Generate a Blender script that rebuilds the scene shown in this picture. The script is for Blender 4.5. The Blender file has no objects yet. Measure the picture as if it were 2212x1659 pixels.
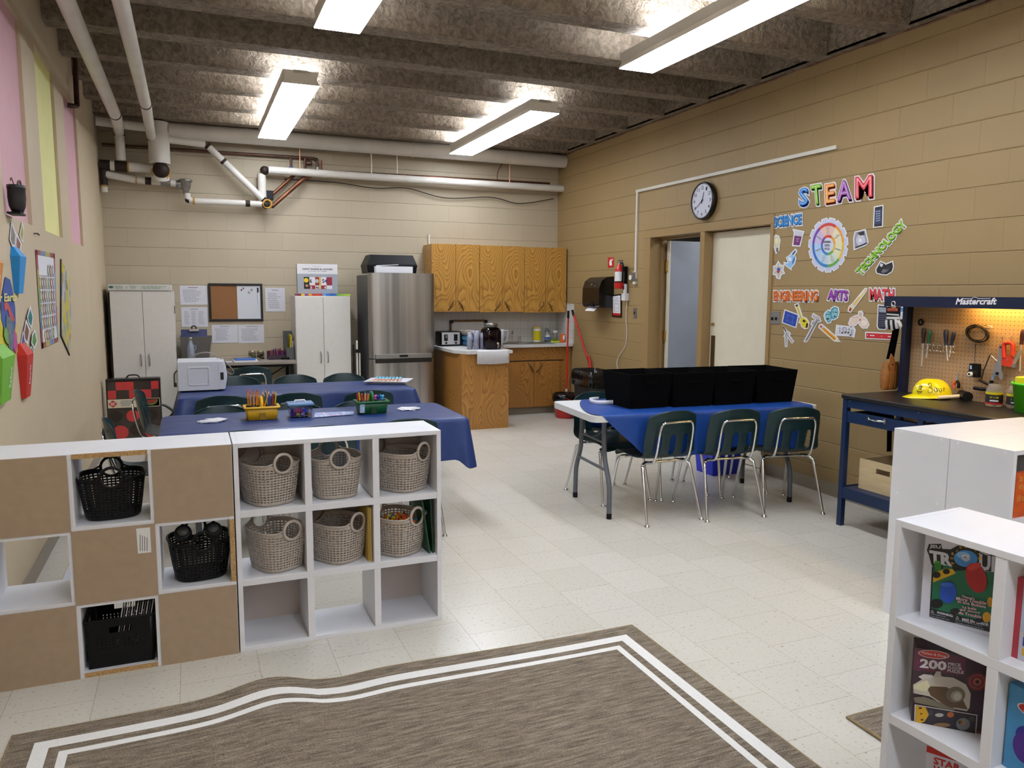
import bpy, bmesh, math, random
from mathutils import Vector, Matrix
random.seed(7)
S = bpy.context.scene
COL = S.collection
PI = math.pi
# ---------------------------------------------------------------- camera
F_PX, YAW, PIT, ROL, CAM_H = 1665.555, 0.393362, 0.118808, 0.005444, 1.56765
cy, sy, cp, sp, cr, sr = math.cos(YAW), math.sin(YAW), math.cos(PIT), math.sin(PIT), math.cos(ROL), math.sin(ROL)
FWD = Vector((sy*cp, cy*cp, -sp)); R0 = Vector((cy, -sy, 0)); U0 = R0.cross(FWD)
RGT = cr*R0 + sr*U0; UPV = -sr*R0 + cr*U0
cam_d = bpy.data.cameras.new('camera'); cam = bpy.data.objects.new('camera', cam_d); COL.objects.link(cam)
cam_d.sensor_width = 36; cam_d.lens = F_PX/2212*36; cam_d.clip_start = .05
M3 = Matrix((RGT, UPV, -FWD)).transposed()
cam.matrix_world = Matrix.Translation((0, 0, CAM_H)) @ M3.to_4x4()
S.camera = cam
# ---------------------------------------------------------------- world, exposure
w = bpy.data.worlds.new('world'); S.world = w; w.use_nodes = True
w.node_tree.nodes['Background'].inputs[0].default_value = (1, .95, .88, 1)
w.node_tree.nodes['Background'].inputs[1].default_value = .05
S.view_settings.view_transform = 'Standard'; S.view_settings.look = 'None'; S.view_settings.gamma = 1
S.view_settings.use_curve_mapping = False
S.view_settings.exposure = -0.12
LAMP = 24.0          # emission of the fluorescent lenses
UPL = 75.0           # emission of their open tops
HOODL = 75.0
S.cycles.max_bounces = 6; S.cycles.diffuse_bounces = 4; S.cycles.glossy_bounces = 3
S.cycles.transmission_bounces = 5; S.cycles.transparent_max_bounces = 6
S.cycles.use_denoising = True; S.cycles.sample_clamp_indirect = 6
# ---------------------------------------------------------------- room numbers (metres)
WR, WB, WL, WN = 4.575, 9.464, -.84, -4.5
ZB, ZV = 3.35, 3.68           # rib bottoms, void tops
def ray(u, v): return FWD*F_PX + RGT*(u-1106) - UPV*(v-829.5)
def at(u, v, x=None, y=None, z=None):      # point of a real plane that a line of sight meets
    d = ray(u, v)
    t = x/d.x if x is not None else y/d.y if y is not None else (z-CAM_H)/d.z
    return Vector((0, 0, CAM_H)) + d*t
# ---------------------------------------------------------------- materials
MATS = {}
def C4(c): return (c[0], c[1], c[2], 1)
def hexc(h):
    h = h.lstrip('#'); v = [int(h[i:i+2], 16)/255 for i in (0, 2, 4)]
    return tuple(x/12.92 if x <= .04045 else ((x+.055)/1.055)**2.4 for x in v)
def mat(name, c=(.5,.5,.5), rough=.5, metal=0, var=.06, scale=30, bump=0, emit=0, alpha=1, trans=0, coat=0, ior=1.45, stretch=(1,1,1), spec=None):
    if name in MATS: return MATS[name]
    if isinstance(c, str): c = hexc(c)
    m = bpy.data.materials.new(name); m.use_nodes = True; MATS[name] = m
    nt = m.node_tree; b = nt.nodes['Principled BSDF']
    b.inputs['Roughness'].default_value = rough; b.inputs['Metallic'].default_value = metal
    b.inputs['Base Color'].default_value = C4(c)
    if spec is not None: b.inputs['Specular IOR Level'].default_value = spec
    if trans: b.inputs['Transmission Weight'].default_value = trans; b.inputs['IOR'].default_value = ior
    if coat: b.inputs['Coat Weight'].default_value = coat; b.inputs['Coat Roughness'].default_value = .1
    if alpha < 1: b.inputs['Alpha'].default_value = alpha
    if emit:
        b.inputs['Emission Color'].default_value = C4(c); b.inputs['Emission Strength'].default_value = emit
    if var or bump:
        tc = nt.nodes.new('ShaderNodeTexCoord'); mp = nt.nodes.new('ShaderNodeMapping'); mp.inputs['Scale'].default_value = stretch
        nt.links.new(tc.outputs['Object'], mp.inputs[0])
        n = nt.nodes.new('ShaderNodeTexNoise'); n.inputs['Scale'].default_value = scale; n.inputs['Detail'].default_value = 4
        nt.links.new(mp.outputs[0], n.inputs['Vector'])
        if var:
            r = nt.nodes.new('ShaderNodeValToRGB'); r.color_ramp.elements[0].position = .3; r.color_ramp.elements[1].position = .7
            r.color_ramp.elements[0].color = C4([max(0, x*(1-var)) for x in c]); r.color_ramp.elements[1].color = C4([min(1, x*(1+var)) for x in c])
            nt.links.new(n.outputs['Fac'], r.inputs[0]); nt.links.new(r.outputs[0], b.inputs['Base Color'])
        if bump:
            bp = nt.nodes.new('ShaderNodeBump'); bp.inputs['Strength'].default_value = bump; bp.inputs['Distance'].default_value = .01
            nt.links.new(n.outputs['Fac'], bp.inputs['Height']); nt.links.new(bp.outputs[0], b.inputs['Normal'])
    return m
def nodes(m): return m.node_tree, m.node_tree.nodes['Principled BSDF'], m.node_tree.nodes.new, m.node_tree.links.new
def block_wall(name, c, axis, joint=1.0, vj=True):
    m = mat(name, c, rough=.55, var=0); nt, b, N, L = nodes(m)
    g = N('ShaderNodeNewGeometry'); s = N('ShaderNodeSeparateXYZ'); L(g.outputs['Position'], s.inputs[0])
    cb = N('ShaderNodeCombineXYZ'); L(s.outputs['X' if axis == 'x' else 'Y'], cb.inputs[0]); L(s.outputs['Z'], cb.inputs[1])
    br = N('ShaderNodeTexBrick'); br.offset = .5; br.inputs['Scale'].default_value = 1; br.inputs['Mortar Size'].default_value = .0055
    br.inputs['Mortar Smooth'].default_value = .8
    br.inputs['Brick Width'].default_value = .4064; br.inputs['Row Height'].default_value = .2032; L(cb.outputs[0], br.inputs['Vector'])
    c = hexc(c) if isinstance(c, str) else c
    br.inputs['Color1'].default_value = C4(c); br.inputs['Color2'].default_value = C4([x*.97 for x in c]); br.inputs['Mortar'].default_value = C4([x*.95 for x in c])
    n = N('ShaderNodeTexNoise'); n.inputs['Scale'].default_value = 70; n.inputs['Detail'].default_value = 5; L(g.outputs['Position'], n.inputs['Vector'])
    n2 = N('ShaderNodeTexNoise'); n2.inputs['Scale'].default_value = 1.3; L(g.outputs['Position'], n2.inputs['Vector'])
    mx = N('ShaderNodeMix'); mx.data_type = 'RGBA'; mx.blend_type = 'MULTIPLY'; mx.inputs[0].default_value = .14
    L(br.outputs['Color'], mx.inputs[6]); L(n2.outputs['Fac'], mx.inputs[7]); L(mx.outputs[2], b.inputs['Base Color'])
    hz = N('ShaderNodeMath'); hz.operation = 'DIVIDE'; hz.inputs[1].default_value = .2032; L(s.outputs['Z'], hz.inputs[0])
    pp = N('ShaderNodeMath'); pp.operation = 'PINGPONG'; pp.inputs[1].default_value = .5; L(hz.outputs[0], pp.inputs[0])
    mrg = N('ShaderNodeMapRange'); mrg.inputs[1].default_value = .0; mrg.inputs[2].default_value = .022; L(pp.outputs[0], mrg.inputs[0])
    b0 = N('ShaderNodeBump'); b0.inputs['Strength'].default_value = .5*joint; b0.inputs['Distance'].default_value = .007; L(mrg.outputs[0], b0.inputs['Height'])
    b1 = N('ShaderNodeBump'); b1.invert = True; b1.inputs['Strength'].default_value = .3*joint; b1.inputs['Distance'].default_value = .005; L(br.outputs['Fac'], b1.inputs['Height']); L(b0.outputs[0], b1.inputs['Normal'])
    b2 = N('ShaderNodeBump'); b2.inputs['Strength'].default_value = .25; b2.inputs['Distance'].default_value = .002; L(n.outputs['Fac'], b2.inputs['Height'])
    L(b1.outputs[0], b2.inputs['Normal']); L(b2.outputs[0], b.inputs['Normal'])
    return m
def wood(name, ca, cb_, scale=1.0, rough=.35, seed=0.0):   # rotary-cut plywood: contour rings of a stretched noise
    if name in MATS: return MATS[name]
    m = mat(name, ca, rough=rough, var=0); nt, b, N, L = nodes(m)
    tc = N('ShaderNodeTexCoord'); mp = N('ShaderNodeMapping'); mp.inputs['Scale'].default_value = (1*scale, 1*scale, .38*scale); mp.inputs['Location'].default_value = (seed, seed, seed)
    L(tc.outputs['Object'], mp.inputs[0])
    n = N('ShaderNodeTexNoise'); n.inputs['Scale'].default_value = 2.6; n.inputs['Detail'].default_value = 1.5; n.inputs['Distortion'].default_value = .3; L(mp.outputs[0], n.inputs['Vector'])
    mu = N('ShaderNodeMath'); mu.operation = 'MULTIPLY'; mu.inputs[1].default_value = 34; L(n.outputs['Fac'], mu.inputs[0])
    fr = N('ShaderNodeMath'); fr.operation = 'FRACT'; L(mu.outputs[0], fr.inputs[0])
    rp = N('ShaderNodeValToRGB'); e = rp.color_ramp.elements
    ca = hexc(ca) if isinstance(ca, str) else ca; cb_ = hexc(cb_) if isinstance(cb_, str) else cb_
    e[0].position = 0; e[0].color = C4(ca); e[1].position = 1; e[1].color = C4(ca)
    k = e.new(.62); k.color = C4([.5*a+.5*d for a, d in zip(ca, cb_)]); k = e.new(.86); k.color = C4(cb_)
    L(fr.outputs[0], rp.inputs[0])
    f = N('ShaderNodeTexNoise'); f.inputs['Scale'].default_value = 60; mp2 = N('ShaderNodeMapping'); mp2.inputs['Scale'].default_value = (1, 1, .04); L(tc.outputs['Object'], mp2.inputs[0]); L(mp2.outputs[0], f.inputs['Vector'])
    mx = N('ShaderNodeMix'); mx.data_type = 'RGBA'; mx.blend_type = 'MULTIPLY'; mx.inputs[0].default_value = .35
    L(rp.outputs[0], mx.inputs[6]); L(f.outputs['Fac'], mx.inputs[7]); L(mx.outputs[2], b.inputs['Base Color'])
    return m
# ---------------------------------------------------------------- mesh builder
def frame(p0, p1):
    z = (p1-p0).normalized(); a = Vector((0, 0, 1)) if abs(z.z) < .9 else Vector((1, 0, 0))
    x = a.cross(z).normalized(); return x, z.cross(x), z
def spline(pts, n=6):
    P = [Vector(p) for p in pts]; o = []
    for i in range(len(P)-1):
        a, b, c, d = P[max(i-1, 0)], P[i], P[i+1], P[min(i+2, len(P)-1)]
        for k in range(n):
            t = k/n; o.append(.5*((2*b) + (c-a)*t + (2*a-5*b+4*c-d)*t*t + (3*b-a-3*c+d)*t**3))
    o.append(P[-1]); return o
class MB:
    def __init__(s): s.v, s.f, s.mi, s.sm, s.mats = [], [], [], [], []; s.X = None
    def m(s, mt):
        if mt not in s.mats: s.mats.append(mt)
        return s.mats.index(mt)
    def add(s, V, Fc, mt, smooth=False):
        o = len(s.v); i = s.m(mt)
        V = [Vector(q) for q in V]
        if s.X is not None: V = [s.X @ q for q in V]
        s.v += V; s.f += [tuple(a+o for a in f) for f in Fc]; s.mi += [i]*len(Fc); s.sm += [smooth]*len(Fc); return s
    def box(s, a, b, mt):
        x0, y0, z0 = [min(p, q) for p, q in zip(a, b)]; x1, y1, z1 = [max(p, q) for p, q in zip(a, b)]
        return s.add([(x0,y0,z0),(x1,y0,z0),(x1,y1,z0),(x0,y1,z0),(x0,y0,z1),(x1,y0,z1),(x1,y1,z1),(x0,y1,z1)],
                     [(0,3,2,1),(4,5,6,7),(0,1,5,4),(1,2,6,5),(2,3,7,6),(3,0,4,7)], mt)
    def hexa(s, P, mt):      # 8 points, bottom ring then top ring
        return s.add(P, [(0,3,2,1),(4,5,6,7),(0,1,5,4),(1,2,6,5),(2,3,7,6),(3,0,4,7)], mt)
    def cyl(s, p0, p1, r, mt, r1=None, n=16, caps=True, smooth=True):
        p0, p1 = Vector(p0), Vector(p1); r1 = r if r1 is None else r1; x, y, z = frame(p0, p1)
        A = [p0 + (x*math.cos(a)+y*math.sin(a))*r for a in [2*PI*i/n for i in range(n)]]
        B = [p1 + (x*math.cos(a)+y*math.sin(a))*r1 for a in [2*PI*i/n for i in range(n)]]
        s.add(A+B, [(i, (i+1) % n, n+(i+1) % n, n+i) for i in range(n)], mt, smooth)
        if caps: s.add(A, [tuple(range(n))[::-1]], mt); s.add(B, [tuple(range(n))], mt)
        return s
    def tube(s, pts, r, mt, n=8, closed=False, caps=True):
        P = [Vector(p) for p in pts]; k = len(P); V = []; px = None
        for i, p in enumerate(P):
            t = (P[(i+1) % k]-P[(i-1) % k]) if closed else (P[min(i+1, k-1)]-P[max(i-1, 0)])
            t = t.normalized() if t.length > 1e-9 else Vector((0, 0, 1))
            if px is None: px = frame(Vector((0,0,0)), t)[0]
            px = (px - t*px.dot(t)); px = px.normalized() if px.length > 1e-6 else frame(Vector((0,0,0)), t)[0]
            py = t.cross(px); rr = r[i] if isinstance(r, (list, tuple)) else r
            V += [p + (px*math.cos(2*PI*j/n)+py*math.sin(2*PI*j/n))*rr for j in range(n)]
        Fc = []
        for i in range(k if closed else k-1):
            a, b = i*n, ((i+1) % k)*n
            Fc += [(a+j, a+(j+1) % n, b+(j+1) % n, b+j) for j in range(n)]
        s.add(V, Fc, mt, True)
        if caps and not closed: s.add(V[:n], [tuple(range(n))[::-1]], mt); s.add(V[-n:], [tuple(range(n))], mt)
        return s
    def lathe(s, prof, mt, c=(0,0,0), n=24, smooth=True, sx=1, sy=1):   # prof [(r,z)]
        c = Vector(c); V = []
        for r, z in prof: V += [c+Vector((r*sx*math.cos(2*PI*j/n), r*sy*math.sin(2*PI*j/n), z)) for j in range(n)]
        return s.add(V, [(i*n+j, i*n+(j+1) % n, (i+1)*n+(j+1) % n, (i+1)*n+j) for i in range(len(prof)-1) for j in range(n)], mt, smooth)
    def ell(s, c, r, mt, n=12):
        c = Vector(c); prof = [(math.sin(PI*i/n), -math.cos(PI*i/n)) for i in range(n+1)]; k = n*2; V = []
        for a, z in prof: V += [c+Vector((r[0]*a*math.cos(2*PI*j/k), r[1]*a*math.sin(2*PI*j/k), r[2]*z)) for j in range(k)]
        return s.add(V, [(i*k+j, i*k+(j+1) % k, (i+1)*k+(j+1) % k, (i+1)*k+j) for i in range(n) for j in range(k)], mt, True)
    def slab(s, pts, off, mt, mside=None):  # planar polygon thickened by vector off
        P = [Vector(p) for p in pts]; n = len(P); Q = [p+Vector(off) for p in P]
        s.add(P, [tuple(range(n))], mt); s.add(Q, [tuple(range(n))[::-1]], mt)
        return s.add(P+Q, [(i, (i+1) % n, n+(i+1) % n, n+i) for i in range(n)], mside or mt)
    def grid(s, rows, mt, smooth=True, skip=None, closed=False):   # rows: list of equal point lists
        n = len(rows[0]); V = [p for r in rows for p in r]; Fc = []
        for i in range(len(rows)-1):
            for j in range(n if closed else n-1):
                if skip and skip(i, j): continue
                Fc.append((i*n+j, i*n+(j+1) % n, (i+1)*n+(j+1) % n, (i+1)*n+j))
        return s.add(V, Fc, mt, smooth)
    def build(s, name, parent=None, loc=None, bevel=0, solid=0, sub=0, seg=2, solid_off=-1, angle=None):
        me = bpy.data.meshes.new(name)
        V = s.v
        if parent is not None:
            r = parent
            while r.parent: r = r.parent
            if r.name not in LOCAL: V = [q - r.location for q in V]
            o_loc = (0, 0, 0)
        elif loc is not None: o_loc = loc
        else:
            xs = [q.x for q in V]; ys = [q.y for q in V]; zs = [q.z for q in V]
            o_loc = Vector(((min(xs)+max(xs))/2, (min(ys)+max(ys))/2, min(zs))); V = [q-o_loc for q in V]
        me.from_pydata([tuple(q) for q in V], [], s.f)
        for k in s.mats: me.materials.append(k)
        me.polygons.foreach_set('material_index', s.mi); me.polygons.foreach_set('use_smooth', s.sm)
        bm = bmesh.new(); bm.from_mesh(me)
        bmesh.ops.remove_doubles(bm, verts=bm.verts, dist=1e-5) if sub or solid else None
        bmesh.ops.recalc_face_normals(bm, faces=bm.faces); bm.to_mesh(me); bm.free(); me.update()
        o = bpy.data.objects.new(name, me); COL.objects.link(o); o.location = o_loc
        if parent is not None: o.parent = parent
        if solid: md = o.modifiers.new('solid', 'SOLIDIFY'); md.thickness = solid; md.offset = solid_off
        if sub: md = o.modifiers.new('sub', 'SUBSURF'); md.levels = sub; md.render_levels = sub
        if bevel: md = o.modifiers.new('bevel', 'BEVEL'); md.width = bevel; md.segments = seg; md.limit_method = 'ANGLE'; md.angle_limit = .6
        return o
def thing(name, label, cat, loc=(0,0,0), rotz=0, group=None, local=False):
    o = bpy.data.objects.new(name, None); COL.objects.link(o); o.empty_display_size = .1
    o.location = loc; o.rotation_euler = (0, 0, rotz); o['label'] = label; o['category'] = cat
    if group: o['group'] = group
    if local or rotz: LOCAL.add(o.name)
    return o
LOCAL = set()
_get = None
def tag(o, label, cat, group=None, kind=None):
    o['label'] = label; o['category'] = cat
    if group: o['group'] = group
    if kind: o['kind'] = kind
    return o
def struct(o): o['kind'] = 'structure'; return o
def dup(root, loc, rotz, label=None, group=None):
    r = root.copy(); COL.objects.link(r); r.location = loc; r.rotation_euler = (root.rotation_euler.x, root.rotation_euler.y, rotz)
    if label: r['label'] = label
    if group: r['group'] = group
    for ch in list(root.children):
        c = ch.copy(); COL.objects.link(c); c.parent = r
        for g in list(ch.children):
            d = g.copy(); COL.objects.link(d); d.parent = c
    return r
# ---------------------------------------------------------------- flat artwork and lettering on a real plane
class Plane:           # a point and a normal towards the room; pixels or (u,v) metres are laid onto it
    def __init__(s, o, n, right):
        s.o, s.n, s.r = Vector(o), Vector(n).normalized(), Vector(right).normalized(); s.u = s.n.cross(s.r)
    def px(s, u, v, off=0):
        d = ray(u, v); c = Vector((0, 0, CAM_H)); o = s.o + s.n*off; t = (o-c).dot(s.n)/d.dot(s.n); return c+d*t
    def uv(s, a, b, off=0): return s.o + s.r*a + s.u*b + s.n*off
_txt = {}
def text_geo(word, offset=0.0, shear=0.0):
    k = (word, offset, shear)
    if k in _txt: return _txt[k]
    cu = bpy.data.curves.new('t', 'FONT'); cu.body = word; cu.offset = offset; cu.resolution_u = 2; cu.shear = shear
    ob = bpy.data.objects.new('t', cu); COL.objects.link(ob)
    bpy.context.view_layer.update(); dg = bpy.context.evaluated_depsgraph_get()
    me = ob.evaluated_get(dg).to_mesh()
    V = [tuple(q.co[:2]) for q in me.vertices]; Fc = [tuple(p.vertices) for p in me.polygons]
    bpy.data.objects.remove(ob); bpy.data.curves.remove(cu)
    _txt[k] = (V, Fc); return _txt[k]
def word(mb, w, BL, BR, TL, mt, n, off=0, bold=0.02, shear=0, ref=None, warp=None):
    """lettering whose bounding box fills the parallelogram BL, BR, TL (world points); off lifts along n"""
    V, Fc = text_geo(w, bold, shear); Vr = text_geo(w, ref if ref is not None else bold, shear)[0]
    if not V: return
    x0, x1 = min(a for a, b in Vr), max(a for a, b in Vr); y0, y1 = min(b for a, b in Vr), max(b for a, b in Vr)
    BL, BR, TL = Vector(BL), Vector(BR), Vector(TL); n = Vector(n); P = []
    for a, b in V:
        s_, t_ = (a-x0)/(x1-x0), (b-y0)/(y1-y0)
        if warp: s_, t_ = warp(s_, t_)
        P.append(BL + (BR-BL)*s_ + (TL-BL)*t_ + n*off)
    mb.add(P, Fc, mt)
def lines(mb, pl, a0, a1, b0, b1, rows, mt, off, fill=.5, seed=1):     # rows of small print
    rg = random.Random(seed); h = (b1-b0)/rows
    for i in range(rows):
        x = a0 + rg.random()*.1*(a1-a0); e = a1 - rg.random()*.35*(a1-a0); y = b1-(i+.5)*h
        while x < e:
            l = min(e-x, (.04+.1*rg.random())*(a1-a0)); q = h*fill/2
            mb.add([pl.uv(x, y-q, off), pl.uv(x+l, y-q, off), pl.uv(x+l, y+q, off), pl.uv(x, y+q, off)], [(0,1,2,3)], mt); x += l*1.25
# ================================================================ THE SETTING
M_back = block_wall('painted_block_light', '#b8aa92', 'x')
M_right = block_wall('painted_block_tan', '#998056', 'y')
M_left = mat('painted_plaster', '#c2b195', rough=.6, var=.03, scale=3, bump=.08)
# vinyl tile floor
M_floor = mat('vinyl_tile', '#c9c1b1', rough=.22, var=0); nt, b, N, L = nodes(M_floor)
g = N('ShaderNodeNewGeometry'); mp = N('ShaderNodeMapping'); mp.inputs['Location'].default_value = (.0, .1, 0); L(g.outputs['Position'], mp.inputs[0])
br = N('ShaderNodeTexBrick'); br.offset = .5; br.inputs['Scale'].default_value = 1; br.inputs['Mortar Size'].default_value = .0011; br.inputs['Brick Width'].default_value = .3048; br.inputs['Row Height'].default_value = .3048
mp.inputs['Rotation'].default_value = (0, 0, PI/2); L(mp.outputs[0], br.inputs['Vector'])
br.inputs['Color1'].default_value = C4(hexc('#cfcabf')); br.inputs['Color2'].default_value = C4(hexc('#c9c4b8')); br.inputs['Mortar'].default_value = C4(hexc('#a59a86'))
n1 = N('ShaderNodeTexNoise'); n1.inputs['Scale'].default_value = 64; n1.inputs['Detail'].default_value = 6; n1.inputs['Roughness'].default_value = .7; L(g.outputs['Position'], n1.inputs['Vector'])
r1 = N('ShaderNodeValToRGB'); r1.color_ramp.elements[0].position = .32; r1.color_ramp.elements[0].color = (.42,.36,.28,1); r1.color_ramp.elements[1].position = .43; r1.color_ramp.elements[1].color = (1,1,1,1)
L(n1.outputs['Fac'], r1.inputs[0]); mx = N('ShaderNodeMix'); mx.data_type = 'RGBA'; mx.blend_type = 'MULTIPLY'; mx.inputs[0].default_value = .8
L(br.outputs['Color'], mx.inputs[6]); L(r1.outputs[0], mx.inputs[7])
n3 = N('ShaderNodeTexNoise'); n3.inputs['Scale'].default_value = 9; n3.inputs['Detail'].default_value = 3; L(g.outputs['Position'], n3.inputs['Vector'])
mx2 = N('ShaderNodeMix'); mx2.data_type = 'RGBA'; mx2.blend_type = 'MULTIPLY'; mx2.inputs[0].default_value = .0; L(mx.outputs[2], mx2.inputs[6]); L(n3.outputs['Fac'], mx2.inputs[7]); L(mx2.outputs[2], b.inputs['Base Color'])
n2 = N('ShaderNodeTexNoise'); n2.inputs['Scale'].default_value = 3; L(g.outputs['Position'], n2.inputs['Vector'])
b.inputs['Roughness'].default_value = .24
bp = N('ShaderNodeBump'); bp.inputs['Strength'].default_value = .05; bp.inputs['Distance'].default_value = .004; L(n2.outputs['Fac'], bp.inputs['Height']); pass
# sprayed concrete
M_ceil = mat('sprayed_concrete', '#776a5c', rough=.8, var=0); nt, b, N, L = nodes(M_ceil)
g = N('ShaderNodeNewGeometry'); n1 = N('ShaderNodeTexNoise'); n1.inputs['Scale'].default_value = 24; n1.inputs['Detail'].default_value = 4; n1.inputs['Roughness'].default_value = .6; n1.inputs['Distortion'].default_value = .6; L(g.outputs['Position'], n1.inputs['Vector'])
bp = N('ShaderNodeBump'); bp.inputs['Strength'].default_value = 1; bp.inputs['Distance'].default_value = .028; L(n1.outputs['Fac'], bp.inputs['Height']); L(bp.outputs[0], b.inputs['Normal'])
r1 = N('ShaderNodeValToRGB'); r1.color_ramp.elements[0].position = .35; r1.color_ramp.elements[1].position = .65
r1.color_ramp.elements[0].color = C4(hexc('#6e6152')); r1.color_ramp.elements[1].color = C4(hexc('#978978')); L(n1.outputs['Fac'], r1.inputs[0]); L(r1.outputs[0], b.inputs['Base Color'])

struct(MB().box((WL-.3, WN-.2, -.1), (WR+.2, WB+.2, 0), M_floor).build('floor'))
struct(MB().box((WL-.3, WB, 0), (WR+.2, WB+.2, 3.9), M_back).build('wall_back'))
struct(MB().box((WL-.3, WN-.2, 0), (WR+.2, WN, 3.9), M_left).build('wall_rear'))
def wall_x(name, x0, x1, mt, holes, y0=WN, y1=WB, zt=3.9):     # wall in the YZ plane with rectangular openings
    mb = MB(); ys = sorted({y0, y1, *[h[0] for h in holes], *[h[1] for h in holes]})
    for a, b_ in zip(ys, ys[1:]):
        zs = [0]
        cut = [h for h in holes if h[0] <= a+1e-6 and h[1] >= b_-1e-6]
        z = 0
        for h in sorted(cut, key=lambda q: q[2]):
            if h[2] > z: mb.box((x0, a, z), (x1, b_, h[2]), mt)
            z = h[3]
        if z < zt: mb.box((x0, a, z), (x1, b_, zt), mt)
    return struct(mb.build(name))
WIN = [(4.59, 5.33, 1.94, 3.09), (5.77, 6.51, 1.94, 3.09), (6.96, 7.69, 1.94, 3.09)]
wall_x('wall_left', WL-.3, WL, M_left, WIN)
pink = mat('pink_paper', '#cfa3ab', rough=.7, var=.03, scale=8); yel = mat('yellow_paper', '#e6e29a', rough=.7, var=.03, scale=8)
for i, (a, b_, z0, z1) in enumerate(WIN):
    c = yel if i == 1 else pink
    o = struct(MB().box((WL-.04, a, z0), (WL-.02, b_, z1), c).build('window_%d' % (i+1)))
DO1, DO2, DT = (6.28, 7.16), (5.30, 6.21), 2.15
wall_x('wall_right', WR, WR+.2, M_right, [(5.26, 7.28, 0, DT+.08)])
# steel door frame, both bays
M_frame = mat('tan_enamel', '#937850', rough=.4, var=.03); M_cream = mat('cream_enamel', '#d3cab4', rough=.45, var=.03, scale=6)
M_grey = mat('grey_blue_enamel', '#8d94a0', rough=.5, var=.05, scale=5); M_brass = mat('brass', (.55,.38,.14), rough=.35, metal=1)
fr = MB()
for a, b_ in ((7.16, 7.279), (6.21, 6.28), (5.261, 5.30)): fr.box((WR-.014, a, 0), (WR+.2, b_, DT), M_frame)
fr.box((WR-.014, 5.261, DT+.0005), (WR+.2, 7.279, DT+.079), M_frame)
struct(fr.build('trim_1', bevel=.003))
st_ = MB()
for a, b_ in (DO1, DO2): st_.box((WR+.13, a+.001, 0), (WR+.16, a+.022, DT-.001), M_frame).box((WR+.13, b_-.022, 0), (WR+.16, b_-.001, DT-.001), M_frame).box((WR+.13, a+.022, DT-.022), (WR+.16, b_-.022, DT-.001), M_frame)
struct(st_.build('trim_5'))
d1 = struct(MB().box((WR+.20, 7.085, .01), (WR+1.08, 7.13, 2.12), M_grey).box((WR+.185, 7.084, .01), (WR+.2, 7.131, 2.12), M_cream).build('door_1'))
for z in (.35, 1.1, 1.85): MB().box((WR+.165, 7.12, z-.06), (WR+.185, 7.157, z+.06), M_brass).cyl((WR+.18, 7.115, z-.06), (WR+.18, 7.115, z+.06), .009, M_brass).build('hinge', d1)
d2 = struct(MB().box((WR+.085, 5.305, .01), (WR+.128, 6.205, 2.142), M_cream).build('door_2', bevel=.002))
MB().box((WR+.08, 6.12, .78), (WR+.0849, 6.18, 1.16), mat('worn_brass', (.16,.11,.05), rough=.5, metal=1)).build('push_plate', d2, bevel=.002)
MB().cyl((WR+.065, 6.15, 1.27), (WR+.085, 6.15, 1.27), .014, M_brass).build('lock', d2)
# hallway beyond the open door
M_hall = mat('hall_paint', '#6f6a62', rough=.6, var=.04, scale=3)
struct(MB().box((WR+.2, 4.6, -.1), (WR+2.4, 9.6, 0), mat('hall_floor', '#8d8577', rough=.3, var=.05)).build('floor_hallway'))
hw = MB().box((WR+2.4, 4.6, 0), (WR+2.5, 9.6, 2.8), M_hall).box((WR+.2, 9.6, 0), (WR+2.4, 9.7, 2.8), M_hall).box((WR+.2, 4.5, 0), (WR+2.4, 4.6, 2.8), M_hall)
struct(hw.build('wall_hallway')); struct(MB().box((WR+.2, 4.5, 2.8), (WR+2.5, 9.7, 2.9), M_hall).build('ceiling_hallway'))
la = bpy.data.lights.new('hall_fill', 'AREA'); la.energy = 45; la.size = .8; la.color = (.95,.97,1); lo = bpy.data.objects.new('hall_fill', la); COL.objects.link(lo); lo.location = (WR+1.4, 6.3, 2.75)  # unseen area light added to brighten the hallway and open door leaf
# ceiling with cast ribs
cb = MB(); P0, PT = 4.70, .7265; ks = range(-13, 8); XE = WR-.07
prof = []
for k in ks:
    y = P0+PT*k
    prof += [(y, ZB), (y+.17, ZB), (y+.23, ZV), (y+PT-.06, ZV)]
prof = [(max(WN, min(WB+.1, y)), z) for y, z in prof]
prof.append((WB+.1, ZB))
rows = []
for y, z in prof: rows.append([Vector((WL-.02, y, z)), Vector((XE, y, z))])
cb.grid(rows, M_ceil, smooth=False)
for i in range(0, len(prof)-4, 4):      # end faces of the voids
    q = prof[i+1:i+5]; cb.add([(XE, a, z) for a, z in q], [(0,1,2,3)], M_ceil); cb.add([(WL-.02, a, z) for a, z in q], [(3,2,1,0)], M_ceil)
cb.box((XE, WN, ZB), (WR+.1, WB+.1, ZB+.02), M_ceil); cb.box((WL-.3, WN-.1, 3.85), (WR+.2, WB+.1, 3.95), M_ceil)
struct(cb.build('ceiling'))
M_base = mat('vinyl_base', '#8c8272', rough=.4, var=.04)
bb = MB().box((WR-.006, WN, 0), (WR, 5.22, .1), M_base).box((WR-.006, 7.29, 0), (WR, 8.95, .1), M_base).box((WR-.018, WN, 0), (WR, 5.22, .008), M_base).box((WR-.018, 7.29, 0), (WR, 8.95, .008), M_base)
struct(bb.build('baseboard_right'))
struct(MB().box((WL, WN, 0), (WL+.006, WB, .1), M_base).build('baseboard_left'))
struct(MB().box((WL, WB-.006, 0), (2.7, WB, .1), M_base).build('baseboard_back'))
# crack of mortar where wall and ceiling meet on the right
M_caulk = mat('rough_mortar', '#6a4a3a', rough=.8, var=.5, scale=12)
struct(MB().tube([(WR-.005+random.uniform(-.002,.004), WN+.2*i, ZB-.006+random.uniform(-.008,.008)) for i in range(70)], .008, M_caulk, n=5).build('trim_2'))

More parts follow.
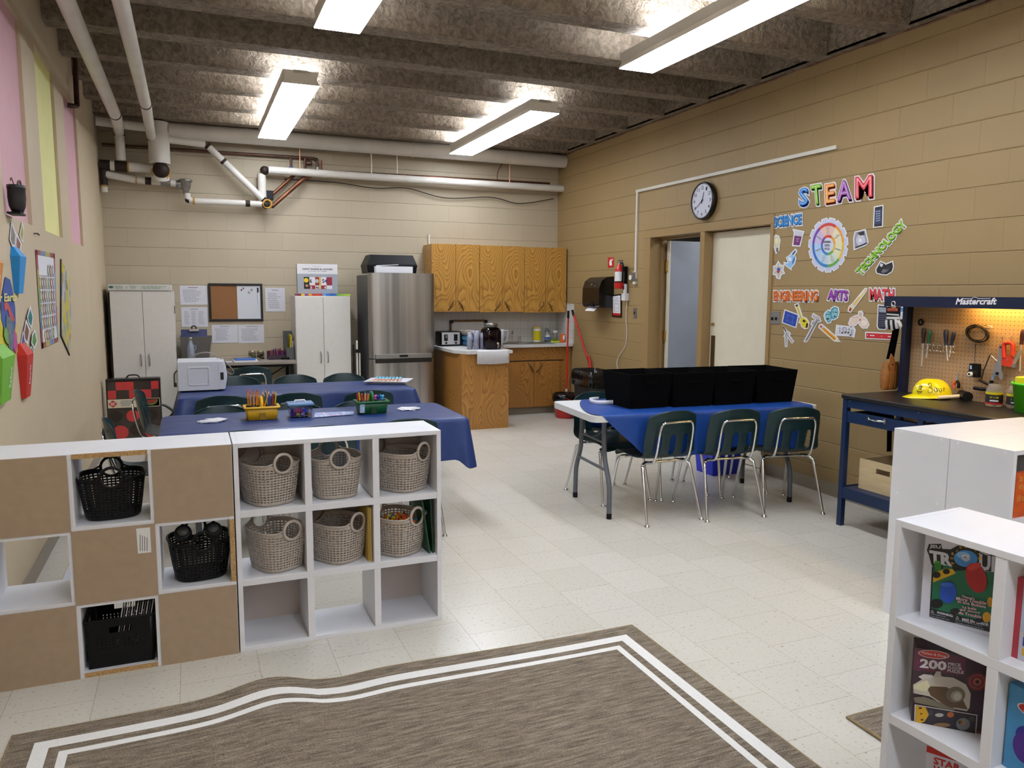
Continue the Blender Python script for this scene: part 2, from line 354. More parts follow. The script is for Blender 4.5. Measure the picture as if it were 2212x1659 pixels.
# ================================================================ CEILING LIGHTS
M_lens = mat('lamp_lens', (.90,.965,1.06), rough=.3, var=0, emit=LAMP); M_top = mat('lamp_open_top', (.90,.965,1.06), rough=.3, var=0, emit=UPL)
M_lampw = mat('lamp_white_metal', '#d8d4ca', rough=.4, var=.03); M_rod = mat('white_rod', '#e5e0d5', rough=.4, var=0)
def lamp():
    t = thing('ceiling_light', '', 'light', (0,0,0), 0, 'fluorescent ceiling lights', local=True); h = 1.2
    b = MB()
    for sgn in (-1, 1):      # side reflectors: a narrow waist then a flare
        b.grid([[Vector((sgn*.145, y, 0)), Vector((sgn*.125, y, .045)), Vector((sgn*.14, y, .105))] for y in (-h, h)], M_lampw, smooth=False)
        b.add([(-.145, sgn*h, 0), (.145, sgn*h, 0), (.125, sgn*h, .045), (.14, sgn*h, .105), (-.14, sgn*h, .105), (-.125, sgn*h, .045)], [(0,1,2,3,4,5)], M_lampw)
    b.box((-.06, -h, .085), (.06, h, .11), M_lampw); b.build('housing', t)
    MB().box((-.142, -h+.003, -.004), (.142, h-.003, .004), M_lens).build('lens', t)
    MB().box((-.135, -h+.02, .098), (-.062, h-.02, .1), M_top).box((.062, -h+.02, .098), (.135, h-.02, .1), M_top).build('upper_opening', t)
    for y in (-h+.25, h-.25): MB().cyl((0, y, .11), (0, y, .5), .006, M_rod, n=8).build('hanger_rod', t)
    return t
L0 = lamp(); L0.location = (.885, 7.76, 3.205); L0['label'] = 'fluorescent ceiling light over the back blue table, left row'
dup(L0, (3.07, 7.84, 3.205), 0, 'fluorescent ceiling light hanging before the wooden wall cabinets')
dup(L0, (.925, 3.95, 3.205), 0, 'fluorescent ceiling light cut by the top edge, left of centre')
dup(L0, (3.125, 3.96, 3.205), 0, 'fluorescent ceiling light cut by the top edge, nearest the tan wall')
for i, (x, y) in enumerate([(.95, .14), (3.15, .14), (.97, -3.1), (3.17, -3.1)]):
    dup(L0, (x, y, 3.205), 0, ['fluorescent ceiling light above the camera on the window side', 'fluorescent ceiling light above the camera on the tan wall side', 'fluorescent ceiling light at the rear of the room, window side', 'fluorescent ceiling light at the rear of the room, tan wall side'][i])
# ================================================================ FURNITURE MATERIALS
M_white = mat('white_melamine', '#dddde1', rough=.35, var=.02, scale=6); M_hard = mat('brown_hardboard', '#a38d74', rough=.6, var=.05, scale=25)
M_chip = mat('raw_chipboard', '#b08c5c', rough=.8, var=.3, scale=120); M_inner = mat('shelf_back_panel', '#b9aea8', rough=.5, var=.03, scale=10)
M_chrome = mat('chrome', (.75,.75,.76), rough=.12, metal=1, var=0); M_shell = mat('teal_plastic_shell', '#0b2a2e', rough=.38, var=.08, scale=15)
M_black = mat('black_plastic', '#070709', rough=.45, var=.1, spec=.25); M_blk_fab = mat('black_fabric', '#050506', rough=.95, var=.2, scale=90, bump=.15, spec=.08)
M_taupe = mat('taupe_plastic', '#ada297', rough=.45, var=.03); M_screw = mat('screw_cap', '#e9e9ec', rough=.5, var=0)
M_blue = mat('blue_plastic_sheet', '#18326a', rough=.42, var=.08, scale=5, bump=1); M_grey = mat('grey_powder_coat', '#5c5f66', rough=.45, var=.04)
M_grantop = mat('white_granite_plastic', '#cfcfcf', rough=.5, var=.05, scale=200)
M_navy = mat('navy_powder_coat', '#0d2549', rough=.4, var=.05, scale=10); M_navyd = mat('dark_navy_powder_coat', '#0a1733', rough=.35, var=.05, scale=10)

# ================================================================ CUBE SHELVES
def cube_shelf(t, W=.915, H=.925, D=.295, backs=(), hard=(), plate='M'):
    """front faces -Y at y=0; compartments (column, row-from-top)"""
    th = .02; dv = .03
    xs = [th+(W-2*th-2*dv)/3*i + dv*i for i in range(3)]; cw = (W-2*th-2*dv)/3
    zs = [th+(H-2*th-2*dv)/3*i + dv*i for i in range(3)]; ch = (H-2*th-2*dv)/3
    MB().box((th, 0, H-th), (W-th, D, H), M_white).build('top_panel', t, bevel=.0015)
    MB().box((th, 0, 0), (W-th, D, th), M_white).build('bottom_panel', t, bevel=.0015)
    for x in (0, W-th):
        c = MB().box((x, 0, 0), (x+th, D, H), M_white); xo = 0 if x == 0 else W
        sg = -1 if x == 0 else 1
        for z in (H-.012, zs[2]-.015, zs[1]-.015, .012):
            for y in (.04, D-.04): c.cyl((xo, y, z), (xo+sg*.0012, y, z), .006, M_screw, n=12)
        c.build('side_panel', t, bevel=.001)
    for i in (1, 2): MB().box((th, .002, zs[i]-dv), (W-th, D-.002, zs[i]), M_white).build('shelf_board', t, bevel=.0015)
    for i in (1, 2):
        for k in range(3): MB().box((xs[i]-dv, .002, zs[k]), (xs[i], D-.002, zs[k]+ch), M_white).build('divider', t, bevel=.0015)
    for (c, r) in backs:
        z = zs[2-r]; MB().box((xs[c]-.012, D-.008, z-.012), (xs[c]+cw+.012, D-.002, z+ch+.012), M_inner).build('back_panel', t)
    for (c, r) in hard:   # hardboard nailed over the face that is turned to us
        z0 = 0 if r == 2 else zs[2-r]-dv/2; z1 = H-.002 if r == 0 else zs[2-r]+ch+dv/2
        x0 = .001 if c == 0 else xs[c]-dv/2; x1 = W-.001 if c == 2 else xs[c]+cw+dv/2
        MB().box((x0, -.004, z0), (x1, 0, z1), M_hard).box((x0+.01, 0, z0+.01), (x1-.01, .004, z1-.01), M_white).build('hardboard_back', t)
    return xs, zs, cw, ch
A = (( 0,0),(2,0),(1,1),(0,2),(2,2))
X1, Y1 = .139, 3.405
t = thing('cube_shelf', 'white nine-compartment cube shelf holding six taupe baskets', 'shelf', (X1, Y1, 0), local=True)
XS, ZS, CW, CH = cube_shelf(t, backs=A)
t = thing('cube_shelf', 'white cube shelf turned round, showing brown hardboard backs and black baskets', 'shelf', (X1-.92, Y1, 0), local=True)
cube_shelf(t, hard=A)
for p_, q_ in (((XS[1], -.0012, 0), (XS[1]+CW, 0, .02)), ((XS[1], -.0012, .905), (XS[1]+CW, 0, .925)), ((.895, -.0012, ZS[1]), (.915, 0, ZS[1]+CH))):
    MB().box(p_, q_, M_chip).build('raw_edge', t)
pl = Plane((X1-.92, Y1-.0045, 0), (0,-1,0), (1,0,0)); st = MB()
st.add([pl.px(294,1142,.001), pl.px(324,1139,.001), pl.px(327,1193,.001), pl.px(298,1196,.001)], [(0,3,2,1)], mat('label_paper', '#dddcd8', rough=.7, var=0))
ink = mat('black_print', '#1c1c1c', rough=.7, var=0)
for k in range(4):
    x = 302+k*5; st.add([pl.px(x,1155+k*2,.0015), pl.px(x+1.2,1155+k*2,.0015), pl.px(x+1.2,1190,.0015), pl.px(x,1190,.0015)], [(0,3,2,1)], ink)
st.v = [q_ - Vector(t.location) for q_ in st.v]; st.build('care_label', t)
# back-to-back pair at the right, ends towards us
t = thing('cube_shelf', 'white cube shelf, farther of the back-to-back pair, its end beside the blue workbench', 'shelf', (3.122+.915, 2.69, 0), PI)
cube_shelf(t, backs=A)
t = thing('cube_shelf', 'white cube shelf, nearer of the back-to-back pair, with books in its front', 'shelf', (3.124, 2.098, 0), local=True)
cube_shelf(t, backs=A)
t = thing('cube_shelf', 'low white cube shelf in the right foreground filled with board games', 'shelf', (1.878, 1.594, 0), -PI/2-.175*0)
t.rotation_euler = (0, 0, -PI/2 + .07); XL, ZL, CL, HL = cube_shelf(t, H=.915)
LOWR = t

# ================================================================ BASKETS
def ringed_basket(t, m, a=.135, b=.115, h=.185, ring=.036, seed=0):
    """handles at +-Y; superellipse body"""
    def sup(th, k=1.0, e=3.0):
        c, s_ = math.cos(th), math.sin(th); r = (abs(c)**e+abs(s_)**e)**(-1/e); return c*r*b*k, s_*r*a*k
    nc, nr = 96, 31; ths = []
    for j in range(nc//2): c0 = 2*PI*j/(nc//2); ths += [c0, c0+2*PI/(nc//2)*.36]
    zr = []; z = .014
    zr = [0, .006]; rows_n = 13; hh = (h-.03)/rows_n
    for i in range(rows_n): zr += [.018+hh*i, .018+hh*i+hh*.42]
    zr += [h-.006, h]
    rows = []
    for z in zr:
        k = .80+.20*(z/h)**.8
        if z < .005: k = .77
        rows.append([Vector((*sup(th, k), z)) for th in ths])
    zc = h+.006
    def sk(i, j):
        p = (rows[i][j]+rows[i+1][(j+1) % nc])/2
        if (p.x**2 + (p.z-zc)**2)**.5 < ring+.004 and abs(p.y) > .5*a: return True
        if i < 2 or i >= len(zr)-3: return False
        return i % 2 == 0 and j % 2 == 1
    body = MB().grid(rows, m, skip=sk, closed=True); body.add(rows[0], [tuple(range(nc))[::-1]], m)
    body.build('body', t, solid=.0025)
    rim = MB(); seg = []
    pts = [Vector((*sup(2*PI*i/96, 1.0), h)) for i in range(96)]
    cur = []
    for i in range(97):
        p = pts[i % 96]
        if abs(p.x) < ring+.006 and abs(p.y) > .5*a:
            if len(cur) > 2: seg.append(cur)
            cur = []
        else: cur.append(p + Vector((0, 0, .016*max(0, 1-(abs(p.x)-ring)/.03) if abs(p.y) > .5*a else 0)))
    if len(cur) > 2: seg.append(cur)
    for q in seg: rim.tube(q, .0042, m, n=6)
    rim.build('rim', t)
    for sg in (-1, 1):
        hd = MB(); y = sg*a; rows2 = []
        for r_, yy in ((ring, y-.004), (ring, y+.004), (ring+.0055, y+.005), (ring+.011, y+.004), (ring+.011, y-.004), (ring+.0055, y-.005), (ring, y-.004)):
            rows2.append([Vector((r_*math.cos(2*PI*i/32), yy, zc+r_*math.sin(2*PI*i/32))) for i in range(32)])
        hd.grid(rows2, m, closed=True); hd.build('handle', t)
bt = thing('storage_basket', '', 'basket', local=True, group='taupe baskets in the white cube shelf'); ringed_basket(bt, M_taupe, a=.134, b=.118)
def cc(c, r): return X1+XS[c]+CW/2, ZS[2-r]
tb = [((0,0), -.005, .135, .40, 'taupe basket in the top left compartment of the white shelf'), ((1,0), -.012, .15, .03, 'taupe basket in the top middle compartment, rear handle raised'),
      ((2,0), .004, .145, .62, 'taupe basket in the top right compartment, one handle at its right corner'), ((0,1), .02, .14, .45, 'taupe basket in the middle row, left compartment, lit from behind'),
      ((1,1), -.006, .145, .6, 'taupe basket in the middle compartment beside a yellow folder'), ((2,1), -.025, .14, .55, 'taupe basket holding coloured plastic blocks')]
BK = []
for i, (cr_, dx, dy, rz, lb) in enumerate(tb):
    x, z = cc(*cr_)
    if i == 0: o = bt; o.location = (x+dx, Y1+dy, z+.001); o.rotation_euler = (0,0,rz); o['label'] = lb
    else: o = dup(bt, (x+dx, Y1+dy, z+.001), rz, lb)
    BK.append(o)
# blocks in the last basket
bm_ = [mat('block_'+n_, c, rough=.4, var=0) for n_, c in (('orange','#d9621c'),('yellow','#d8c21f'),('blue','#2a7fa0'),('green','#5aa13a'),('red','#b5321f'),('white','#d9d3bd'))]
bl = MB(); bx, by, bz = BK[5].location
for i in range(150):
    a_, r_ = random.uniform(0, 2*PI), .098*random.random()**.5; M_ = Matrix.Translation((bx+r_*math.cos(a_), by+r_*math.sin(a_), bz+.125+.03*random.random()+.02*(1-r_/.1))) @ Matrix.Rotation(random.uniform(0,3), 4, (random.random(), random.random(), random.random()+.1))
    bl.X = M_; k = bm_[min(5, int(abs(random.gauss(0,1.7))))]; bl.box((-.009,-.006,-.004), (.009,.006,.004), k); bl.cyl((-.004,0,.004), (-.004,0,.007), .003, k, n=6); bl.cyl((.004,0,.004), (.004,0,.007), .003, k, n=6)
bl.X = None
tag(bl.build('plastic_blocks'), 'heap of small coloured plastic blocks inside a taupe basket', 'toy blocks', kind='stuff')
fo = MB().box((X1+XS[2]-.030-.022, Y1+.03, ZS[1]+.001), (X1+XS[2]-.030-.004, Y1+.26, ZS[1]+.255), mat('yellow_card', '#b99a4c', rough=.7))
for k in range(26): fo.box((X1+XS[2]-.0305-.022, Y1+.028, ZS[1]+.01+k*.0095), (X1+XS[2]-.030-.01, Y1+.03, ZS[1]+.014+k*.0095), mat('kraft_edge', '#8e7238', rough=.7))
tag(fo.build('pocket_folder'), 'yellow folder standing at the right of the middle taupe basket', 'folder')
x, z = cc(2, 1)
for i, (dx, lean, c) in enumerate(((.105, .035, '#0e4a2a'), (.122, .012, '#0b3d24'))):
    f_ = MB(); P = [(x+dx-lean, Y1+.03, z+.262), (x+dx-lean, Y1+.27, z+.262), (x+dx, Y1+.27, z+.001), (x+dx, Y1+.03, z+.001)]
    f_.slab(P, (.006, 0, 0), mat('green_board_%d' % i, c, rough=.5)); tag(f_.build('green_folder'), ['green folder leaning left at the shelf side, behind the block basket', 'dark green folder flat against the shelf side, right of its leaning pair'][i], 'folder')
# black baskets of the turned shelf
X2 = X1-.92
bb1 = thing('storage_basket', 'black ring-handled basket in the top middle opening of the turned shelf', 'basket', local=True); ringed_basket(bb1, M_black, a=.118, b=.128, h=.175)
bb1.location = (X2+XS[1]+CW/2-.012, Y1+.15, ZS[2]+.001); bb1.rotation_euler = (0,0,.08)
bb2 = dup(bb1, (X2+XS[2]+CW/2+.015, Y1+.145, ZS[1]+.001), .12, 'black basket with black headphones, right opening of the turned shelf')
hp = thing('headphones', 'black headphones, two round ear cups up, in the right black basket', 'headphones', (X2+XS[2]+CW/2+.012, Y1+.075, ZS[1]+.195), local=True); hp.rotation_euler = (.8, 0, 0)
for sx in (-1, 1):
    o = MB().lathe([(.0, .052), (.022, .053), (.030, .058), (.034, .05), (.036, .035), (.034, .02), (0, .018)], M_black, c=(sx*.060, .0, .0)).build('ear_cup', hp)
    MB().lathe([(0, .0505), (.021, .0515), (.022, .056), (.0, .057)], mat('dark_grey_mesh', '#3a3836', rough=.6), c=(sx*.060, 0, 0)).build('cushion', o)
MB().tube(spline([(-.055, .01, .03), (-.06, .05, .06), (-.03, .085, .085), (.03, .085, .085), (.06, .05, .06), (.055, .01, .03)]), .007, M_black).build('headband', hp)
MB().tube(spline([(-.05,-.02,.02),(-.02,-.03,.035),(.0,-.035,.0),(.03,-.03,.03),(.055,-.02,.02)]), .004, M_black).build('cord', hp)
# rectangular black basket with slots and grip hole
rb = thing('storage_basket', 'large rectangular black slotted basket in the bottom opening', 'basket', (X2+XS[1]+CW/2, Y1+.15, ZS[0]+.001), local=True)
def slot_wall(mb, c0, c1, h, m, n=14, out=Vector((0,0,0)), grip=True):
    c0, c1 = Vector(c0), Vector(c1); rows = []; rn = 12; zr = [0, .025]
    for i in range(rn): zr += [.03+(h-.05)/rn*i+.006, .03+(h-.05)/rn*(i+1)]
    zr += [h]; us = [0, .05]
    for i in range(n): us += [.05+.9/n*i+.9/n*.18, .05+.9/n*(i+1)]
    us += [1]
    for z in zr: rows.append([c0.lerp(c1, u) + out*(z/h) + Vector((0,0,z)) for u in us])
    def sk(i, j):
        u = (us[j]+us[j+1])/2; z = (zr[i]+zr[i+1])/2
        if grip and abs(u-.5) < .17 and h*.70 < z < h*.84: return True
        return 1 <= i < len(zr)-2 and i % 2 == 0 and 1 <= j < len(us)-2 and j % 2 == 0 if False else (i >= 2 and i % 2 == 1 and i < len(zr)-2 and j >= 2 and j % 2 == 1 and j < len(us)-2 and z > .08 and z < h*.66)
    return mb.grid(rows, m, skip=sk, smooth=False)
q = MB(); hx, hy, hh = .122, .125, .205; o_ = .013
slot_wall(q, (-hx+.01,-hy,0), (hx-.01,-hy,0), hh, M_black, out=Vector((0,-o_,0))); slot_wall(q, (hx-.01,hy,0), (-hx+.01,hy,0), hh, M_black, out=Vector((0,o_,0)))
slot_wall(q, (hx,-hy+.01,0), (hx,hy-.01,0), hh, M_black, out=Vector((o_*.6,0,0))); slot_wall(q, (-hx,hy-.01,0), (-hx,-hy+.01,0), hh, M_black, out=Vector((-o_*.6,0,0)))
for sx in (-1,1):
    for sy_ in (-1,1):
        q.grid([[Vector((sx*(hx-.01+.01*math.sin(a)+o_*.6*k*math.sin(a)), sy_*(hy-.01+.01*math.cos(a)+o_*k*math.cos(a)), hh*k)) for a in (0, PI/6, PI/3, PI/2)] for k in (0, 1)], M_black)
q.box((-hx,-hy,0), (hx,hy,.004), M_black); q.build('body', rb, solid=.0025)
MB().tube([(-hx-o_*.6+.01,-hy-o_,hh),(hx+o_*.6-.01,-hy-o_,hh),(hx+o_*.6,-hy-o_+.01,hh),(hx+o_*.6,hy+o_-.01,hh),(hx+o_*.6-.01,hy+o_,hh),(-hx-o_*.6+.01,hy+o_,hh),(-hx-o_*.6,hy+o_-.01,hh),(-hx-o_*.6,-hy-o_+.01,hh)], .0045, M_black, closed=True, n=6).build('rim', rb)
bx, by, bz = rb.location
M_pap = mat('white_paper', '#dcdbe0', rough=.7, var=0); M_cardg = mat('grey_card', '#6e6560', rough=.7, var=.1)
f0 = None
for i in range(13):
    m_ = MB(); lean = .045; x0 = bx-.015+i*.0095
    m_.slab([(x0-.02, by-.09, bz+.01), (x0-.02, by+.09, bz+.01), (x0-.02+lean, by+.09, bz+.245), (x0-.02+lean, by-.09, bz+.245)], (.004, 0, .0), M_cardg if i % 2 else M_pap)
    tag(m_.build('file_folder'), 'thin grey and white folder leaning right in the large black basket', 'folder', 'folders in the large black basket')

# ================================================================ CHAIR
def chair_proto():
    t = thing('school_chair', '', 'chair', local=True)
    us = [-1,-.93,-.8,-.62,-.44,-.26,-.10,.10,.26,.44,.62,.8,.93,1]
    prof = [(.225,.405,.165),(.215,.428,.185),(.17,.438,.2),(.08,.434,.212),(-.03,.426,.216),(-.11,.426,.216),(-.165,.437,.215),(-.2,.462,.213),(-.217,.492,.212),(-.228,.53,.211),(-.237,.57,.21),(-.245,.61,.209),(-.252,.65,.207),(-.26,.70,.204),(-.268,.74,.196),(-.275,.768,.176),(-.279,.782,.14)]
    rows = []
    for i, (y, z, hw) in enumerate(prof):
        r = []
        for u in us:
            back = max(0, min(1, (z-.44)/.1)) if i > 5 else 0
            r.append(Vector((u*hw, y + back*.045*abs(u)**2.2, z + (1-back)*(.016*abs(u)**3 if i > 1 else -.01*abs(u)**2) + (-.02*abs(u)**3 if i > 14 else 0))))
        rows.append(r)
    def sk(i, j): return 7 <= i <= 10 and j in (3, 6, 9)
    MB().grid(rows, M_shell, skip=sk).build('shell', t, solid=.007, sub=1)
    # back frame
    p = [(-.135,-.10,.405), (-.137,-.19,.415), (-.137,-.232,.47), (-.136,-.262,.6), (-.132,-.272,.66), (-.115,-.279,.695), (-.08,-.283,.703), (.08,-.283,.703), (.115,-.279,.695), (.132,-.272,.66), (.136,-.262,.6), (.137,-.232,.47), (.137,-.19,.415), (.135,-.10,.405)]
    MB().tube(spline(p, 4), .0085, M_chrome).build('back_frame', t)
    for y in (-.12, .13): MB().tube([(-.15, y, .403), (.15, y, .403)], .009, M_chrome).build('seat_rail', t)
    for sx in (-1, 1):
        for q in ([(.13,-.12,.403), (.165,-.135,.402), (.188,-.15,.385), (.198,-.17,.35), (.222,-.262,.05), (.225,-.275,.012)], [(.13,.13,.403), (.165,.145,.402), (.182,.16,.385), (.188,.175,.35), (.206,.245,.05), (.208,.255,.012)]):
            P = spline([(sx*a, b, c) for a, b, c in q], 4); k = len(P)
            o = MB().tube(P, [.012 if i < k*.5 else .012-.005*(i-k*.5)/(k*.5) for i in range(k)], M_chrome).build('leg', t)
            e = P[-1]; MB().lathe([(0,0),(.017,0),(.018,.005),(.011,.014),(.007,.02),(.006,.028)], M_chrome, c=(e.x, e.y, 0), n=14).build('glide', o)
    return t
CH0 = chair_proto(); used = [False]
def chair(x, y, rot, label, group=None):
    if not used[0]: used[0] = True; o = CH0; o.location = (x, y, 0); o.rotation_euler = (0,0,rot); o['label'] = label; o['group'] = group or ''
    else: o = dup(CH0, (x, y, 0), rot, label, group)
    return o
def chair_rear(x, y, rot, label, group=None):     # from the middle of its rear feet
    return chair(x - math.sin(rot)*.275, y + math.cos(rot)*.275, rot, label, group)
GR, GA, GB = 'school chairs around the table with the black bins', 'school chairs around the front blue table', 'school chairs around the back blue table'
chair_rear(2.998, 4.308, .03, 'dark green plastic chair, leftmost of the three before the black bins', GR)
chair_rear(3.447, 4.223, -.11, 'dark green plastic chair, middle of the three before the black bins', GR)
chair_rear(3.893, 4.150, -.23, 'dark green plastic chair nearest the tan wall, before the black bins', GR)
chair_rear(2.93, 5.40, PI+.05, 'dark green plastic chair behind the white table corner, facing us', GR)
chair_rear(3.46, 5.36, PI-.03, 'dark green chair behind the black bins, only legs showing, middle of the far side', GR)
chair_rear(3.96, 5.25, PI-.08, 'dark green chair behind the black bins, only legs showing, by the tan wall', GR)
for x, y, rz, lb in ((.235, 4.56, .02, 'dark green chair pushed under the front blue table, behind the shelf joint'), (.70, 4.56, -.02, 'dark green chair seen through the top middle compartment of the white shelf'), (1.235, 4.62, -.03, 'dark green chair behind the right end of the white shelf'),
                 (.17, 5.62, PI+.03, 'dark green chair facing us across the front blue table, left of the yellow caddy'), (.64, 5.60, PI, 'dark green chair facing us behind the clear box on the front blue table'), (1.08, 5.55, PI-.04, 'dark green chair facing us behind the green caddy')):
    s_ = 1 if abs(rz) < 1 else -1
    chair(x, y + s_*.275, rz, lb, GA)
chair(-.17, 6.72, -PI/2-.05, 'dark green chair in front of the red and black bag, its back seen side-on', GA)
chair(-.26, 5.32, -PI/2+.1, 'dark green chair by the left wall, right behind the hardboard-backed shelf', GA)
for x, y, rz, lb in ((.20, 6.22, .0, 'dark green chair, chrome frame showing, before the microwave'), (.74, 6.20, -.03, 'dark green chair between the two blue tables, behind the clear box'), (1.30, 6.16, 0, 'dark green chair between the two blue tables, behind the green caddy'),
                 (.36, 7.46, PI, 'dark green chair on the far side of the back table, beside the microwave'), (.88, 7.42, PI, 'dark green chair behind the back blue table, before the right white cabinet'), (1.33, 7.40, PI, 'dark green chair on the far side of the back table, beside the cookie tray')):
    s_ = 1 if abs(rz) < 1 else -1
    chair(x, y + s_*.20, rz, lb, GB)
chair(.56, 8.70, 0, 'dark green chair at the desk, chrome back frame facing us')

# ================================================================ TABLES
def folding_table(t, L=1.84, W=.76, leg=.745, top=M_grantop):
    mb = MB(); n = 6; r = .06; P = []
    for cx_, cy_, a0 in ((L/2-r, W/2-r, 0), (-L/2+r, W/2-r, PI/2), (-L/2+r, -W/2+r, PI), (L/2-r, -W/2+r, 1.5*PI)):
        P += [(cx_+r*math.cos(a0+PI/2*i/n), cy_+r*math.sin(a0+PI/2*i/n)) for i in range(n+1)]
    mb.slab([(a, b, .742) for a, b in P], (0,0,-.045), top); mb.build('tabletop', t, bevel=.008)
    for sx in (-1, 1):
        for sy_ in (-1, 1):
            x, y = sx*(L/2-.17), sy_*.27
            o = MB().tube(spline([(x, y*.72, .70), (x, y*.74, .50), (x+sx*.0, y*.80, .40), (x, y*1.02, .28), (x, y*1.1, .20), (x, y*1.12, .03)], 4), .0175, M_grey, n=12).build('leg', t)
            MB().cyl((x, y*1.12, 0), (x, y*1.12, .04), .0185, M_black, n=12).build('foot_cap', o)
        x = sx*(L/2-.17); MB().tube([(x, -.245, .33), (x, .245, .33)], .011, M_grey).tube([(x, -.21, .52), (x, .21, .52)], .009, M_grey).build('crossbar', t)
        MB().tube([(x, 0, .52), (x-sx*.38, 0, .70)], .008, M_grey).build('brace', t)
TR = thing('folding_table', 'white plastic folding table with a blue sheet and four black bins', 'table', (3.405, 4.815, 0), -.075); folding_table(TR)
TA = thing('folding_table', 'front folding table under the blue sheet with the pencil caddies', 'table', (.72, 5.115, 0), local=True); folding_table(TA, L=1.80, W=.72)
TB = thing('folding_table', 'back folding table under the blue sheet with the microwave', 'table', (.80, 6.69, 0), local=True); folding_table(TB, L=1.80, W=.70)
# cloths
def full_cloth(name, x0, x1, y0, y1, z, drop, label, seed, cornerdrop=.06, flare=.05):
    rg = random.Random(seed); n = 200; P = []; per = []
    r = .035; seq = [(x1-r, y0+r, -PI/2), (x1-r, y1-r, 0), (x0+r, y1-r, PI/2), (x0+r, y0+r, PI)]
    for k, (a, b, s_) in enumerate(seq):
        for i in range(6): an = s_+PI/2*i/5; per.append((a+r*math.cos(an), b+r*math.sin(an), math.cos(an), math.sin(an), 1.0 if True else 0))
        a2, b2, s2 = seq[(k+1) % 4]; an = s_+PI/2; p = Vector((a+r*math.cos(an), b+r*math.sin(an))); q = Vector((a2+r*math.cos(an), b2+r*math.sin(an)))
        m_ = max(3, int((q-p).length/.045))
        for i in range(1, m_): v = p.lerp(q, i/m_); per.append((v.x, v.y, math.cos(an), math.sin(an), 0))
    K = len(per); ph = [rg.uniform(0, 6) for _ in range(6)]; rows = []
    cs = Vector(((x0+x1)/2, (y0+y1)/2))
    for f in (.0, .3, .6, .85, 1.0): rows.append([Vector((cs.x+(a-cs.x)*f, cs.y+(b-cs.y)*f, z+.0015*math.sin(9*a*f+ph[0])*math.sin(7*b*f+ph[1])*(f<1))) for a, b, _, _, _ in per])
    for d in (.012, .05, .12, .2, .28, 1.0):
        rr = []
        for i, (a, b, nx, ny, c) in enumerate(per):
            u = i; w_ = math.sin(u*.55+ph[2])*.5+math.sin(u*.23+ph[3])*.35+math.sin(u*1.3+ph[4])*.25
            dd = min(d, 1.0)*drop if d == 1.0 else d*drop/.3
            cor = 1 if c else 0
            o = .006 + dd/drop*(.02*w_ + .02) + cor*flare*dd/drop
            z_ = z - dd - cor*cornerdrop*dd/drop
            rr.append(Vector((a+nx*o, b+ny*o, z_)))
        rows.append(rr)
    mb = MB().grid(rows, M_blue, closed=True)
    o = mb.build(name, solid=.0015); md = o.modifiers.new('sub', 'SUBSURF'); md.levels = 1; md.render_levels = 1
    return tag(o, label, 'tablecloth', 'blue plastic table covers')
full_cloth('tablecloth', -.20, 1.66, 4.735, 5.50, .748, .27, 'blue plastic sheet draped over the front table with the caddies', 3)
full_cloth('tablecloth', -.12, 1.74, 6.335, 7.06, .748, .15, 'blue plastic sheet over the back table under microwave and cookie tray', 5)
# skewed sheet on the right table
def skew_cloth():
    c, s_ = math.cos(-.075), math.sin(-.075); o = Vector((3.405, 4.815, 0)); W = .38
    def L2(x, y, z): return Vector((o.x+c*x-s_*y, o.y+s_*x+c*y, z))
    ts = [-1.0-.75, -1.55, -1.35, -1.18, -1.06, -1.015, -.9, -.5, 0, .5, .9, 1.015, 1.06, 1.2, 1.4, 1.6]; N = 40; rows = []
    rg = random.Random(4)
    for t_ in ts:
        r = []
        for i in range(N+1):
            u = i/N; aa = abs(t_)
            left = -.80+.12*max(-1, min(1, t_)) - 0.05*(1-min(1, aa)**2)
            if t_ < -1: left = -.86 + (aa-1)*.42
            if t_ > 1: left = -.64 + (aa-1)*.1
            right = .86 - (.10*(aa-1) if aa > 1 else 0)
            x = left + (right-left)*u
            if aa <= 1.016: y, z = t_*W*min(1, 1/1.0), .749 + .001*math.sin(13*x+5*t_)
            else:
                d = (aa-1)*.38*1.0; wv = .016*math.sin(x*11+1)+.008*math.sin(x*27+2)
                y = (W+.006+ d*(.06+wv*3))*(1 if t_ > 0 else -1); z = .747-d*1.05 + (.02*math.sin(x*6) if aa > 1.5 else 0)
            r.append(L2(x, y, z))
        rows.append(r)
    ob = MB().grid(rows, mat('bright_blue_plastic_sheet', '#14418e', rough=.42, var=.08, scale=5, bump=1)).build('tablecloth', solid=.0015); md = ob.modifiers.new('sub', 'SUBSURF'); md.levels = 1; md.render_levels = 1
    return tag(ob, 'brighter blue plastic sheet laid askew under the black bins', 'tablecloth', 'blue plastic table covers')
skew_cloth()
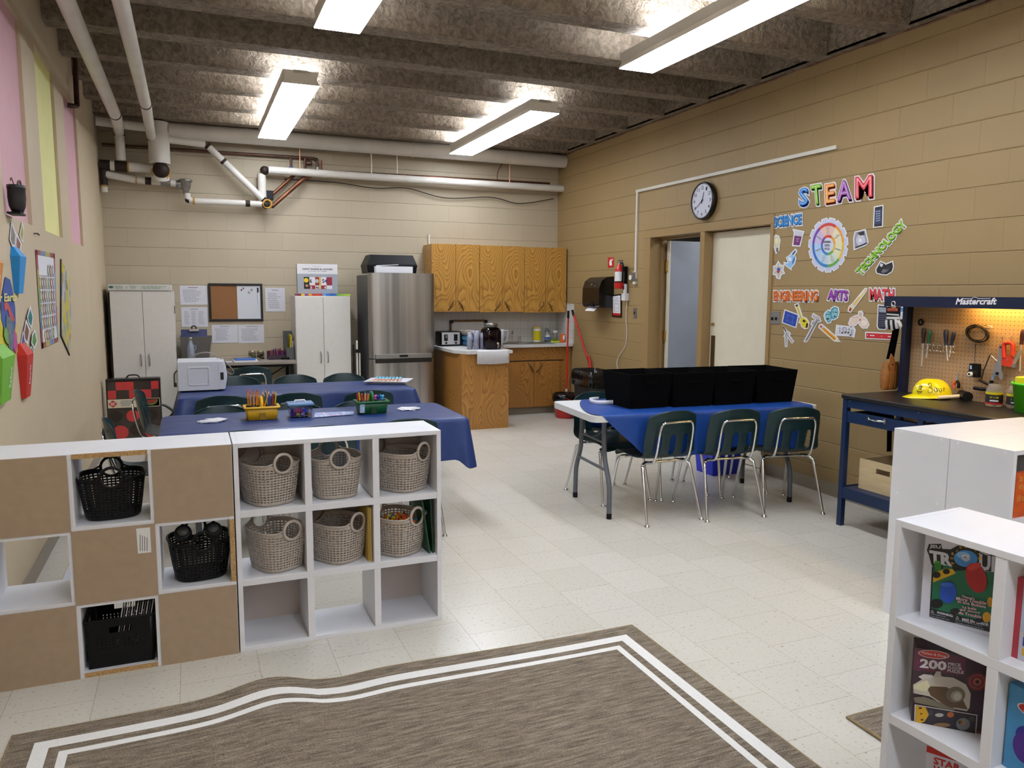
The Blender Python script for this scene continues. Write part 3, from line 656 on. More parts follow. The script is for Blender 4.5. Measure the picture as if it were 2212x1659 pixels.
# black fabric bins
def bin_proto():
    t = thing('fabric_bin', '', 'bin', local=True, group='black fabric bins on the right table'); b, tt, h = (.155, .175), (.178, .20), .245
    mb = MB(); th = .006
    lo = [(-b[0],-b[1]),(b[0],-b[1]),(b[0],b[1]),(-b[0],b[1])]; hi = [(-tt[0],-tt[1]),(tt[0],-tt[1]),(tt[0],tt[1]),(-tt[0],tt[1])]
    n = 8; rows = []
    for k in range(7):
        f = k/6; r = []
        for e in range(4):
            for i in range(n):
                a, c = lo[e], lo[(e+1) % 4]; a2, c2 = hi[e], hi[(e+1) % 4]; g_ = i/n
                x = (a[0]+(c[0]-a[0])*g_)*(1-f)+(a2[0]+(c2[0]-a2[0])*g_)*f; y = (a[1]+(c[1]-a[1])*g_)*(1-f)+(a2[1]+(c2[1]-a2[1])*g_)*f
                k_ = 1-.03*math.sin(PI*g_)*math.sin(PI*f); r.append(Vector((x*k_, y*k_, h*f)))
        rows.append(r)
    mb.grid(rows, M_blk_fab, smooth=False, closed=True); mb.add(rows[0], [tuple(range(4*n))[::-1]], M_blk_fab); mb.build('body', t, solid=th)
    MB().tube(spline([(-.05,-.188,.185),(-.03,-.192,.178),(.03,-.192,.178),(.05,-.188,.185)]), .006, M_blk_fab).build('handle', t)
    MB().box((.148,-.176,.03), (.152,-.166,.055), mat('orange_tag', '#b9562f', rough=.6)).build('tag', t)
    return t
b0 = bin_proto()
for i, (x, y, rz, lb) in enumerate(((2.995, 4.83, -.02, 'black fabric bin at the left end of the row, its long side showing'), (3.345, 4.79, -.06, 'black fabric bin, second from the left in the row of four'), (3.69, 4.765, -.07, 'black fabric bin, third from the left in the row of four'), (4.06, 4.745, -.09, 'black fabric bin at the tan wall end of the row'))):
    if i == 0: o = b0; o.location = (x, y, .7515); o.rotation_euler = (0,0,rz); o['label'] = lb
    else: dup(b0, (x, y, .7515), rz, lb)
st = MB(); st.slab(spline([(2.72,5.02,.752),(2.80,5.05,.752),(2.92,5.02,.752)], 4) + spline([(2.925,5.0,.752),(2.80,5.03,.752),(2.74,4.99,.752),(2.74,4.95,.752)], 4)[0:1], (0,0,.02), M_pap)
st = MB(); 
for q in (spline([(2.83,5.10,.752),(2.74,5.08,.752),(2.71,4.98,.752),(2.74,4.92,.752),(2.86,4.90,.752)], 5),): st.grid([q, [a+Vector((0,0,.03)) for a in q]], M_pap)
tag(st.build('paper_strip', solid=.002), 'white curled paper headband standing on the blue sheet by the bins', 'paper strip')
# blue tub under the table
bt_ = thing('recycling_tub', 'bright blue plastic tub on the floor under the bin table', 'tub', (4.26, 5.46, 0), local=True)
M_tub = mat('bright_blue_plastic', '#1d2fd0', rough=.4, var=.03); q = MB()
rows = [[Vector((sx*k, sy_*k*.7, z)) for sx, sy_ in ((-.19,-.19),(.19,-.19),(.19,.19),(-.19,.19))] for k, z in ((.86,0),(1,.28),(1.06,.285),(1.06,.30))]
q.grid(rows, M_tub, smooth=False, closed=True); q.add(rows[0], [(3,2,1,0)], M_tub); q.build('body', bt_, solid=.004, bevel=.004)
# ================================================================ RUGS
M_rug = mat('heathered_rug', '#84786a', rough=.95, var=0); nt, b, N, L = nodes(M_rug)
g = N('ShaderNodeNewGeometry'); mp = N('ShaderNodeMapping'); mp.inputs['Scale'].default_value = (5, 46, 1); L(g.outputs['Position'], mp.inputs[0])
n1 = N('ShaderNodeTexNoise'); n1.inputs['Scale'].default_value = 1.6; n1.inputs['Detail'].default_value = 8; n1.inputs['Roughness'].default_value = .75; L(mp.outputs[0], n1.inputs['Vector'])
n2 = N('ShaderNodeTexNoise'); n2.inputs['Scale'].default_value = 260; n2.inputs['Detail'].default_value = 3; L(g.outputs['Position'], n2.inputs['Vector'])
ad = N('ShaderNodeMath'); ad.operation = 'MULTIPLY_ADD'; ad.inputs[1].default_value = .45; L(n2.outputs['Fac'], ad.inputs[0]); ms = N('ShaderNodeMath'); ms.operation = 'MULTIPLY'; ms.inputs[1].default_value = .7; L(n1.outputs['Fac'], ms.inputs[0]); L(ms.outputs[0], ad.inputs[2])
r1 = N('ShaderNodeValToRGB'); e = r1.color_ramp.elements; e[0].position = .42; e[0].color = C4(hexc('#43382c')); e[1].position = .72; e[1].color = C4(hexc('#a39785')); k = e.new(.56); k.color = C4(hexc('#736656'))
L(ad.outputs[0], r1.inputs[0]); L(r1.outputs[0], b.inputs['Base Color']); bp = N('ShaderNodeBump'); bp.inputs['Strength'].default_value = .8; bp.inputs['Distance'].default_value = .006; L(ad.outputs[0], bp.inputs['Height']); L(bp.outputs[0], b.inputs['Normal'])
M_rugw = mat('white_rug_pile', '#e6e4e0', rough=.95, var=.05, scale=200, bump=.5)
M_bind = mat('rug_binding', '#8d7a58', rough=.9, var=.2, scale=60)
def rug(x0, x1, y0, y1, wave, label):
    t = thing('area_rug', label, 'rug', ((x0+x1)/2, (y0+y1)/2, 0), local=True)
    ins = [0, .08, .13, .165, .195]; cx_, cy_ = (x0+x1)/2, (y0+y1)/2
    def axis(a, b): 
        v = [a+i for i in ins]; w_ = [b-i for i in ins][::-1]; n = int((w_[0]-v[-1])/.035); return v + [v[-1]+(w_[0]-v[-1])*i/n for i in range(1, n)] + w_
    xs, ys = axis(x0, x1), axis(y0, y1)
    def wv(x, y):
        if not wave: return Vector((x-cx_, y-cy_, .012))
        g_ = math.exp(-((x-.22-.12*(3-y))/.16)**2) - .6*math.exp(-((x-.48-.12*(3-y))/.13)**2); k_ = max(0, min(1, 1-(3.05-y)/1.0))
        yy = y + .042*g_*k_ + (.012*math.sin(x*3.1)+.03*(1-(x-x0)/(x1-x0)))*k_
        return Vector((x-cx_, yy-cy_, .012+.022*max(0, g_)*k_))
    mb = MB(); V = [wv(x, y) for y in ys for x in xs]; nx = len(xs)
    F0, F1 = [], []
    for j in range(len(ys)-1):
        for i in range(nx-1):
            xm, ym = (xs[i]+xs[i+1])/2, (ys[j]+ys[j+1])/2; d = min(xm-x0, x1-xm, ym-y0, y1-ym)
            (F1 if .08 < d < .13 or .165 < d < .195 else F0).append((j*nx+i, j*nx+i+1, (j+1)*nx+i+1, (j+1)*nx+i))
    mb.add(V, F0, M_rug, True); mb.add(V, F1, M_rugw, True); mb.build('pile', t)
    ed = [(x, y0) for x in xs] + [(x1, y) for y in ys[1:]] + [(x, y1) for x in xs[::-1][1:]] + [(x0, y) for y in ys[::-1][1:-1]]
    MB().tube([wv(x, y)-Vector((0,0,.0055)) for x, y in ed], .0065, M_bind, n=8, closed=True).build('binding', t)
rug(-.64, 1.862, .9, 3.0, True, 'large heathered brown rug with white double border, rippled far edge')
rug(2.19, 4.2, .75, 2.01, False, 'second brown rug with white border, corner showing by the low shelf')
# ================================================================ BACK WALL: CABINETS, DESK, FRIDGE
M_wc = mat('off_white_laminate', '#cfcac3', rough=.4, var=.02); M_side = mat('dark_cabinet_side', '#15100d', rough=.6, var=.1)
M_steel_h = mat('brushed_handle', (.35,.34,.33), rough=.35, metal=1, var=0)
def storage_cabinet(name_label, x0, x1, yf, yb, z1, hx, hz0, hz1):
    t = thing('storage_cabinet', name_label, 'cabinet', ((x0+x1)/2, (yf+yb)/2, 0), local=False)
    b = MB().box((x0, yf+.02, .0), (x1, yb, z1), M_wc); b.build('body', t, bevel=.002)
    xm = (x0+x1)/2
    for a, c, h in ((x0+.003, xm-.002, hx[0]), (xm+.002, x1-.003, hx[1])):
        d = MB().box((a, yf, .05), (c, yf+.019, z1-.012), M_wc).build('door', t, bevel=.002)
        MB().tube(spline([(h, yf, hz0), (h+.003, yf-.022, hz0+.012), (h+.004, yf-.026, (hz0+hz1)/2), (h+.003, yf-.022, hz1-.012), (h, yf, hz1)], 5), .006, M_steel_h).build('handle', d)
    return t
t = storage_cabinet('tall white two-door cabinet in the left back corner', -.775, -.165, 9.0, 9.45, 1.56, (-.51, -.43), .77, .89)
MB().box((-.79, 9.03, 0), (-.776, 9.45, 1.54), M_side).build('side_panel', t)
MB().box((-.163, 8.995, 1.32), (-.158, 9.02, 1.40), M_black).build('hinge', t)
bx_ = MB().box((-.785, 9.0, 1.563), (-.185, 9.40, 1.625), mat('white_carton', '#cbc9c4', rough=.6)); pl = Plane((0, 9.0, 0), (0,-1,0), (1,0,0))
grn = mat('grey_green_print', '#7c9482', rough=.7, var=0); dgr = mat('dark_green_print', '#274a35', rough=.7, var=0)
bx_.add([pl.uv(-.755+.026*math.cos(a), 1.595+.016*math.sin(a), .001) for a in [2*PI*i/16 for i in range(16)]], [tuple(range(16))], grn)
bx_.add([pl.uv(-.755+.017*math.cos(a), 1.595+.007*math.sin(a), .0015) for a in [2*PI*i/16 for i in range(16)]], [tuple(range(16))], dgr)
for a0, a1, b0_, b1, s_ in ((-.72,-.64,1.577,1.612,1), (-.62,-.60,1.58,1.605,2), (-.585,-.50,1.578,1.612,3), (-.48,-.22,1.575,1.61,4)): lines(bx_, pl, a0, a1, b0_, b1, 5, grn, .001, .55, s_)
tag(bx_.build('carton', bevel=.002), 'flat white carton with grey-green print lying on the left cabinet', 'box')
t = storage_cabinet('tall white two-door cabinet standing left of the steel fridge', 1.085, 1.705, 9.0, 9.45, 1.51, (1.352, 1.432), .75, .873)
# papers on the wall
M_sheet = mat('printed_sheet', '#cfced4', rough=.6, var=0); M_pg = mat('grey_print', '#8d8c94', rough=.7, var=0); M_pr = mat('plum_print', '#8a5a6a', rough=.7, var=0)
pw = Plane((0, WB, 0), (0,-1,0), (1,0,0))
def paper(x0, x1, z0, z1, label, seed, title=M_pg, cols=1):
    m = MB().box((x0, WB-.004, z0), (x1, WB-.0005, z1), M_sheet)
    w_, h_ = x1-x0, z1-z0
    lines(m, pw, x0+.3*w_, x1-.2*w_, z1-.13*h_, z1-.08*h_, 1, title, .005, .8, seed)
    for c in range(cols): lines(m, pw, x0+w_*(.1+.8*c/cols), x0+w_*(.1+.8*(c+.85)/cols), z0+.12*h_, z1-.2*h_, 9, M_pg, .005, .35, seed+c)
    return tag(m.build('notice_sheet'), label, 'paper', 'sheets pinned round the notice board')
paper(-.108, .178, 1.405, 1.62, 'upper sheet of small print left of the notice board', 1, M_pr)
paper(-.104, .172, 1.155, 1.378, 'lower sheet with a table left of the notice board', 2, cols=3)
paper(.209, .488, .968, 1.176, 'left one of the two sheets below the notice board', 3, cols=1)
paper(.494, .777, .96, 1.174, 'right one of the two sheets below the notice board', 4, cols=1)
pp = paper(.805, 1.027, 1.325, 1.602, 'upright sheet with small pictures right of the notice board', 5, cols=1)
# notice board
t = thing('notice_board', 'black framed board, half cork and half white', 'board', (.48, WB, 1.216), local=False)
M_frb = mat('black_frame', '#0c0a09', rough=.35, var=0)
m = MB(); x0, x1, z0, z1, f = .187, .775, 1.216, 1.648, .026
m.box((x0, WB-.022, z0), (x1, WB, z0+f), M_frb).box((x0, WB-.022, z1-f), (x1, WB, z1), M_frb).box((x0, WB-.022, z0+f), (x0+f, WB, z1-f), M_frb).box((x1-f, WB-.022, z0+f), (x1, WB, z1-f), M_frb); m.build('frame', t, bevel=.003)
MB().box((x0+f, WB-.012, z0+f), (.495, WB-.002, z1-f), mat('cork', '#8b5f3a', rough=.9, var=.15, scale=200)).build('cork_half', t)
wb = MB().box((.495, WB-.012, z0+f), (x1-f, WB-.002, z1-f), mat('whiteboard', '#c9ccd2', rough=.25, var=0)).build('white_half', t)
tag(MB().cyl((.726, WB-.022, 1.42), (.724, WB-.022, 1.545), .007, M_pap).cyl((.724, WB-.022, 1.545), (.7235, WB-.022, 1.60), .0085, M_black).build('whiteboard_marker'), 'white marker with black cap clipped at the right of the board', 'marker')
for (x, z, c, lb) in ((.625, 1.545, '#8a8d92', 'lower grey round magnet on the whiteboard'), (.655, 1.575, '#83868b', 'upper grey round magnet on the whiteboard'), (.545, 1.575, '#3a3c55', 'dark blue magnet on the whiteboard'), (.565, 1.592, '#7a2a2a', 'dark red magnet on the whiteboard')):
    tag(MB().cyl((x, WB-.012, z), (x, WB-.02, z), .013 if 'round' in lb else .009, mat('magnet'+c, c, rough=.4, var=0)).build('magnet', bevel=.001), lb, 'magnet', 'magnets on the whiteboard')
# game boxes on the right cabinet
t = thing('game_box', 'grey and white board game box with snakes and ladders title, standing upright', 'board game', (1.355, 9.14, 1.535), local=False)
M_gy = mat('grey_box', '#9a9ea6', rough=.5, var=.02); gx0, gx1, gz0, gz1 = 1.128, 1.582, 1.536, 1.873
MB().box((gx0, 9.10, gz0), (gx1, 9.18, gz1), M_gy).build('box', t, bevel=.002)
pl = Plane((gx0, 9.10, gz0), (0,-1,0), (1,0,0)); W_, H_ = gx1-gx0, gz1-gz0
g_ = MB(); rd = mat('game_red', '#8f1f33', rough=.5, var=0); wt = mat('game_white', '#d9d6d8', rough=.6, var=0); yl = mat('game_yellow', '#d9b81a', rough=.5, var=0); bk = mat('ink_black', '#131218', rough=.6, var=0)
def R_(mb, pl, a0, b0_, a1, b1, mt, off): mb.add([pl.uv(a0,b0_,off), pl.uv(a1,b0_,off), pl.uv(a1,b1,off), pl.uv(a0,b1,off)], [(0,1,2,3)], mt)
def D_(mb, pl, a, b_, r, mt, off, ry=None, n=20): mb.add([pl.uv(a+r*math.cos(2*PI*i/n), b_+(ry or r)*math.sin(2*PI*i/n), off) for i in range(n)], [tuple(range(n))], mt)
def T_(mb, pl, w_, a0, b0_, a1, b1, mt, off, bold=.02, shear=0): word(mb, w_, pl.uv(a0,b0_), pl.uv(a1,b0_), pl.uv(a0,b1), mt, pl.n, off, bold, shear)
R_(g_, pl, 0, H_*.665, W_, H_, wt, .0008)
T_(g_, pl, 'GIANT SNAKES & LADDERS', W_*.13, H_*.80, W_*.88, H_*.855, bk, .0015, .03); T_(g_, pl, 'SCHOOL OF GAMES', W_*.27, H_*.745, W_*.74, H_*.765, bk, .0015); lines(g_, pl, W_*.38, W_*.64, H_*.9, H_*.93, 1, M_pg, .0015, .4, 3)
g_.build('title_panel', t)
g_ = MB(); wx0, wx1, wz0, wz1 = W_*.16, W_*.86, H_*.16, H_*.56; R_(g_, pl, wx0, wz0, wx1, wz1, bk, .0008)
D_(g_, pl, wx0+.026, H_*.45, .026, yl, .0014); D_(g_, pl, wx0+.032, H_*.27, .016, mat('tan_chip', '#b9825c', rough=.6, var=0), .0014)
cw_ = (wx1-wx0-.062)/4
for i in range(4):
    for j in range(2):
        R_(g_, pl, wx0+.062+i*cw_, wz0+(wz1-wz0)*(.0 if j == 0 else .3), wx0+.062+(i+1)*cw_, wz0+(wz1-wz0)*(.3 if j == 0 else 1), (wt, rd)[(i+j+1) % 2 if i != 2 else 0 if j else 1], .0014)
T_(g_, pl, '6', wx0+.064, H_*.36, wx0+.09, H_*.5, bk, .002, .03); T_(g_, pl, '54', wx0+.205, H_*.36, wx0+.262, H_*.5, mat('ink_navy', '#1c2b5e', rough=.6, var=0), .002, .03)
T_(g_, pl, '5', wx0+.07, H_*.165, wx0+.09, H_*.25, wt, .002, .03); T_(g_, pl, '46', wx0+.13, H_*.165, wx0+.17, H_*.25, mat('ink_navy'), .002, .03); T_(g_, pl, '47', wx0+.225, H_*.165, wx0+.27, H_*.25, wt, .002, .03)
D_(g_, pl, wx0+.145, H_*.43, .024, mat('die_grey', '#b9bcc4', rough=.5, var=0), .0024, n=6); R_(g_, pl, wx0+.172, wz0, wx0+.186, wz1, yl, .0022)
g_.build('window_picture', t)
rb_ = MB(); cs_ = ['#8e1f4c','#d8c22a','#8e3fa0','#e0a021','#c23a2a','#c23a2a','#b9302a','#5fa0d6','#2f6fc0','#1f55b0','#2a5fb8','#6aa84f','#86b340','#a5c43c','#b2cc4a']
for i, c in enumerate(cs_): rb_.box((1.118+i*.0397, 9.03, 1.512), (1.118+(i+1)*.0397, 9.30, 1.5345), mat('bow'+c, c, rough=.4, var=.15, scale=60))
tag(rb_.build('game_box'), 'flat rainbow-edged game box lying under the snakes and ladders box', 'board game')
# desk
M_dt = mat('grey_wood_desk', '#8b8178', rough=.5, var=.12, scale=20, stretch=(.2,1,1))
t = thing('desk', 'narrow grey-topped desk with dark metal legs between the white cabinets', 'desk', (.46, 9.16, 0), local=False)
MB().box((-.15, 8.88, .755), (1.075, 9.45, .785), M_dt).build('desktop', t, bevel=.002)
for x in (-.12, 1.02):
    for y in (8.93, 9.40): MB().box((x-.015, y-.015, 0), (x+.02, y+.015, .755), M_black).build('leg', t)
MB().box((-.12, 8.92, .725), (1.02, 8.94, .755), M_black).build('rail', t); MB().tube([(1.02, 9.40, .70), (.55, 9.40, .40)], .006, M_black).build('brace', t)
gb = thing('paper_bin', 'grey tapered fabric bin on the desk behind the water bottle', 'bin', (.05, 9.24, .786), local=False)
M_gfab = mat('grey_felt', '#5f5c59', rough=.95, var=.1, scale=80); P = [(-.11, 9.15, .786), (.16, 9.15, .786), (.16, 9.35, .786), (-.11, 9.35, .786)]; Q = [(-.125, 9.12, 1.06), (.20, 9.12, 1.06), (.20, 9.38, 1.06), (-.125, 9.38, 1.06)]
MB().grid([[Vector(p) for p in P], [Vector(p) for p in Q]], M_gfab, smooth=False, closed=True).add(P, [(0,1,2,3)], M_gfab).build('body', gb, solid=.005)
cbd = thing('clipboard', 'dark blue clipboard standing in the grey bin', 'clipboard', (.04, 9.25, .80), local=False)
MB().slab([(-.115, 9.20, .90), (.155, 9.20, .90), (.155, 9.30, 1.135), (-.115, 9.30, 1.135)], (0, .006, 0), mat('dark_blue_board', '#151c50', rough=.4, var=.05)).build('board', cbd)
MB().box((-.03, 9.27, 1.115), (.07, 9.295, 1.14), M_chrome).tube(spline([(-.0,9.28,1.14),(.0,9.28,1.165),(.02,9.28,1.175),(.04,9.28,1.165),(.04,9.28,1.14)]), .006, M_black).build('clip', cbd)
bo = thing('water_bottle', 'pale grey steel water bottle before the dark blue clipboard', 'bottle', (-.02, 8.97, .786), local=True)
M_bot = mat('pale_grey_steel', '#8f97a6', rough=.35, metal=.3, var=.04)
MB().lathe([(0,0),(.034,0),(.036,.01),(.036,.16),(.03,.19),(.018,.225),(.0165,.245)], M_bot).build('body', bo); MB().lathe([(.0165,.245),(.018,.247),(.018,.275),(.014,.28),(0,.28)], M_steel_h).build('cap', bo)
MB().tube(spline([(.03,0,.19),(.05,0,.185),(.05,0,.15),(.034,0,.14)]), .004, M_bot, n=6).build('loop', bo)
jr_glass = mat('clear_glass', (.85,.88,.87), rough=.05, trans=1, var=0); M_gold = mat('gold_lid', (.45,.38,.22), rough=.4, metal=1, var=0)
for i, (x, lb, c) in enumerate(((.625, 'left one of the two small glass jars on the desk', '#6b6a2a'), (.715, 'right one of the two small glass jars on the desk', '#4a3a1a'))):
    j = thing('glass_jar', lb, 'jar', (x, 9.26, .786), local=True, group='small glass jars on the desk')
    MB().lathe([(0,0),(.038,0),(.042,.008),(.042,.07),(.036,.082)], jr_glass, n=20).build('jar', j); MB().lathe([(.036,.078),(.038,.078),(.038,.096),(0,.096)], M_gold, n=20).build('lid', j)
    q = MB()
    for k in range(14): a = random.uniform(0, 6.28); q.tube([(.028*math.cos(a), .028*math.sin(a), .01+.004*k), (.028*math.cos(a+2.4), .028*math.sin(a+2.4), .012+.004*k)], .004, mat('jar_'+c, c, rough=.5, var=.3, scale=60), n=5)
    q.build('contents', j)
og = thing('desk_organizer', 'mesh desk organizer heaped with purple and red pens, beside the jars', 'organizer', (.90, 9.24, .786), local=False)
MB().box((.79, 9.16, .786), (1.0, 9.32, .79), M_black).grid([[Vector((.79+.03*k, 9.16, .786+.05*k)), Vector((1.0-.01*k, 9.16, .786+.05*k)), Vector((1.0, 9.32, .786+.09*k)), Vector((.79, 9.32, .786+.09*k))] for k in (0, 1)], mat('plum_mesh', '#3c2838', rough=.6, var=.3, scale=90), closed=True, smooth=False).build('tray', og, solid=.003)
q = MB(); cs_ = ['#7a2f6a','#a8323c','#4a2a7a','#c2562a','#2a3a6a','#8a3a5a','#1a1a1a']
for k in range(34):
    a = PI*k/33; x = .895-.085*math.cos(a); q.tube([(x, 9.18+random.random()*.1, .80), (x+random.uniform(-.02,.02), 9.2+random.random()*.09, .82+.075*math.sin(a)+random.random()*.02)], .0055, mat('pen'+cs_[k % 7], cs_[k % 7], rough=.4, var=0), n=6)
tag(q.build('desk_pens'), 'jumble of red, purple and dark pens heaped in the desk organizer', 'pens', kind='stuff')
sg = MB().tube(spline([(.93,9.10,.80),(.95,9.08,.81),(.99,9.09,.80),(1.02,9.12,.79)]), .004, M_black).ell((.945,9.09,.803), (.024,.008,.015), M_black, 8).ell((.995,9.09,.803), (.024,.008,.015), M_black, 8)
tag(sg.build('sunglasses'), 'black sunglasses on the desk in front of the organizer', 'glasses')
mf = thing('magazine_file', 'grey mesh magazine file with yellow booklets at the desk right end', 'file holder', (1.03, 9.25, .786), local=False)
M_mesh = mat('grey_mesh', '#5d605f', rough=.5, metal=.4, var=.2, scale=150)
q = MB(); q.slab([(.985,9.12,.786),(.985,9.40,.786),(.985,9.40,1.10),(.985,9.36,1.10),(.985,9.12,.92)], (.003,0,0), M_mesh).slab([(1.075,9.12,.786),(1.075,9.40,.786),(1.075,9.40,1.10),(1.075,9.36,1.10),(1.075,9.12,.92)], (.003,0,0), M_mesh)
q.box((.985,9.40,.786),(1.078,9.403,1.10), M_mesh).box((.985,9.12,.786),(1.078,9.123,.92), M_mesh); q.build('holder', mf)
tag(MB().slab([(1.02,9.15,.79),(1.02,9.37,.79),(1.04,9.37,1.06),(1.04,9.15,1.06)], (.02,0,0), mat('yellow_cover', '#b9a820', rough=.5)).build('booklet'), 'yellow booklet in the grey magazine file', 'book')
tag(MB().slab([(1.05,9.15,.79),(1.05,9.37,.79),(1.062,9.37,.99),(1.062,9.15,.99)], (.008,0,0), M_pap).build('booklet'), 'white booklet right of the yellow one in the magazine file', 'book')
q = MB().box((.42,8.95,.802), (.64,9.12,.818), mat('blue_folder', '#2a5fae', rough=.4)); tag(q.build('folder', bevel=.006), 'blue zip folder lying on the desk', 'folder')
tag(MB().box((.41,8.93,.786), (.66,9.13,.801), M_pap).build('paper_stack'), 'white papers under the blue folder', 'papers')
tag(MB().box((.49,9.20,.786), (.60,9.29,.80), mat('pink_pad', '#d9a3a0', rough=.7)).build('sticky_note_pad'), 'pink note pad behind the blue folder', 'note pad')
tag(MB().box((.31,8.98,.786), (.40,9.06,.789), M_pap).build('loose_sheet'), 'small white sheet on the desk left of the blue folder', 'paper')
# folding trolley between cabinet and fridge
t = thing('folding_trolley', 'black and silver folding trolley between the right cabinet and fridge', 'trolley', (1.77, 8.93, 0), local=False)
MB().box((1.745, 8.90, .02), (1.762, 8.92, 1.0), M_lampw).box((1.775, 8.90, .02), (1.79, 8.92, .86), M_lampw).build('frame', t)
MB().box((1.735, 8.89, .86), (1.80, 8.93, .90), M_black).build('clamp', t); MB().cyl((1.735, 8.93, .09), (1.80, 8.93, .09), .09, M_black, n=24).build('wheel', t); MB().box((1.722, 8.95, .05), (1.732, 9.0, .95), M_black).build('strap', t)
# fridge
M_steel = mat('brushed_steel', (.42,.41,.40), rough=.3, metal=1, var=.5, scale=7, stretch=(1.3,1,.02)); M_fside = mat('grey_fridge_side', '#4b4a4d', rough=.45, metal=.2, var=.04)  # door steel: dark and bright upright bands in the colour imitate its sheen
t = thing('fridge', 'stainless steel bottom-freezer fridge beside the wooden cabinets', 'fridge', (2.245, 9.06, 0), local=False)
fx0, fx1, fy = 1.862, 2.636, 8.72
MB().box((fx0, fy+.075, .02), (fx1, 9.40, 1.755), M_fside).build('cabinet_body', t, bevel=.006)
def fdoor(z0, z1):
    rows = []
    for z in (z0, z1):
        r = [Vector((fx0+.002, fy+.07, z))]
        for i in range(17): u = i/16; r.append(Vector((fx0+.002+(fx1-fx0-.004)*u, fy+.028-.028*math.sin(PI*u)**.6, z)))
        r.append(Vector((fx1-.002, fy+.07, z))); rows.append(r)
    m = MB().grid(rows, M_steel, smooth=True); n = len(rows[0]); m.add(rows[0], [tuple(range(n))[::-1]], M_fside); m.add(rows[1], [tuple(range(n))], M_fside); return m
fdoor(.80, 1.775).build('upper_door', t); fdoor(.06, .79).build('freezer_door', t)
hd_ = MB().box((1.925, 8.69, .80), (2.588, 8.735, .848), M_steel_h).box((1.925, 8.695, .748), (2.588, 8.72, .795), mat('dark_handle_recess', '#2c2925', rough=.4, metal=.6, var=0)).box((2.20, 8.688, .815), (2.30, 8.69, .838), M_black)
hd_.build('handle', t, bevel=.003)
t2 = thing('storage_case', 'black plastic case lying on the fridge', 'case', (2.15, 9.0, 1.776), local=False)
P = lambda x0, x1, y0, y1, z: [Vector((x0,y0,z)), Vector((x1,y0,z)), Vector((x1,y1,z)), Vector((x0,y1,z))]
MB().grid([P(1.885,2.455,8.86,9.2,1.776), P(1.875,2.465,8.85,9.21,1.86), P(1.878,2.462,8.853,9.207,1.88), P(1.925,2.425,8.89,9.17,1.985)], M_black, closed=True, smooth=False).add(P(1.925,2.425,8.89,9.17,1.985), [(0,1,2,3)], M_black).build('case_shell', t2, bevel=.008)
MB().box((1.873,8.848,1.855), (2.467,9.212,1.868), M_black).build('seam_rim', t2)
t3 = thing('document_box', 'white open box of papers on the fridge before the black case', 'box', (2.16, 8.80, 1.776), local=False)
MB().box((1.955,8.755,1.776), (2.385,8.845,1.85), M_pap).build('box', t3, bevel=.003)
MB().slab([(1.96,8.76,1.851),(2.18,8.76,1.865),(2.24,8.84,1.872),(1.98,8.84,1.858)], (0,0,.004), M_pap).build('sheet', t3)

# ================================================================ KITCHEN UNITS
W1 = wood('plywood_light', '#cb9848', '#9c6a2d', 1.0, .3, 1.7); W2 = wood('plywood_lower', '#b57f3e', '#915f2a', 1.1, .35, 5.2); W3 = wood('plywood_peninsula', '#bf8944', '#99662c', 1.2, .35, 9.1)
M_bz = mat('aged_brass_pull', (.22,.13,.05), rough=.4, metal=1, var=0); M_count = mat('white_countertop', '#c8c6c4', rough=.4, var=.05, scale=60)
def pull(x, y, z, sg, parent, L=.125, dx=.04):
    P = spline([(x-sg*dx, y, z-L/2), (x-sg*dx*.5, y-.018, z-L*.3), (x, y-.024, z), (x+sg*dx*.5, y-.018, z+L*.3), (x+sg*dx, y, z+L/2)], 4); k = len(P)
    MB().tube(P, [.005+.005*math.sin(PI*i/(k-1)) for i in range(k)], M_bz).build('handle', parent)
uy = 9.134
for i, (x0, x1) in enumerate(((2.72, 3.345), (3.345, 3.955), (3.955, 4.555))):
    t = thing('wall_cabinet', ['wooden wall cabinet next to the fridge', 'middle one of the three wooden wall cabinets', 'wooden wall cabinet at the right corner'][i], 'cabinet', ((x0+x1)/2, 9.3, 1.31), group='wooden wall cabinets over the sink')
    zt, zb = 2.142-.004*i, 1.325-.008*i
    MB().box((x0, uy+.02, zb), (x1, WB-.001, zt), W1).build('body', t)
    xm = (x0+x1)/2
    for a, b_, sg in ((x0+.003, xm-.002, 1), (xm+.002, x1-.003, -1)):
        d = MB().box((a, uy, zb-.004), (b_, uy+.019, zt+.004), W1).build('door', t, bevel=.002)
        pull(xm-.065 if sg == 1 else xm+.065, uy, zb+.075, sg, d)
br_ = MB().box((2.775, WB-.004, 2.14), (2.80, WB-.001, 2.28), M_lampw).box((2.775, WB-.03, 2.14), (2.778, WB-.001, 2.28), M_lampw); tag(br_.build('metal_bracket'), 'small steel angle bracket above the wall cabinet beside the fridge', 'bracket')
# base run under the sink
t = thing('sink_cabinet', 'wooden base cabinet under the sink along the back wall', 'cabinet', (3.95, 9.2, 0), local=False)
MB().box((3.37, 9.0, .09), (4.565, 9.45, .87), W2).build('body', t); MB().box((3.37, 9.06, 0), (4.565, 9.45, .09), M_base).build('toe_kick', t)
for i, (a, b_) in enumerate(((3.40, 3.62), (3.625, 4.03), (4.035, 4.40))):
    d = MB().box((a, 8.98, .10), (b_, 8.999, .685), W2).build('door', t, bevel=.002)
    if i == 0: pull(3.56, 8.98, .60, -1, d)
    if i == 1: pull(3.985, 8.98, .61, -1, d)
    if i == 2: pull(4.10, 8.98, .61, 1, d)
MB().box((3.40, 8.985, .692), (4.45, 8.999, .70), M_side).build('gap_strip', t)
t = thing('peninsula_cabinet', 'wooden cabinet standing out into the room beside the fridge', 'cabinet', (3.08, 8.8, 0), local=False)
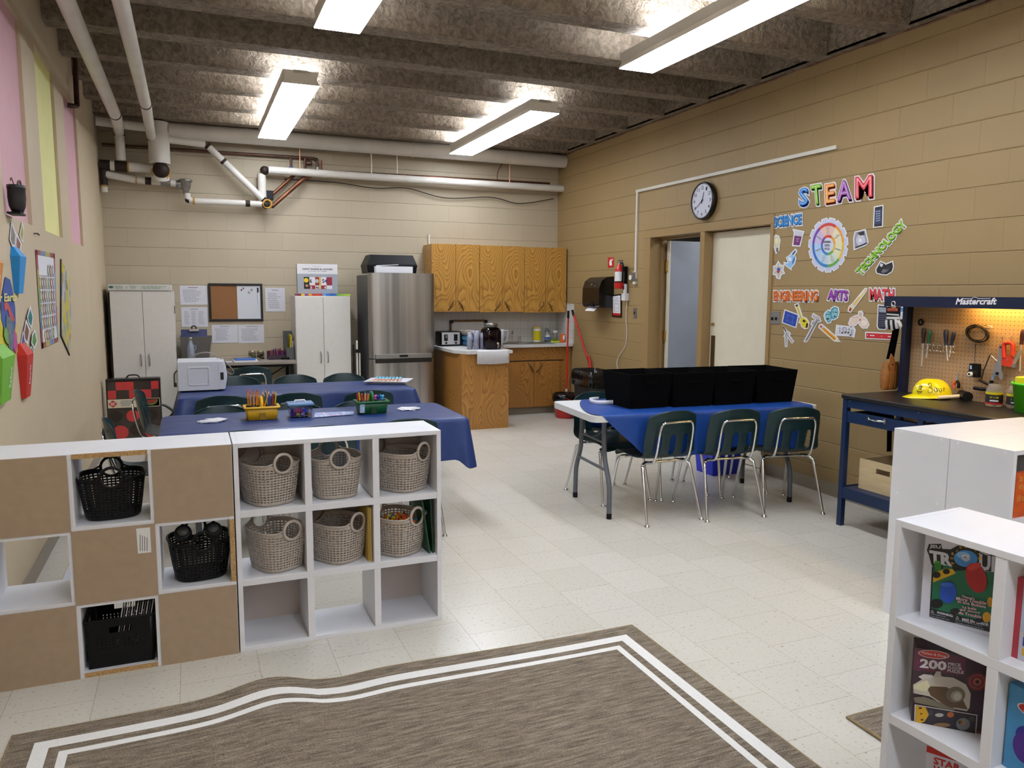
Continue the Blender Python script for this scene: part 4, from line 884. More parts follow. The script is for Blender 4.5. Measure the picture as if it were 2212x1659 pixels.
MB().box((2.79, 8.20, .0), (3.36, 9.45, .87), W3).build('body', t); MB().box((2.85, 8.21, 0), (3.36, 9.45, .08), M_base).build('toe_kick', t); MB().box((3.36, 8.30, .10), (3.375, 8.34, .84), W3).build('edge_strip', t)
t = thing('countertop', 'white L-shaped countertop with sink over the wooden cabinets', 'countertop', (3.6, 9.1, .87), local=False)
m = MB().slab([(2.74, 9.46, .905), (2.74, 8.35, .905), (2.84, 8.15, .905), (3.39, 8.15, .905), (3.39, 8.95, .905), (4.57, 8.95, .905), (4.57, 9.46, .905)], (0,0,-.035), M_count); m.build('top', t, bevel=.003)
M_snk = mat('steel_sink', (.45,.44,.43), rough=.3, metal=1, var=0)
sk_ = MB()
for a, b_ in ((3.58, 3.93), (3.97, 4.32)):
    r0 = P(a, b_, 9.03, 9.32, .908); r1_ = P(a+.02, b_-.02, 9.05, 9.30, .9065); r2_ = P(a+.03, b_-.03, 9.06, 9.29, .82)
    sk_.grid([r0, r1_], M_snk, closed=True, smooth=False)
sk_.box((3.55, 9.0, .9055), (4.35, 9.43, .9085), M_snk)
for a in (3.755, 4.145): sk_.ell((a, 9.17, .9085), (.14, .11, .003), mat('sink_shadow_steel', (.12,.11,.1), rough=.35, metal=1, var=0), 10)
sk_.build('sink', t)
fa = MB().box((3.78, 9.36, .909), (4.02, 9.40, .925), M_chrome).tube(spline([(3.90,9.38,.92),(3.90,9.38,1.02),(3.885,9.35,1.06),(3.86,9.30,1.055),(3.85,9.28,1.03)], 5), .011, M_chrome); fo_ = fa.build('faucet', t, bevel=.003)
for x in (3.80, 4.0): MB().cyl((x, 9.38, .925), (x, 9.38, .965), .014, M_chrome).cyl((x, 9.38, .965), (x, 9.38, .985), .019, M_chrome, n=8).build('tap', fo_)
# splashback tiles
M_tile = mat('white_wall_tile', '#b9b5ae', rough=.25, var=0); nt, b, N, L = nodes(M_tile); g = N('ShaderNodeNewGeometry'); s_ = N('ShaderNodeSeparateXYZ'); L(g.outputs['Position'], s_.inputs[0]); ad = N('ShaderNodeMath'); L(s_.outputs[0], ad.inputs[0]); L(s_.outputs[1], ad.inputs[1]); cb_ = N('ShaderNodeCombineXYZ'); L(ad.outputs[0], cb_.inputs[0]); L(s_.outputs[2], cb_.inputs[1])
br = N('ShaderNodeTexBrick'); br.offset = 0; br.inputs['Scale'].default_value = 1; br.inputs['Mortar Size'].default_value = .002; br.inputs['Brick Width'].default_value = .108; br.inputs['Row Height'].default_value = .108
for k_, c in (('Color1','#c4c1bb'), ('Color2','#bfbcb6'), ('Mortar','#a5a19a')): br.inputs[k_].default_value = C4(hexc(c))
L(cb_.outputs[0], br.inputs['Vector']); L(br.outputs['Color'], b.inputs['Base Color'])
struct(MB().box((2.70, WB-.008, .905), (4.566, WB-.0005, 1.42), M_tile).build('trim_3')); struct(MB().box((WR-.008, 8.93, .905), (WR-.0005, WB-.008, 1.42), M_tile).build('trim_4'))
# things on the counter
zc = .906
t = thing('toaster', 'four-slot chrome and black toaster on the counter by the fridge', 'toaster', (2.93, 9.1, zc), local=False)
MB().box((2.79, 8.99, zc+.005), (3.08, 9.24, zc+.175), M_black).build('housing', t, bevel=.02, seg=3); fp = MB().box((2.80, 8.975, zc+.02), (3.03, 8.992, zc+.165), mat('satin_front', (.62,.61,.60), rough=.4, metal=.7, var=0)).build('front_plate', t, bevel=.004)
for x in (2.85, 2.975):
    MB().box((x-.022, 8.968, zc+.065), (x+.022, 8.976, zc+.145), M_black).cyl((x, 8.97, zc+.04), (x, 8.955, zc+.04), .012, M_black).build('lever_plate', fp)
    MB().box((x-.008, 8.955, zc+.10), (x+.008, 8.975, zc+.14), M_chrome).build('lever', fp)
t = thing('serving_tray', 'brown wooden tray frame leaning on the tiles behind the cups', 'tray', (3.30, 9.41, zc), local=False)
M_tray = mat('dark_bamboo', '#6a4520', rough=.4, var=.15, scale=30)
P4 = [(3.06, 9.42, zc+.01), (3.06, 9.43, 1.17), (3.085, 9.432, 1.195), (3.52, 9.432, 1.195), (3.545, 9.43, 1.17), (3.545, 9.42, zc+.01)]
MB().tube(P4, .014, M_tray, n=4).build('frame', t); MB().slab([(3.07,9.435,zc+.01),(3.535,9.435,zc+.01),(3.535,9.442,1.18),(3.07,9.442,1.18)], (0,.004,0), M_tile).build('panel', t)
for x in (3.07, 3.535): MB().box((x-.02, 9.41, 1.165), (x+.02, 9.45, 1.205), M_black).build('corner_cap', t)
pet = mat('clear_pet', (.9,.92,.95), rough=.1, trans=.8, var=0); M_clr = mat('clear_cups', (.62,.62,.78), rough=.12, trans=.55, var=0)
for i, (z, c, x) in enumerate(((zc+.035, '#3f7aa0', 3.14), (zc+.10, '#4b93b8', 3.13), (zc+.165, '#9a8f86', 3.12))):
    r_ = MB(); r_.cyl((x-.02, 8.80, z), (x-.04, 9.08, z), .032, mat('roll_film%d' % i, c, rough=.35, var=.25, scale=18)).cyl((x-.02, 8.799, z), (x-.02, 8.795, z), .02, M_pap)
    r_.cyl((x+.055, 8.82, z), (x+.035, 9.08, z), .030, mat('roll_white%d' % i, '#b9bcc2', rough=.4, var=.1, scale=18))
    tag(r_.build('paper_roll_pack'), ['bottom pack of rolls in clear blue film beside the toaster', 'middle pack of rolls in blue film beside the toaster', 'top pack of pale rolls beside the toaster'][i], 'roll pack', 'packs of rolls stacked on the counter')
c0 = None
def cups(x, y, n):
    m = MB()
    for k in range(n): z = zc+.002+.022*k; m.lathe([(.032,z),(.034,z),(.026,z+.10),(.022,z+.102),(0,z+.102)], M_clr, c=(x,y,0), n=18)
    return m
for i, (x, y, n) in enumerate(((2.965, 8.42, 4), (3.02, 8.36, 5), (3.06, 8.44, 6), (2.99, 8.50, 5), (3.10, 8.36, 5))):
    tag(cups(x, y, n).build('cup_stack'), ['leftmost short stack of upturned clear cups', 'front stack of upturned clear cups left of the drink jar', 'tallest stack of upturned clear cups', 'rear stack of upturned clear cups', 'stack of clear cups touching the drink jar'][i], 'cups', 'stacks of clear cups on the counter')
t = thing('drink_dispenser', 'glass drink jar of dark juice with metal lid and spigot', 'drink dispenser', (3.20, 8.36, zc+.004), local=True)
jz = mat('dark_juice', '#0f0305', rough=.1, var=0, spec=.3)
def octa(r, z, e=.78): return [Vector((r*math.cos(2*PI*i/40)*(1 if abs(math.cos(2*PI*i/40))<.9 else .97), r*math.sin(2*PI*i/40), z)) for i in range(40)]
sq = lambda r, z: [Vector((r*math.copysign(abs(math.cos(a))**.55, math.cos(a)), r*math.copysign(abs(math.sin(a))**.55, math.sin(a)), z)) for a in [2*PI*i/40 for i in range(40)]]
MB().grid([sq(.0,0), sq(.095,0), sq(.108,.01), sq(.110,.20), sq(.10,.225)], jz, closed=True).build('juice_body', t)
MB().grid([sq(.1,.225), sq(.085,.242), sq(.07,.25)], jr_glass, closed=True).lathe([(.066,.25),(.066,.27)], jr_glass).build('glass_neck', t)
MB().lathe([(.075,.262),(.078,.262),(.078,.29),(.074,.296),(0,.296)], M_steel_h, n=32).build('lid', t)
MB().cyl((.04,-.105,.045), (.04,-.14,.045), .012, M_chrome).cyl((.04,-.13,.06), (.04,-.13,.015), .009, M_chrome).ell((.04,-.13,.068), (.016,.006,.014), M_chrome, 8).build('spigot', t)
tw = MB(); r0 = [Vector((2.95+.39*i/12, 8.42, zc+.0015)) for i in range(13)]; r1_ = [Vector((p.x, 8.145, zc+.002)) for p in r0]; r2_ = [Vector((p.x+.002, 8.138, zc-.01)) for p in r0]; r3_ = [Vector((p.x+.004*math.sin(i), 8.136-.004*math.sin(i*1.1), .76-.008*math.sin(PI*i/12))) for i, p in enumerate(r0)]
tw.grid([r0, r1_, r2_, r3_], mat('white_towel', '#c9c6c8', rough=.9, var=.04, scale=60, bump=.2)); tag(tw.build('tea_towel', solid=.003), 'white tea towel hanging over the counter end under the drink jar', 'towel')
t = thing('pitcher', 'white translucent plastic pitcher right of the drink jar', 'pitcher', (3.50, 8.86, zc), local=True)
M_pit = mat('frosted_plastic', '#c9cbd0', rough=.3, trans=.3, var=0)
MB().lathe([(0,0),(.05,0),(.052,.01),(.065,.20),(.063,.20),(.05,.012),(0,.01)], M_pit).build('jug', t); MB().tube(spline([(.06,0,.18),(.115,0,.185),(.12,0,.16),(.10,0,.06),(.055,0,.04)], 5), .008, M_pit).build('handle', t)
t = thing('wipes_tub', 'yellow-labelled white tub of wipes behind the sink', 'tub', (4.24, 9.36, .9095), local=True)
yb = mat('yellow_label', '#c9b80e', rough=.4, var=0)
MB().lathe([(0,0),(.052,0),(.054,.01),(.054,.17),(.05,.176)], wt).build('body', t); MB().lathe([(.0548,.02),(.0548,.15)], yb).build('label', t); MB().lathe([(.052,.174),(.054,.176),(.05,.20),(0,.202)], mat('straw_lid', '#c7b45a', rough=.4, var=0)).build('lid', t)
t = thing('soap_bottle', 'clear dish soap bottle with white and blue label', 'bottle', (4.40, 9.37, .9065), local=True)
MB().lathe([(0,0),(.036,0),(.04,.02),(.04,.12),(.02,.17),(.012,.19)], jr_glass, sy=.6).build('bottle', t); MB().lathe([(.0405,.03),(.041,.05),(.038,.12),(.032,.13)], wt, sy=.62, n=24).build('label', t)
MB().lathe([(.0415,.035),(.0415,.065)], mat('label_blue', '#2c5ea8', rough=.4, var=0), sy=.62).build('label_band', t); MB().lathe([(.012,.19),(.014,.19),(.012,.215),(0,.218)], pet).build('cap', t)
t = thing('glass_jar', 'small jar with white lid on a green sponge by the soap', 'jar', (4.46, 9.26, .9065+.022), local=True)
MB().lathe([(0,0),(.032,0),(.034,.01),(.034,.09),(.026,.105)], jr_glass).build('jar', t); MB().lathe([(.028,.103),(.029,.103),(.029,.13),(0,.131)], wt).build('lid', t); MB().lathe([(0,.003),(.031,.003),(.031,.03),(0,.03)], mat('lime_liquid', '#a8b81a', rough=.2, var=0)).build('liquid', t)
tag(MB().box((4.41,9.21,.906), (4.51,9.30,.927), mat('lime_sponge', '#a9c22a', rough=.9, var=.1, scale=200)).build('sponge', bevel=.004), 'lime green sponge under the small jar', 'sponge')
t = thing('medicine_box', 'small orange package at the corner of the counter', 'package', (4.52, 9.17, .9065), local=True)
MB().box((-.03,-.02,0), (.03,.02,.115), mat('orange_pack', '#d2601c', rough=.45, var=.05)).build('package', t, bevel=.006); MB().box((.0,-.0207,.04), (.026,-.0203,.095), wt).build('label', t)
# ================================================================ THINGS ON THE BLUE TABLES
zt = .7505
t = thing('microwave', 'white microwave on the back blue table, its embossed side towards us', 'microwave', (.04, 6.88, zt), local=False)
M_mw = mat('white_enamel', '#cfd0d8', rough=.3, var=.02)
MB().box((-.122, 6.71, zt+.008), (.185, 7.09, zt+.243), M_mw).box((-.10, 6.73, zt), (.16, 7.07, zt+.01), M_black).build('body', t, bevel=.005)
q = MB(); n_ = 6
def rr(x0, x1, z0, z1, r, y): return [Vector((cx_+r*math.cos(a0+PI/2*i/n_), y, cz_+r*math.sin(a0+PI/2*i/n_))) for cx_, cz_, a0 in ((x1-r, z1-r, 0), (x0+r, z1-r, PI/2), (x0+r, z0+r, PI), (x1-r, z0+r, 1.5*PI)) for i in range(n_+1)]
q.grid([rr(-.05,.125,zt+.045,zt+.205,.02,6.7099), rr(-.045,.12,zt+.05,zt+.20,.018,6.705), rr(-.035,.11,zt+.06,zt+.19,.012,6.705), rr(-.032,.107,zt+.063,zt+.187,.012,6.7085)], M_mw, closed=True)
q.build('embossed_panel', t)
P = lambda x0, x1, y0, y1, z: [Vector((x0,y0,z)), Vector((x1,y0,z)), Vector((x1,y1,z)), Vector((x0,y1,z))]
dr = MB(); rows = []
for k in range(9): z = zt+.012+.225*k/8; b_ = .235+.018*math.sin(PI*k/8); rows.append([Vector((.186, 6.715, z)), Vector((b_-.012, 6.715, z)), Vector((b_, 6.74, z)), Vector((b_, 7.06, z)), Vector((b_-.012, 7.085, z)), Vector((.186, 7.085, z))])
dr.grid(rows, M_mw); dr.add(rows[0], [tuple(range(6))[::-1]], M_mw); dr.add(rows[-1], [tuple(range(6))], M_mw); do_ = dr.build('door', t)
MB().box((.25, 6.80, zt+.05), (.256, 7.05, zt+.20), M_black).box((.20, 6.7125, zt+.09), (.225, 6.7145, zt+.15), ink).build('door_window', do_)
MB().tube(spline([(.05,7.10,zt+.22),(-.0,7.12,zt+.25),(.05,7.0,zt+.29),(.13,6.95,zt+.295),(.21,6.98,zt+.25),(.27,7.0,zt+.19),(.315,7.02,zt+.125),(.30,7.03,zt+.10),(.26,7.05,zt+.12),(.22,7.08,zt+.18)], 6), .0055, mat('grey_cord', '#8f8a86', rough=.5, var=0)).build('power_cord', t)
MB().tube(spline([(-.10,7.09,zt+.16),(-.15,7.08,zt+.12),(-.155,7.07,zt+.06),(-.15,7.06,zt+.03)], 5), .005, mat('dark_grey_cord', '#4a4644', rough=.5, var=0)).cyl((-.15,7.06,zt+.04), (-.148,7.06,zt+.005), .012, mat('dark_grey_cord')).build('plug', t)
# caddies
def caddy(t, m, w_=.205, d_=.15, h_=.085):
    r0, r1_ = (w_/2-.012, d_/2-.01), (w_/2-.002, d_/2-.002)
    def ring(a, b_, z, k=0): 
        pts = []
        for i, (cx_, cy_, a0) in enumerate(((a-.015, b_-.015, 0), (-a+.015, b_-.015, PI/2), (-a+.015, -b_+.015, PI), (a-.015, -b_+.015, 1.5*PI))): pts += [Vector((cx_+.015*math.cos(a0+PI/2*j/4), cy_+.015*math.sin(a0+PI/2*j/4), z)) for j in range(5)]
        return pts
    m1 = MB(); bot = ring(*r0, 0); m1.grid([bot, ring(*r1_, h_)], m, closed=True); m1.add(bot, [tuple(range(20))[::-1]], m); m1.build('body', t, solid=.0025)
    MB().grid([ring(r1_[0], r1_[1], h_-.014), ring(r1_[0]+.009, r1_[1]+.009, h_-.013), ring(r1_[0]+.011, r1_[1]+.011, h_-.002), ring(r1_[0]-.002, r1_[1]-.002, h_)], m, closed=True).build('rim', t, solid=.001)
    MB().box((-.018, -d_/2+.001, 0), (.018, d_/2-.001, h_-.04), m).build('centre_web', t) if False else None
    MB().box((-.02, -d_/2-.0005, .0), (.02, -d_/2+.012, h_*.55), mat('recess_shade_'+m.name, [x*.35 for x in m.node_tree.nodes['Principled BSDF'].inputs['Base Color'].default_value[:3]], rough=.6, var=0)).build('front_recess_shade', t, bevel=.004)  # shade of the recess painted on a block: body colour, darkened
    hd = MB(); P_ = spline([(-.0, -.05, h_-.01), (0, -.045, h_+.02), (0, -.025, h_+.042), (0, .0, h_+.05), (0, .025, h_+.042), (0, .045, h_+.02), (0, .05, h_-.01)], 4); hd.tube(P_, .011, m, n=10); hd.box((-.006, -.06, .01), (.006, .06, h_+.01), m); hd.build('handle', t)
    for sx in (-1, 1): MB().lathe([(.0,.01),(.036,.01),(.040,h_+.004),(.038,h_+.004),(.034,.013),(0,.013)], M_black, c=(sx*.053, .0, 0)).build('cup', t)
cy_ = thing('pencil_caddy', 'yellow plastic caddy of pencils on the front blue table', 'caddy', (.392, 5.15, zt), .0, local=True); M_yc = mat('yellow_plastic', '#d9a712', rough=.4, var=.03); caddy(cy_, M_yc)
cg_ = thing('marker_caddy', 'green plastic caddy of markers on the front blue table', 'caddy', (1.105, 5.15, zt), .0, local=True); M_gc = mat('green_plastic', '#0d5a2e', rough=.4, var=.03); caddy(cg_, M_gc)
MB().box((-.094,-.0765,.012), (-.062,-.0755,.07), mat('label_mixed', '#9fb6d0', rough=.5, var=.4, scale=120)).build('label', cg_)
def stick(x, y, z, dx, dy, L, r, m, top, tl, label, cat, name, group):
    p0 = Vector((x, y, z)); p1 = p0+Vector((dx, dy, (max(.001, L*L-dx*dx-dy*dy))**.5)); u = (p1-p0).normalized()
    o = MB().cyl(p0, p1-u*tl, r, m, n=6).cyl(p1-u*tl, p1, r if top[1] else r, top[0], r1=(r if top[1] else .0008), n=6).build(name)
    return tag(o, label, cat, group)
M_pen = mat('orange_pencil', '#d98a12', rough=.4, var=0); M_era = mat('pink_eraser', '#c2584c', rough=.7, var=0); M_tip = mat('sharpened_wood', '#caa67c', rough=.7, var=0)
for i in range(9):
    a = 2*PI*i/9; x, y = .339+.024*math.cos(a), 5.15+.024*math.sin(a)
    stick(x, y, zt+.015, .012*math.cos(a)+.004, .012*math.sin(a), .165+random.uniform(-.012,.01), .0036, M_pen, (M_era, True), .012, 'orange pencil, eraser up, in the left cup of the yellow caddy', 'pencil', 'pencil', 'orange pencils in the yellow caddy')
stick(.395, 5.10, zt+.04, .045, .02, .15, .0045, M_pen, (M_tip, False), .018, 'orange pencil leaning against the yellow caddy handle, point up', 'pencil', 'pencil', 'orange pencils in the yellow caddy')
pc = [('dark green','#1c4a2a'),('white','#c8c8cc'),('red','#a02622'),('blue','#1f4fa8'),('grey','#8d9098'),('dark brown','#33201a'),('orange','#c8641c'),('yellow','#d3b41e'),('black','#17161a'),('purple','#5a2c74'),('brown','#7a4420'),('green','#2f7a35')]
for i, (n_c, c) in enumerate(pc):
    a = 2*PI*i/12; x, y = .445+.024*math.cos(a*5), 5.15+.024*math.sin(a*5)
    stick(x, y, zt+.015, .022*math.cos(a*5), .015*math.sin(a*5), .16+random.uniform(-.015,.012), .0038, mat('pcl'+c, c, rough=.4, var=0), (M_tip, False), .016, n_c+' coloured pencil, point up, in the right cup of the yellow caddy', 'pencil', 'pencil', 'coloured pencils in the yellow caddy')
mk = [('pink','#d0388a'),('dark blue','#232c8a'),('dark red','#b0232c'),('yellow','#e0b818'),('red','#cf2f24'),('peach','#e8a06a'),('orange','#e87f18'),('green','#1c8a3a'),('blue','#2258c8'),('purple','#7a2c8a'),('teal','#1a7a7a'),('brown','#7a3a1a')]
for i, (n_c, c) in enumerate(mk):
    a = 2*PI*i/12+2.2; x, y = 1.052+.026*math.cos(a), 5.15+.026*math.sin(a); m_ = mat('mkr'+c, c, rough=.35, var=0)
    stick(x, y, zt+.015, .018*math.cos(a), .012*math.sin(a), .118+random.uniform(-.008,.012), .0062, m_, (m_, True), .03, n_c+' marker standing in the left cup of the green caddy', 'marker', 'marker', 'markers in the green caddy')
for i, (n_c, c) in enumerate([('light blue','#4aa0d8'),('blue','#2458c8'),('violet','#8a3aa0'),('pink','#d85a9a'),('dark blue','#1c2f8a'),('turquoise','#1fa0a8')]):
    a = 2*PI*i/6; m_ = mat('mkr'+c, c, rough=.35, var=0)
    o = MB().cyl((1.158+.02*math.cos(a), 5.15+.02*math.sin(a), zt+.015), (1.158+.027*math.cos(a), 5.15+.024*math.sin(a), zt+.105), .006, m_).ell((1.158+.027*math.cos(a), 5.15+.024*math.sin(a), zt+.108), (.009,.009,.009), m_, 6).build('marker')
    tag(o, n_c+' round-topped marker in the right cup of the green caddy', 'marker', 'markers in the green caddy')
# clear box of spools
cb2 = thing('clear_box', 'clear plastic box with blue lid on the front table, full of coloured stampers', 'box', (.632, 5.14, zt), local=True)
M_cb = mat('clear_box_plastic', (.92,.95,1), rough=.08, trans=1, var=0, ior=1.15); M_lid = mat('clear_blue_lid', (.30,.52,.85), rough=.15, trans=.6, var=0, ior=1.2)
m1 = MB(); r0, r1_ = P(-.066,.066,-.05,.05,0), P(-.076,.076,-.06,.06,.082); m1.grid([r0, r1_], M_cb, closed=True, smooth=False).add(r0, [(3,2,1,0)], M_cb); m1.build('tub', cb2, solid=.0015, bevel=.004)
MB().box((-.082,-.066,.080), (.082,.066,.095), M_lid).build('lid', cb2, bevel=.004); MB().tube([(-.035,0,.096),(-.03,0,.108),(.03,0,.108),(.035,0,.096)], .005, M_pap).build('handle', cb2)
cs_ = [('purple','#5a3aa0'),('pink','#d06a9a'),('yellow','#c8c060'),('dark pink','#b03a6a'),('lilac','#a080c8'),('blue','#3448a8'),('brown','#9a6a4a')]
for i in range(21):
    n_c, c = cs_[i % 7]; k, l = i % 7, i//7; x, y, z = .632-.048+.016*k+random.uniform(-.003,.003), 5.14+(-.033, 0, .033)[l], zt+.018+(.026 if (k+l) % 2 else 0)
    a = random.uniform(0, PI); d = Vector((math.cos(a)*.010, math.sin(a)*.010, random.uniform(-.004,.004)))
    tag(MB().cyl(Vector((x,y,z))-d, Vector((x,y,z))+d, .0115, mat('stm'+c, c, rough=.4, var=.1), n=14).build('stamper'), n_c+' round stamper inside the clear blue-lidded box', 'stamper', 'stampers in the clear box')
# paper hands and mat
def hand(px, z, rz, s, label, name='paper_hand'):
    pts = []
    base = [(-.045,-.05),(.045,-.05),(.05,-.005),(.085,.02),(.08,.035),(.045,.022),(.04,.085),(.025,.088),(.022,.03),(.008,.1),(-.008,.1),(-.006,.03),(-.028,.09),(-.04,.082),(-.03,.02),(-.06,.06),(-.07,.05),(-.05,-.0)]
    c, s_ = math.cos(rz), math.sin(rz)
    return tag(MB().slab([(px[0]+s*(c*a-s_*b_), px[1]+s*(s_*a+c*b_), z) for a, b_ in base], (0,0,-.0008), M_pap).build(name), label, 'paper hand', 'white paper hands on the front blue table')
for i in range(4): hand((.095+.01*i, 5.13+.012*i), zt+.002+.002*i, 1.2+.35*i, .95, ['bottom paper hand of the pile left of the yellow caddy','second paper hand up in the pile left of the yellow caddy','third paper hand up in the pile left of the yellow caddy','top paper hand of the pile left of the yellow caddy'][i])
for i in range(3): hand((1.355+.006*i, 5.20+.012*i), zt+.002+.002*i, -1.3-.4*i, 1.0, ['bottom paper hand of the pile right of the green caddy','middle paper hand of the pile right of the green caddy','top paper hand of the pile right of the green caddy'][i])
M_mat2 = mat('printed_mat', '#8fa0c8', rough=.5, var=0); nt, b, N, L = nodes(M_mat2); v = N('ShaderNodeTexVoronoi'); v.inputs['Scale'].default_value = 60; r_ = N('ShaderNodeValToRGB'); e = r_.color_ramp.elements; r_.color_ramp.interpolation = 'CONSTANT'
e[0].color = C4(hexc('#7f98c8')); e[1].position = .55; e[1].color = C4(hexc('#b7c3dc')); k = e.new(.75); k.color = C4(hexc('#b84a58')); k = e.new(.85); k.color = C4(hexc('#c9d3e6')); L(v.outputs['Color'], r_.inputs[0]); tc = N('ShaderNodeTexCoord'); L(tc.outputs['Object'], v.inputs['Vector']); L(r_.outputs[0], b.inputs['Base Color'])
tag(MB().slab([(.705,5.05,zt+.003),(.97,5.09,zt+.003),(1.0,5.22,zt+.003),(.745,5.25,zt+.003)], (0,0,-.0015), M_mat2).build('activity_mat'), 'pale blue printed mat between the clear box and the green caddy', 'mat')
# cookie tray
ct = thing('cookie_tray', 'white serving tray of decorated cookies at the end of the back table', 'tray', (1.62, 6.80, zt+.001), -.45, local=True); M_ctr = mat('white_tray', '#d0d0da', rough=.3, var=0)
m1 = MB().grid([P(-.15,.15,-.11,.11,0), P(-.175,.175,-.135,.135,.022), P(-.195,.195,-.155,.155,.024)], M_ctr, closed=True, smooth=False).add(P(-.15,.15,-.11,.11,0), [(0,1,2,3)], M_ctr); m1.build('tray', ct, solid=.003)
M_ck = mat('cream_icing', '#d9c3b0', rough=.6, var=.15, scale=60); M_cbl = mat('light_blue_icing', '#5fb0d0', rough=.5, var=.1); M_cr = mat('red_icing', '#b55a55', rough=.5, var=.2)
cs, sn = math.cos(-.45), math.sin(-.45)
for i in range(8):
    lx, ly = -.13+.033*i, .0; q = MB(); q.X = Matrix.Translation((1.62+cs*lx-sn*ly, 6.80+sn*lx+cs*ly, zt+.012)) @ Matrix.Rotation(-.45-.15+.04*i, 4, 'Z')
    q.box((-.011,-.105,0), (.011,.03,.014), M_ck).box((-.0115,-.03,.002), (.0115,.02,.0155), M_cr).ell((0,.06,.018), (.017,.03,.017), M_cbl, 8).ell((0,.035,.012), (.015,.02,.012), M_ck, 8); q.X = None
    tag(q.build('cookie', bevel=.002), 'cookie finger with a blue iced end, number %s from the left on the white tray' % ['one','two','three','four','five','six','seven','eight'][i], 'cookie', 'decorated cookies on the white tray')
# games bag by the left wall
gbx = thing('games_bag', 'red and black patterned carry case standing by the left white cabinet', 'bag', (-.55, 8.45, 0), local=False)
M_bag = mat('black_vinyl', '#16110f', rough=.3, var=.15, scale=12); M_bred = mat('glossy_red', '#c43a3a', rough=.2, var=.08, scale=14, coat=.4); M_bdk = mat('glossy_charcoal', '#3a302b', rough=.2, var=.15, scale=14, coat=.4)
bx0, bx1, by0, bz1 = -.80, -.315, 8.40, .70
MB().box((bx0, by0, 0), (bx1, by0+.14, bz1), M_bag).build('case', gbx, bevel=.008)
pl = Plane((bx0, by0-.001, 0), (0,-1,0), (1,0,0)); q = MB(); W_ = bx1-bx0
def tile(a0, b0_, a1, b1, m): R_(q, pl, a0, b0_, a1, b1, m, .001)
for j, (b0_, b1, pat) in enumerate(((.59,.67,(1,0,1,0)),(.505,.588,(0,1,1,0)))):
    xs_ = [(.015,.085),(.087,.245),(.247,.40),(.402,.47)] if j == 0 else [(.015,.087),(.089,.20),(.202,.40),(.402,.47)]
    for (a0, a1), p_ in zip(xs_, pat if j else (0,1,0,1)): tile(a0, b0_, a1, b1, M_bred if (p_ if j == 0 else p_ == 1 and a0 > .15 or a0 < .05) else M_bdk)
q.build('upper_panel', gbx)
q = MB(); tile(.012, .415, .475, .50, mat('cream_label', '#cfc4a8', rough=.4, var=0)); q.add([pl.uv(.055+.032*math.cos(a)*(1+.12*math.cos(4*a)), .457+.03*math.sin(a)*(1+.12*math.cos(4*a)), .002) for a in [2*PI*i/24 for i in range(24)]], [tuple(range(24))], M_bred)
T_(q, pl, 'PLAY', .036, .458, .075, .472, wt, .003, .04); T_(q, pl, 'DAY', .038, .442, .072, .456, wt, .003, .04)
lines(q, pl, .12, .24, .43, .49, 3, M_pg, .002, .6, 9); tile(.325, .42, .47, .495, mat('label_orange', '#c88a3c', rough=.5, var=.1))
q.add([pl.uv(.395+.062*math.cos(a), .485-.055*math.sin(a), .003) for a in [PI*i/16 for i in range(17)]], [tuple(range(17))], mat('melon_green', '#5d7a3a', rough=.5, var=.2)); q.add([pl.uv(.395+.052*math.cos(a), .486-.040*math.sin(a), .004) for a in [PI*i/16 for i in range(17)]], [tuple(range(17))], mat('melon_red', '#8f2a20', rough=.5, var=.4, scale=90))
q.build('paper_band', gbx)
q = MB(); tile(.012, .07, .475, .405, M_bdk)
for a, b_, r_, m_ in ((.075,.335,.058,mat('glossy_dark_disc','#2c241f',rough=.25,var=.1)),(.225,.33,.058,M_bred),(.39,.335,.06,mat('glossy_dark_disc')),(.11,.17,.07,M_bred),(.25,.19,.058,mat('glossy_dark_disc')),(.39,.17,.065,M_bred)): D_(q, pl, a, b_, r_, m_, .002, n=28)
tile(.05, .03, .44, .068, mat('label_orange')); q.build('lower_panel', gbx)
MB().tube(spline([(-.62,8.47,.70),(-.60,8.47,.725),(-.56,8.47,.73),(-.52,8.47,.725),(-.50,8.47,.70)], 4), .007, M_bag).build('carry_handle', gbx)
st_ = MB().tube(spline([(-.31,8.47,.42),(-.27,8.47,.40),(-.21,8.46,.34),(-.26,8.46,.28),(-.31,8.47,.25)], 5), .012, M_bag); st_.build('strap', gbx)
# white crate on the floor by the left wall
t = thing('floor_crate', 'shallow white plastic tray on the floor by the left wall, behind the turned shelf', 'tray', (-.56, 4.45, 0), local=True)
m1 = MB().grid([P(-.09,.16,-.22,.22,0), P(-.10,.17,-.23,.23,.10)], M_ctr, closed=True, smooth=False).add(P(-.09,.16,-.22,.22,0), [(0,1,2,3)], M_ctr); m1.build('tray', t, solid=.004)

# ================================================================ LEFT WALL
pL = Plane((WL, 0, 0), (1,0,0), (0,1,0))
def polyL(mb, px, mt, off=.002, th=0): 
    P_ = [pL.px(u, v, off) for u, v in px]
    mb.slab(P_, (-min(off, .0015), 0, 0), mt); return mb
t = thing('potted_succulent', 'black wall pot with dry stems hanging on the pink window', 'plant', (WL+.045, 4.66, 1.955), local=True)
M_pot = mat('speckled_black_pot', '#1c191a', rough=.5, var=.5, scale=60)
MB().lathe([(.0,0),(.035,0),(.052,.03),(.058,.07),(.056,.115),(.059,.117),(.059,.135),(.05,.135),(.05,.11)], M_pot, sx=.7).build('pot', t); MB().box((-.04,-.05,-.010), (.02,.09,.0), M_black).build('bracket', t)
sm_ = MB()
for dx, dy in ((0,.12),(0.01,.08),(-.01,-.07)): sm_.tube(spline([(0,0,.10),(dx,dy*.4,.16),(dx,dy*.8,.165),(dx,dy,.15)], 5), .0025, mat('dry_stem', '#5a4a34', rough=.8))
sm_.build('stems', t)
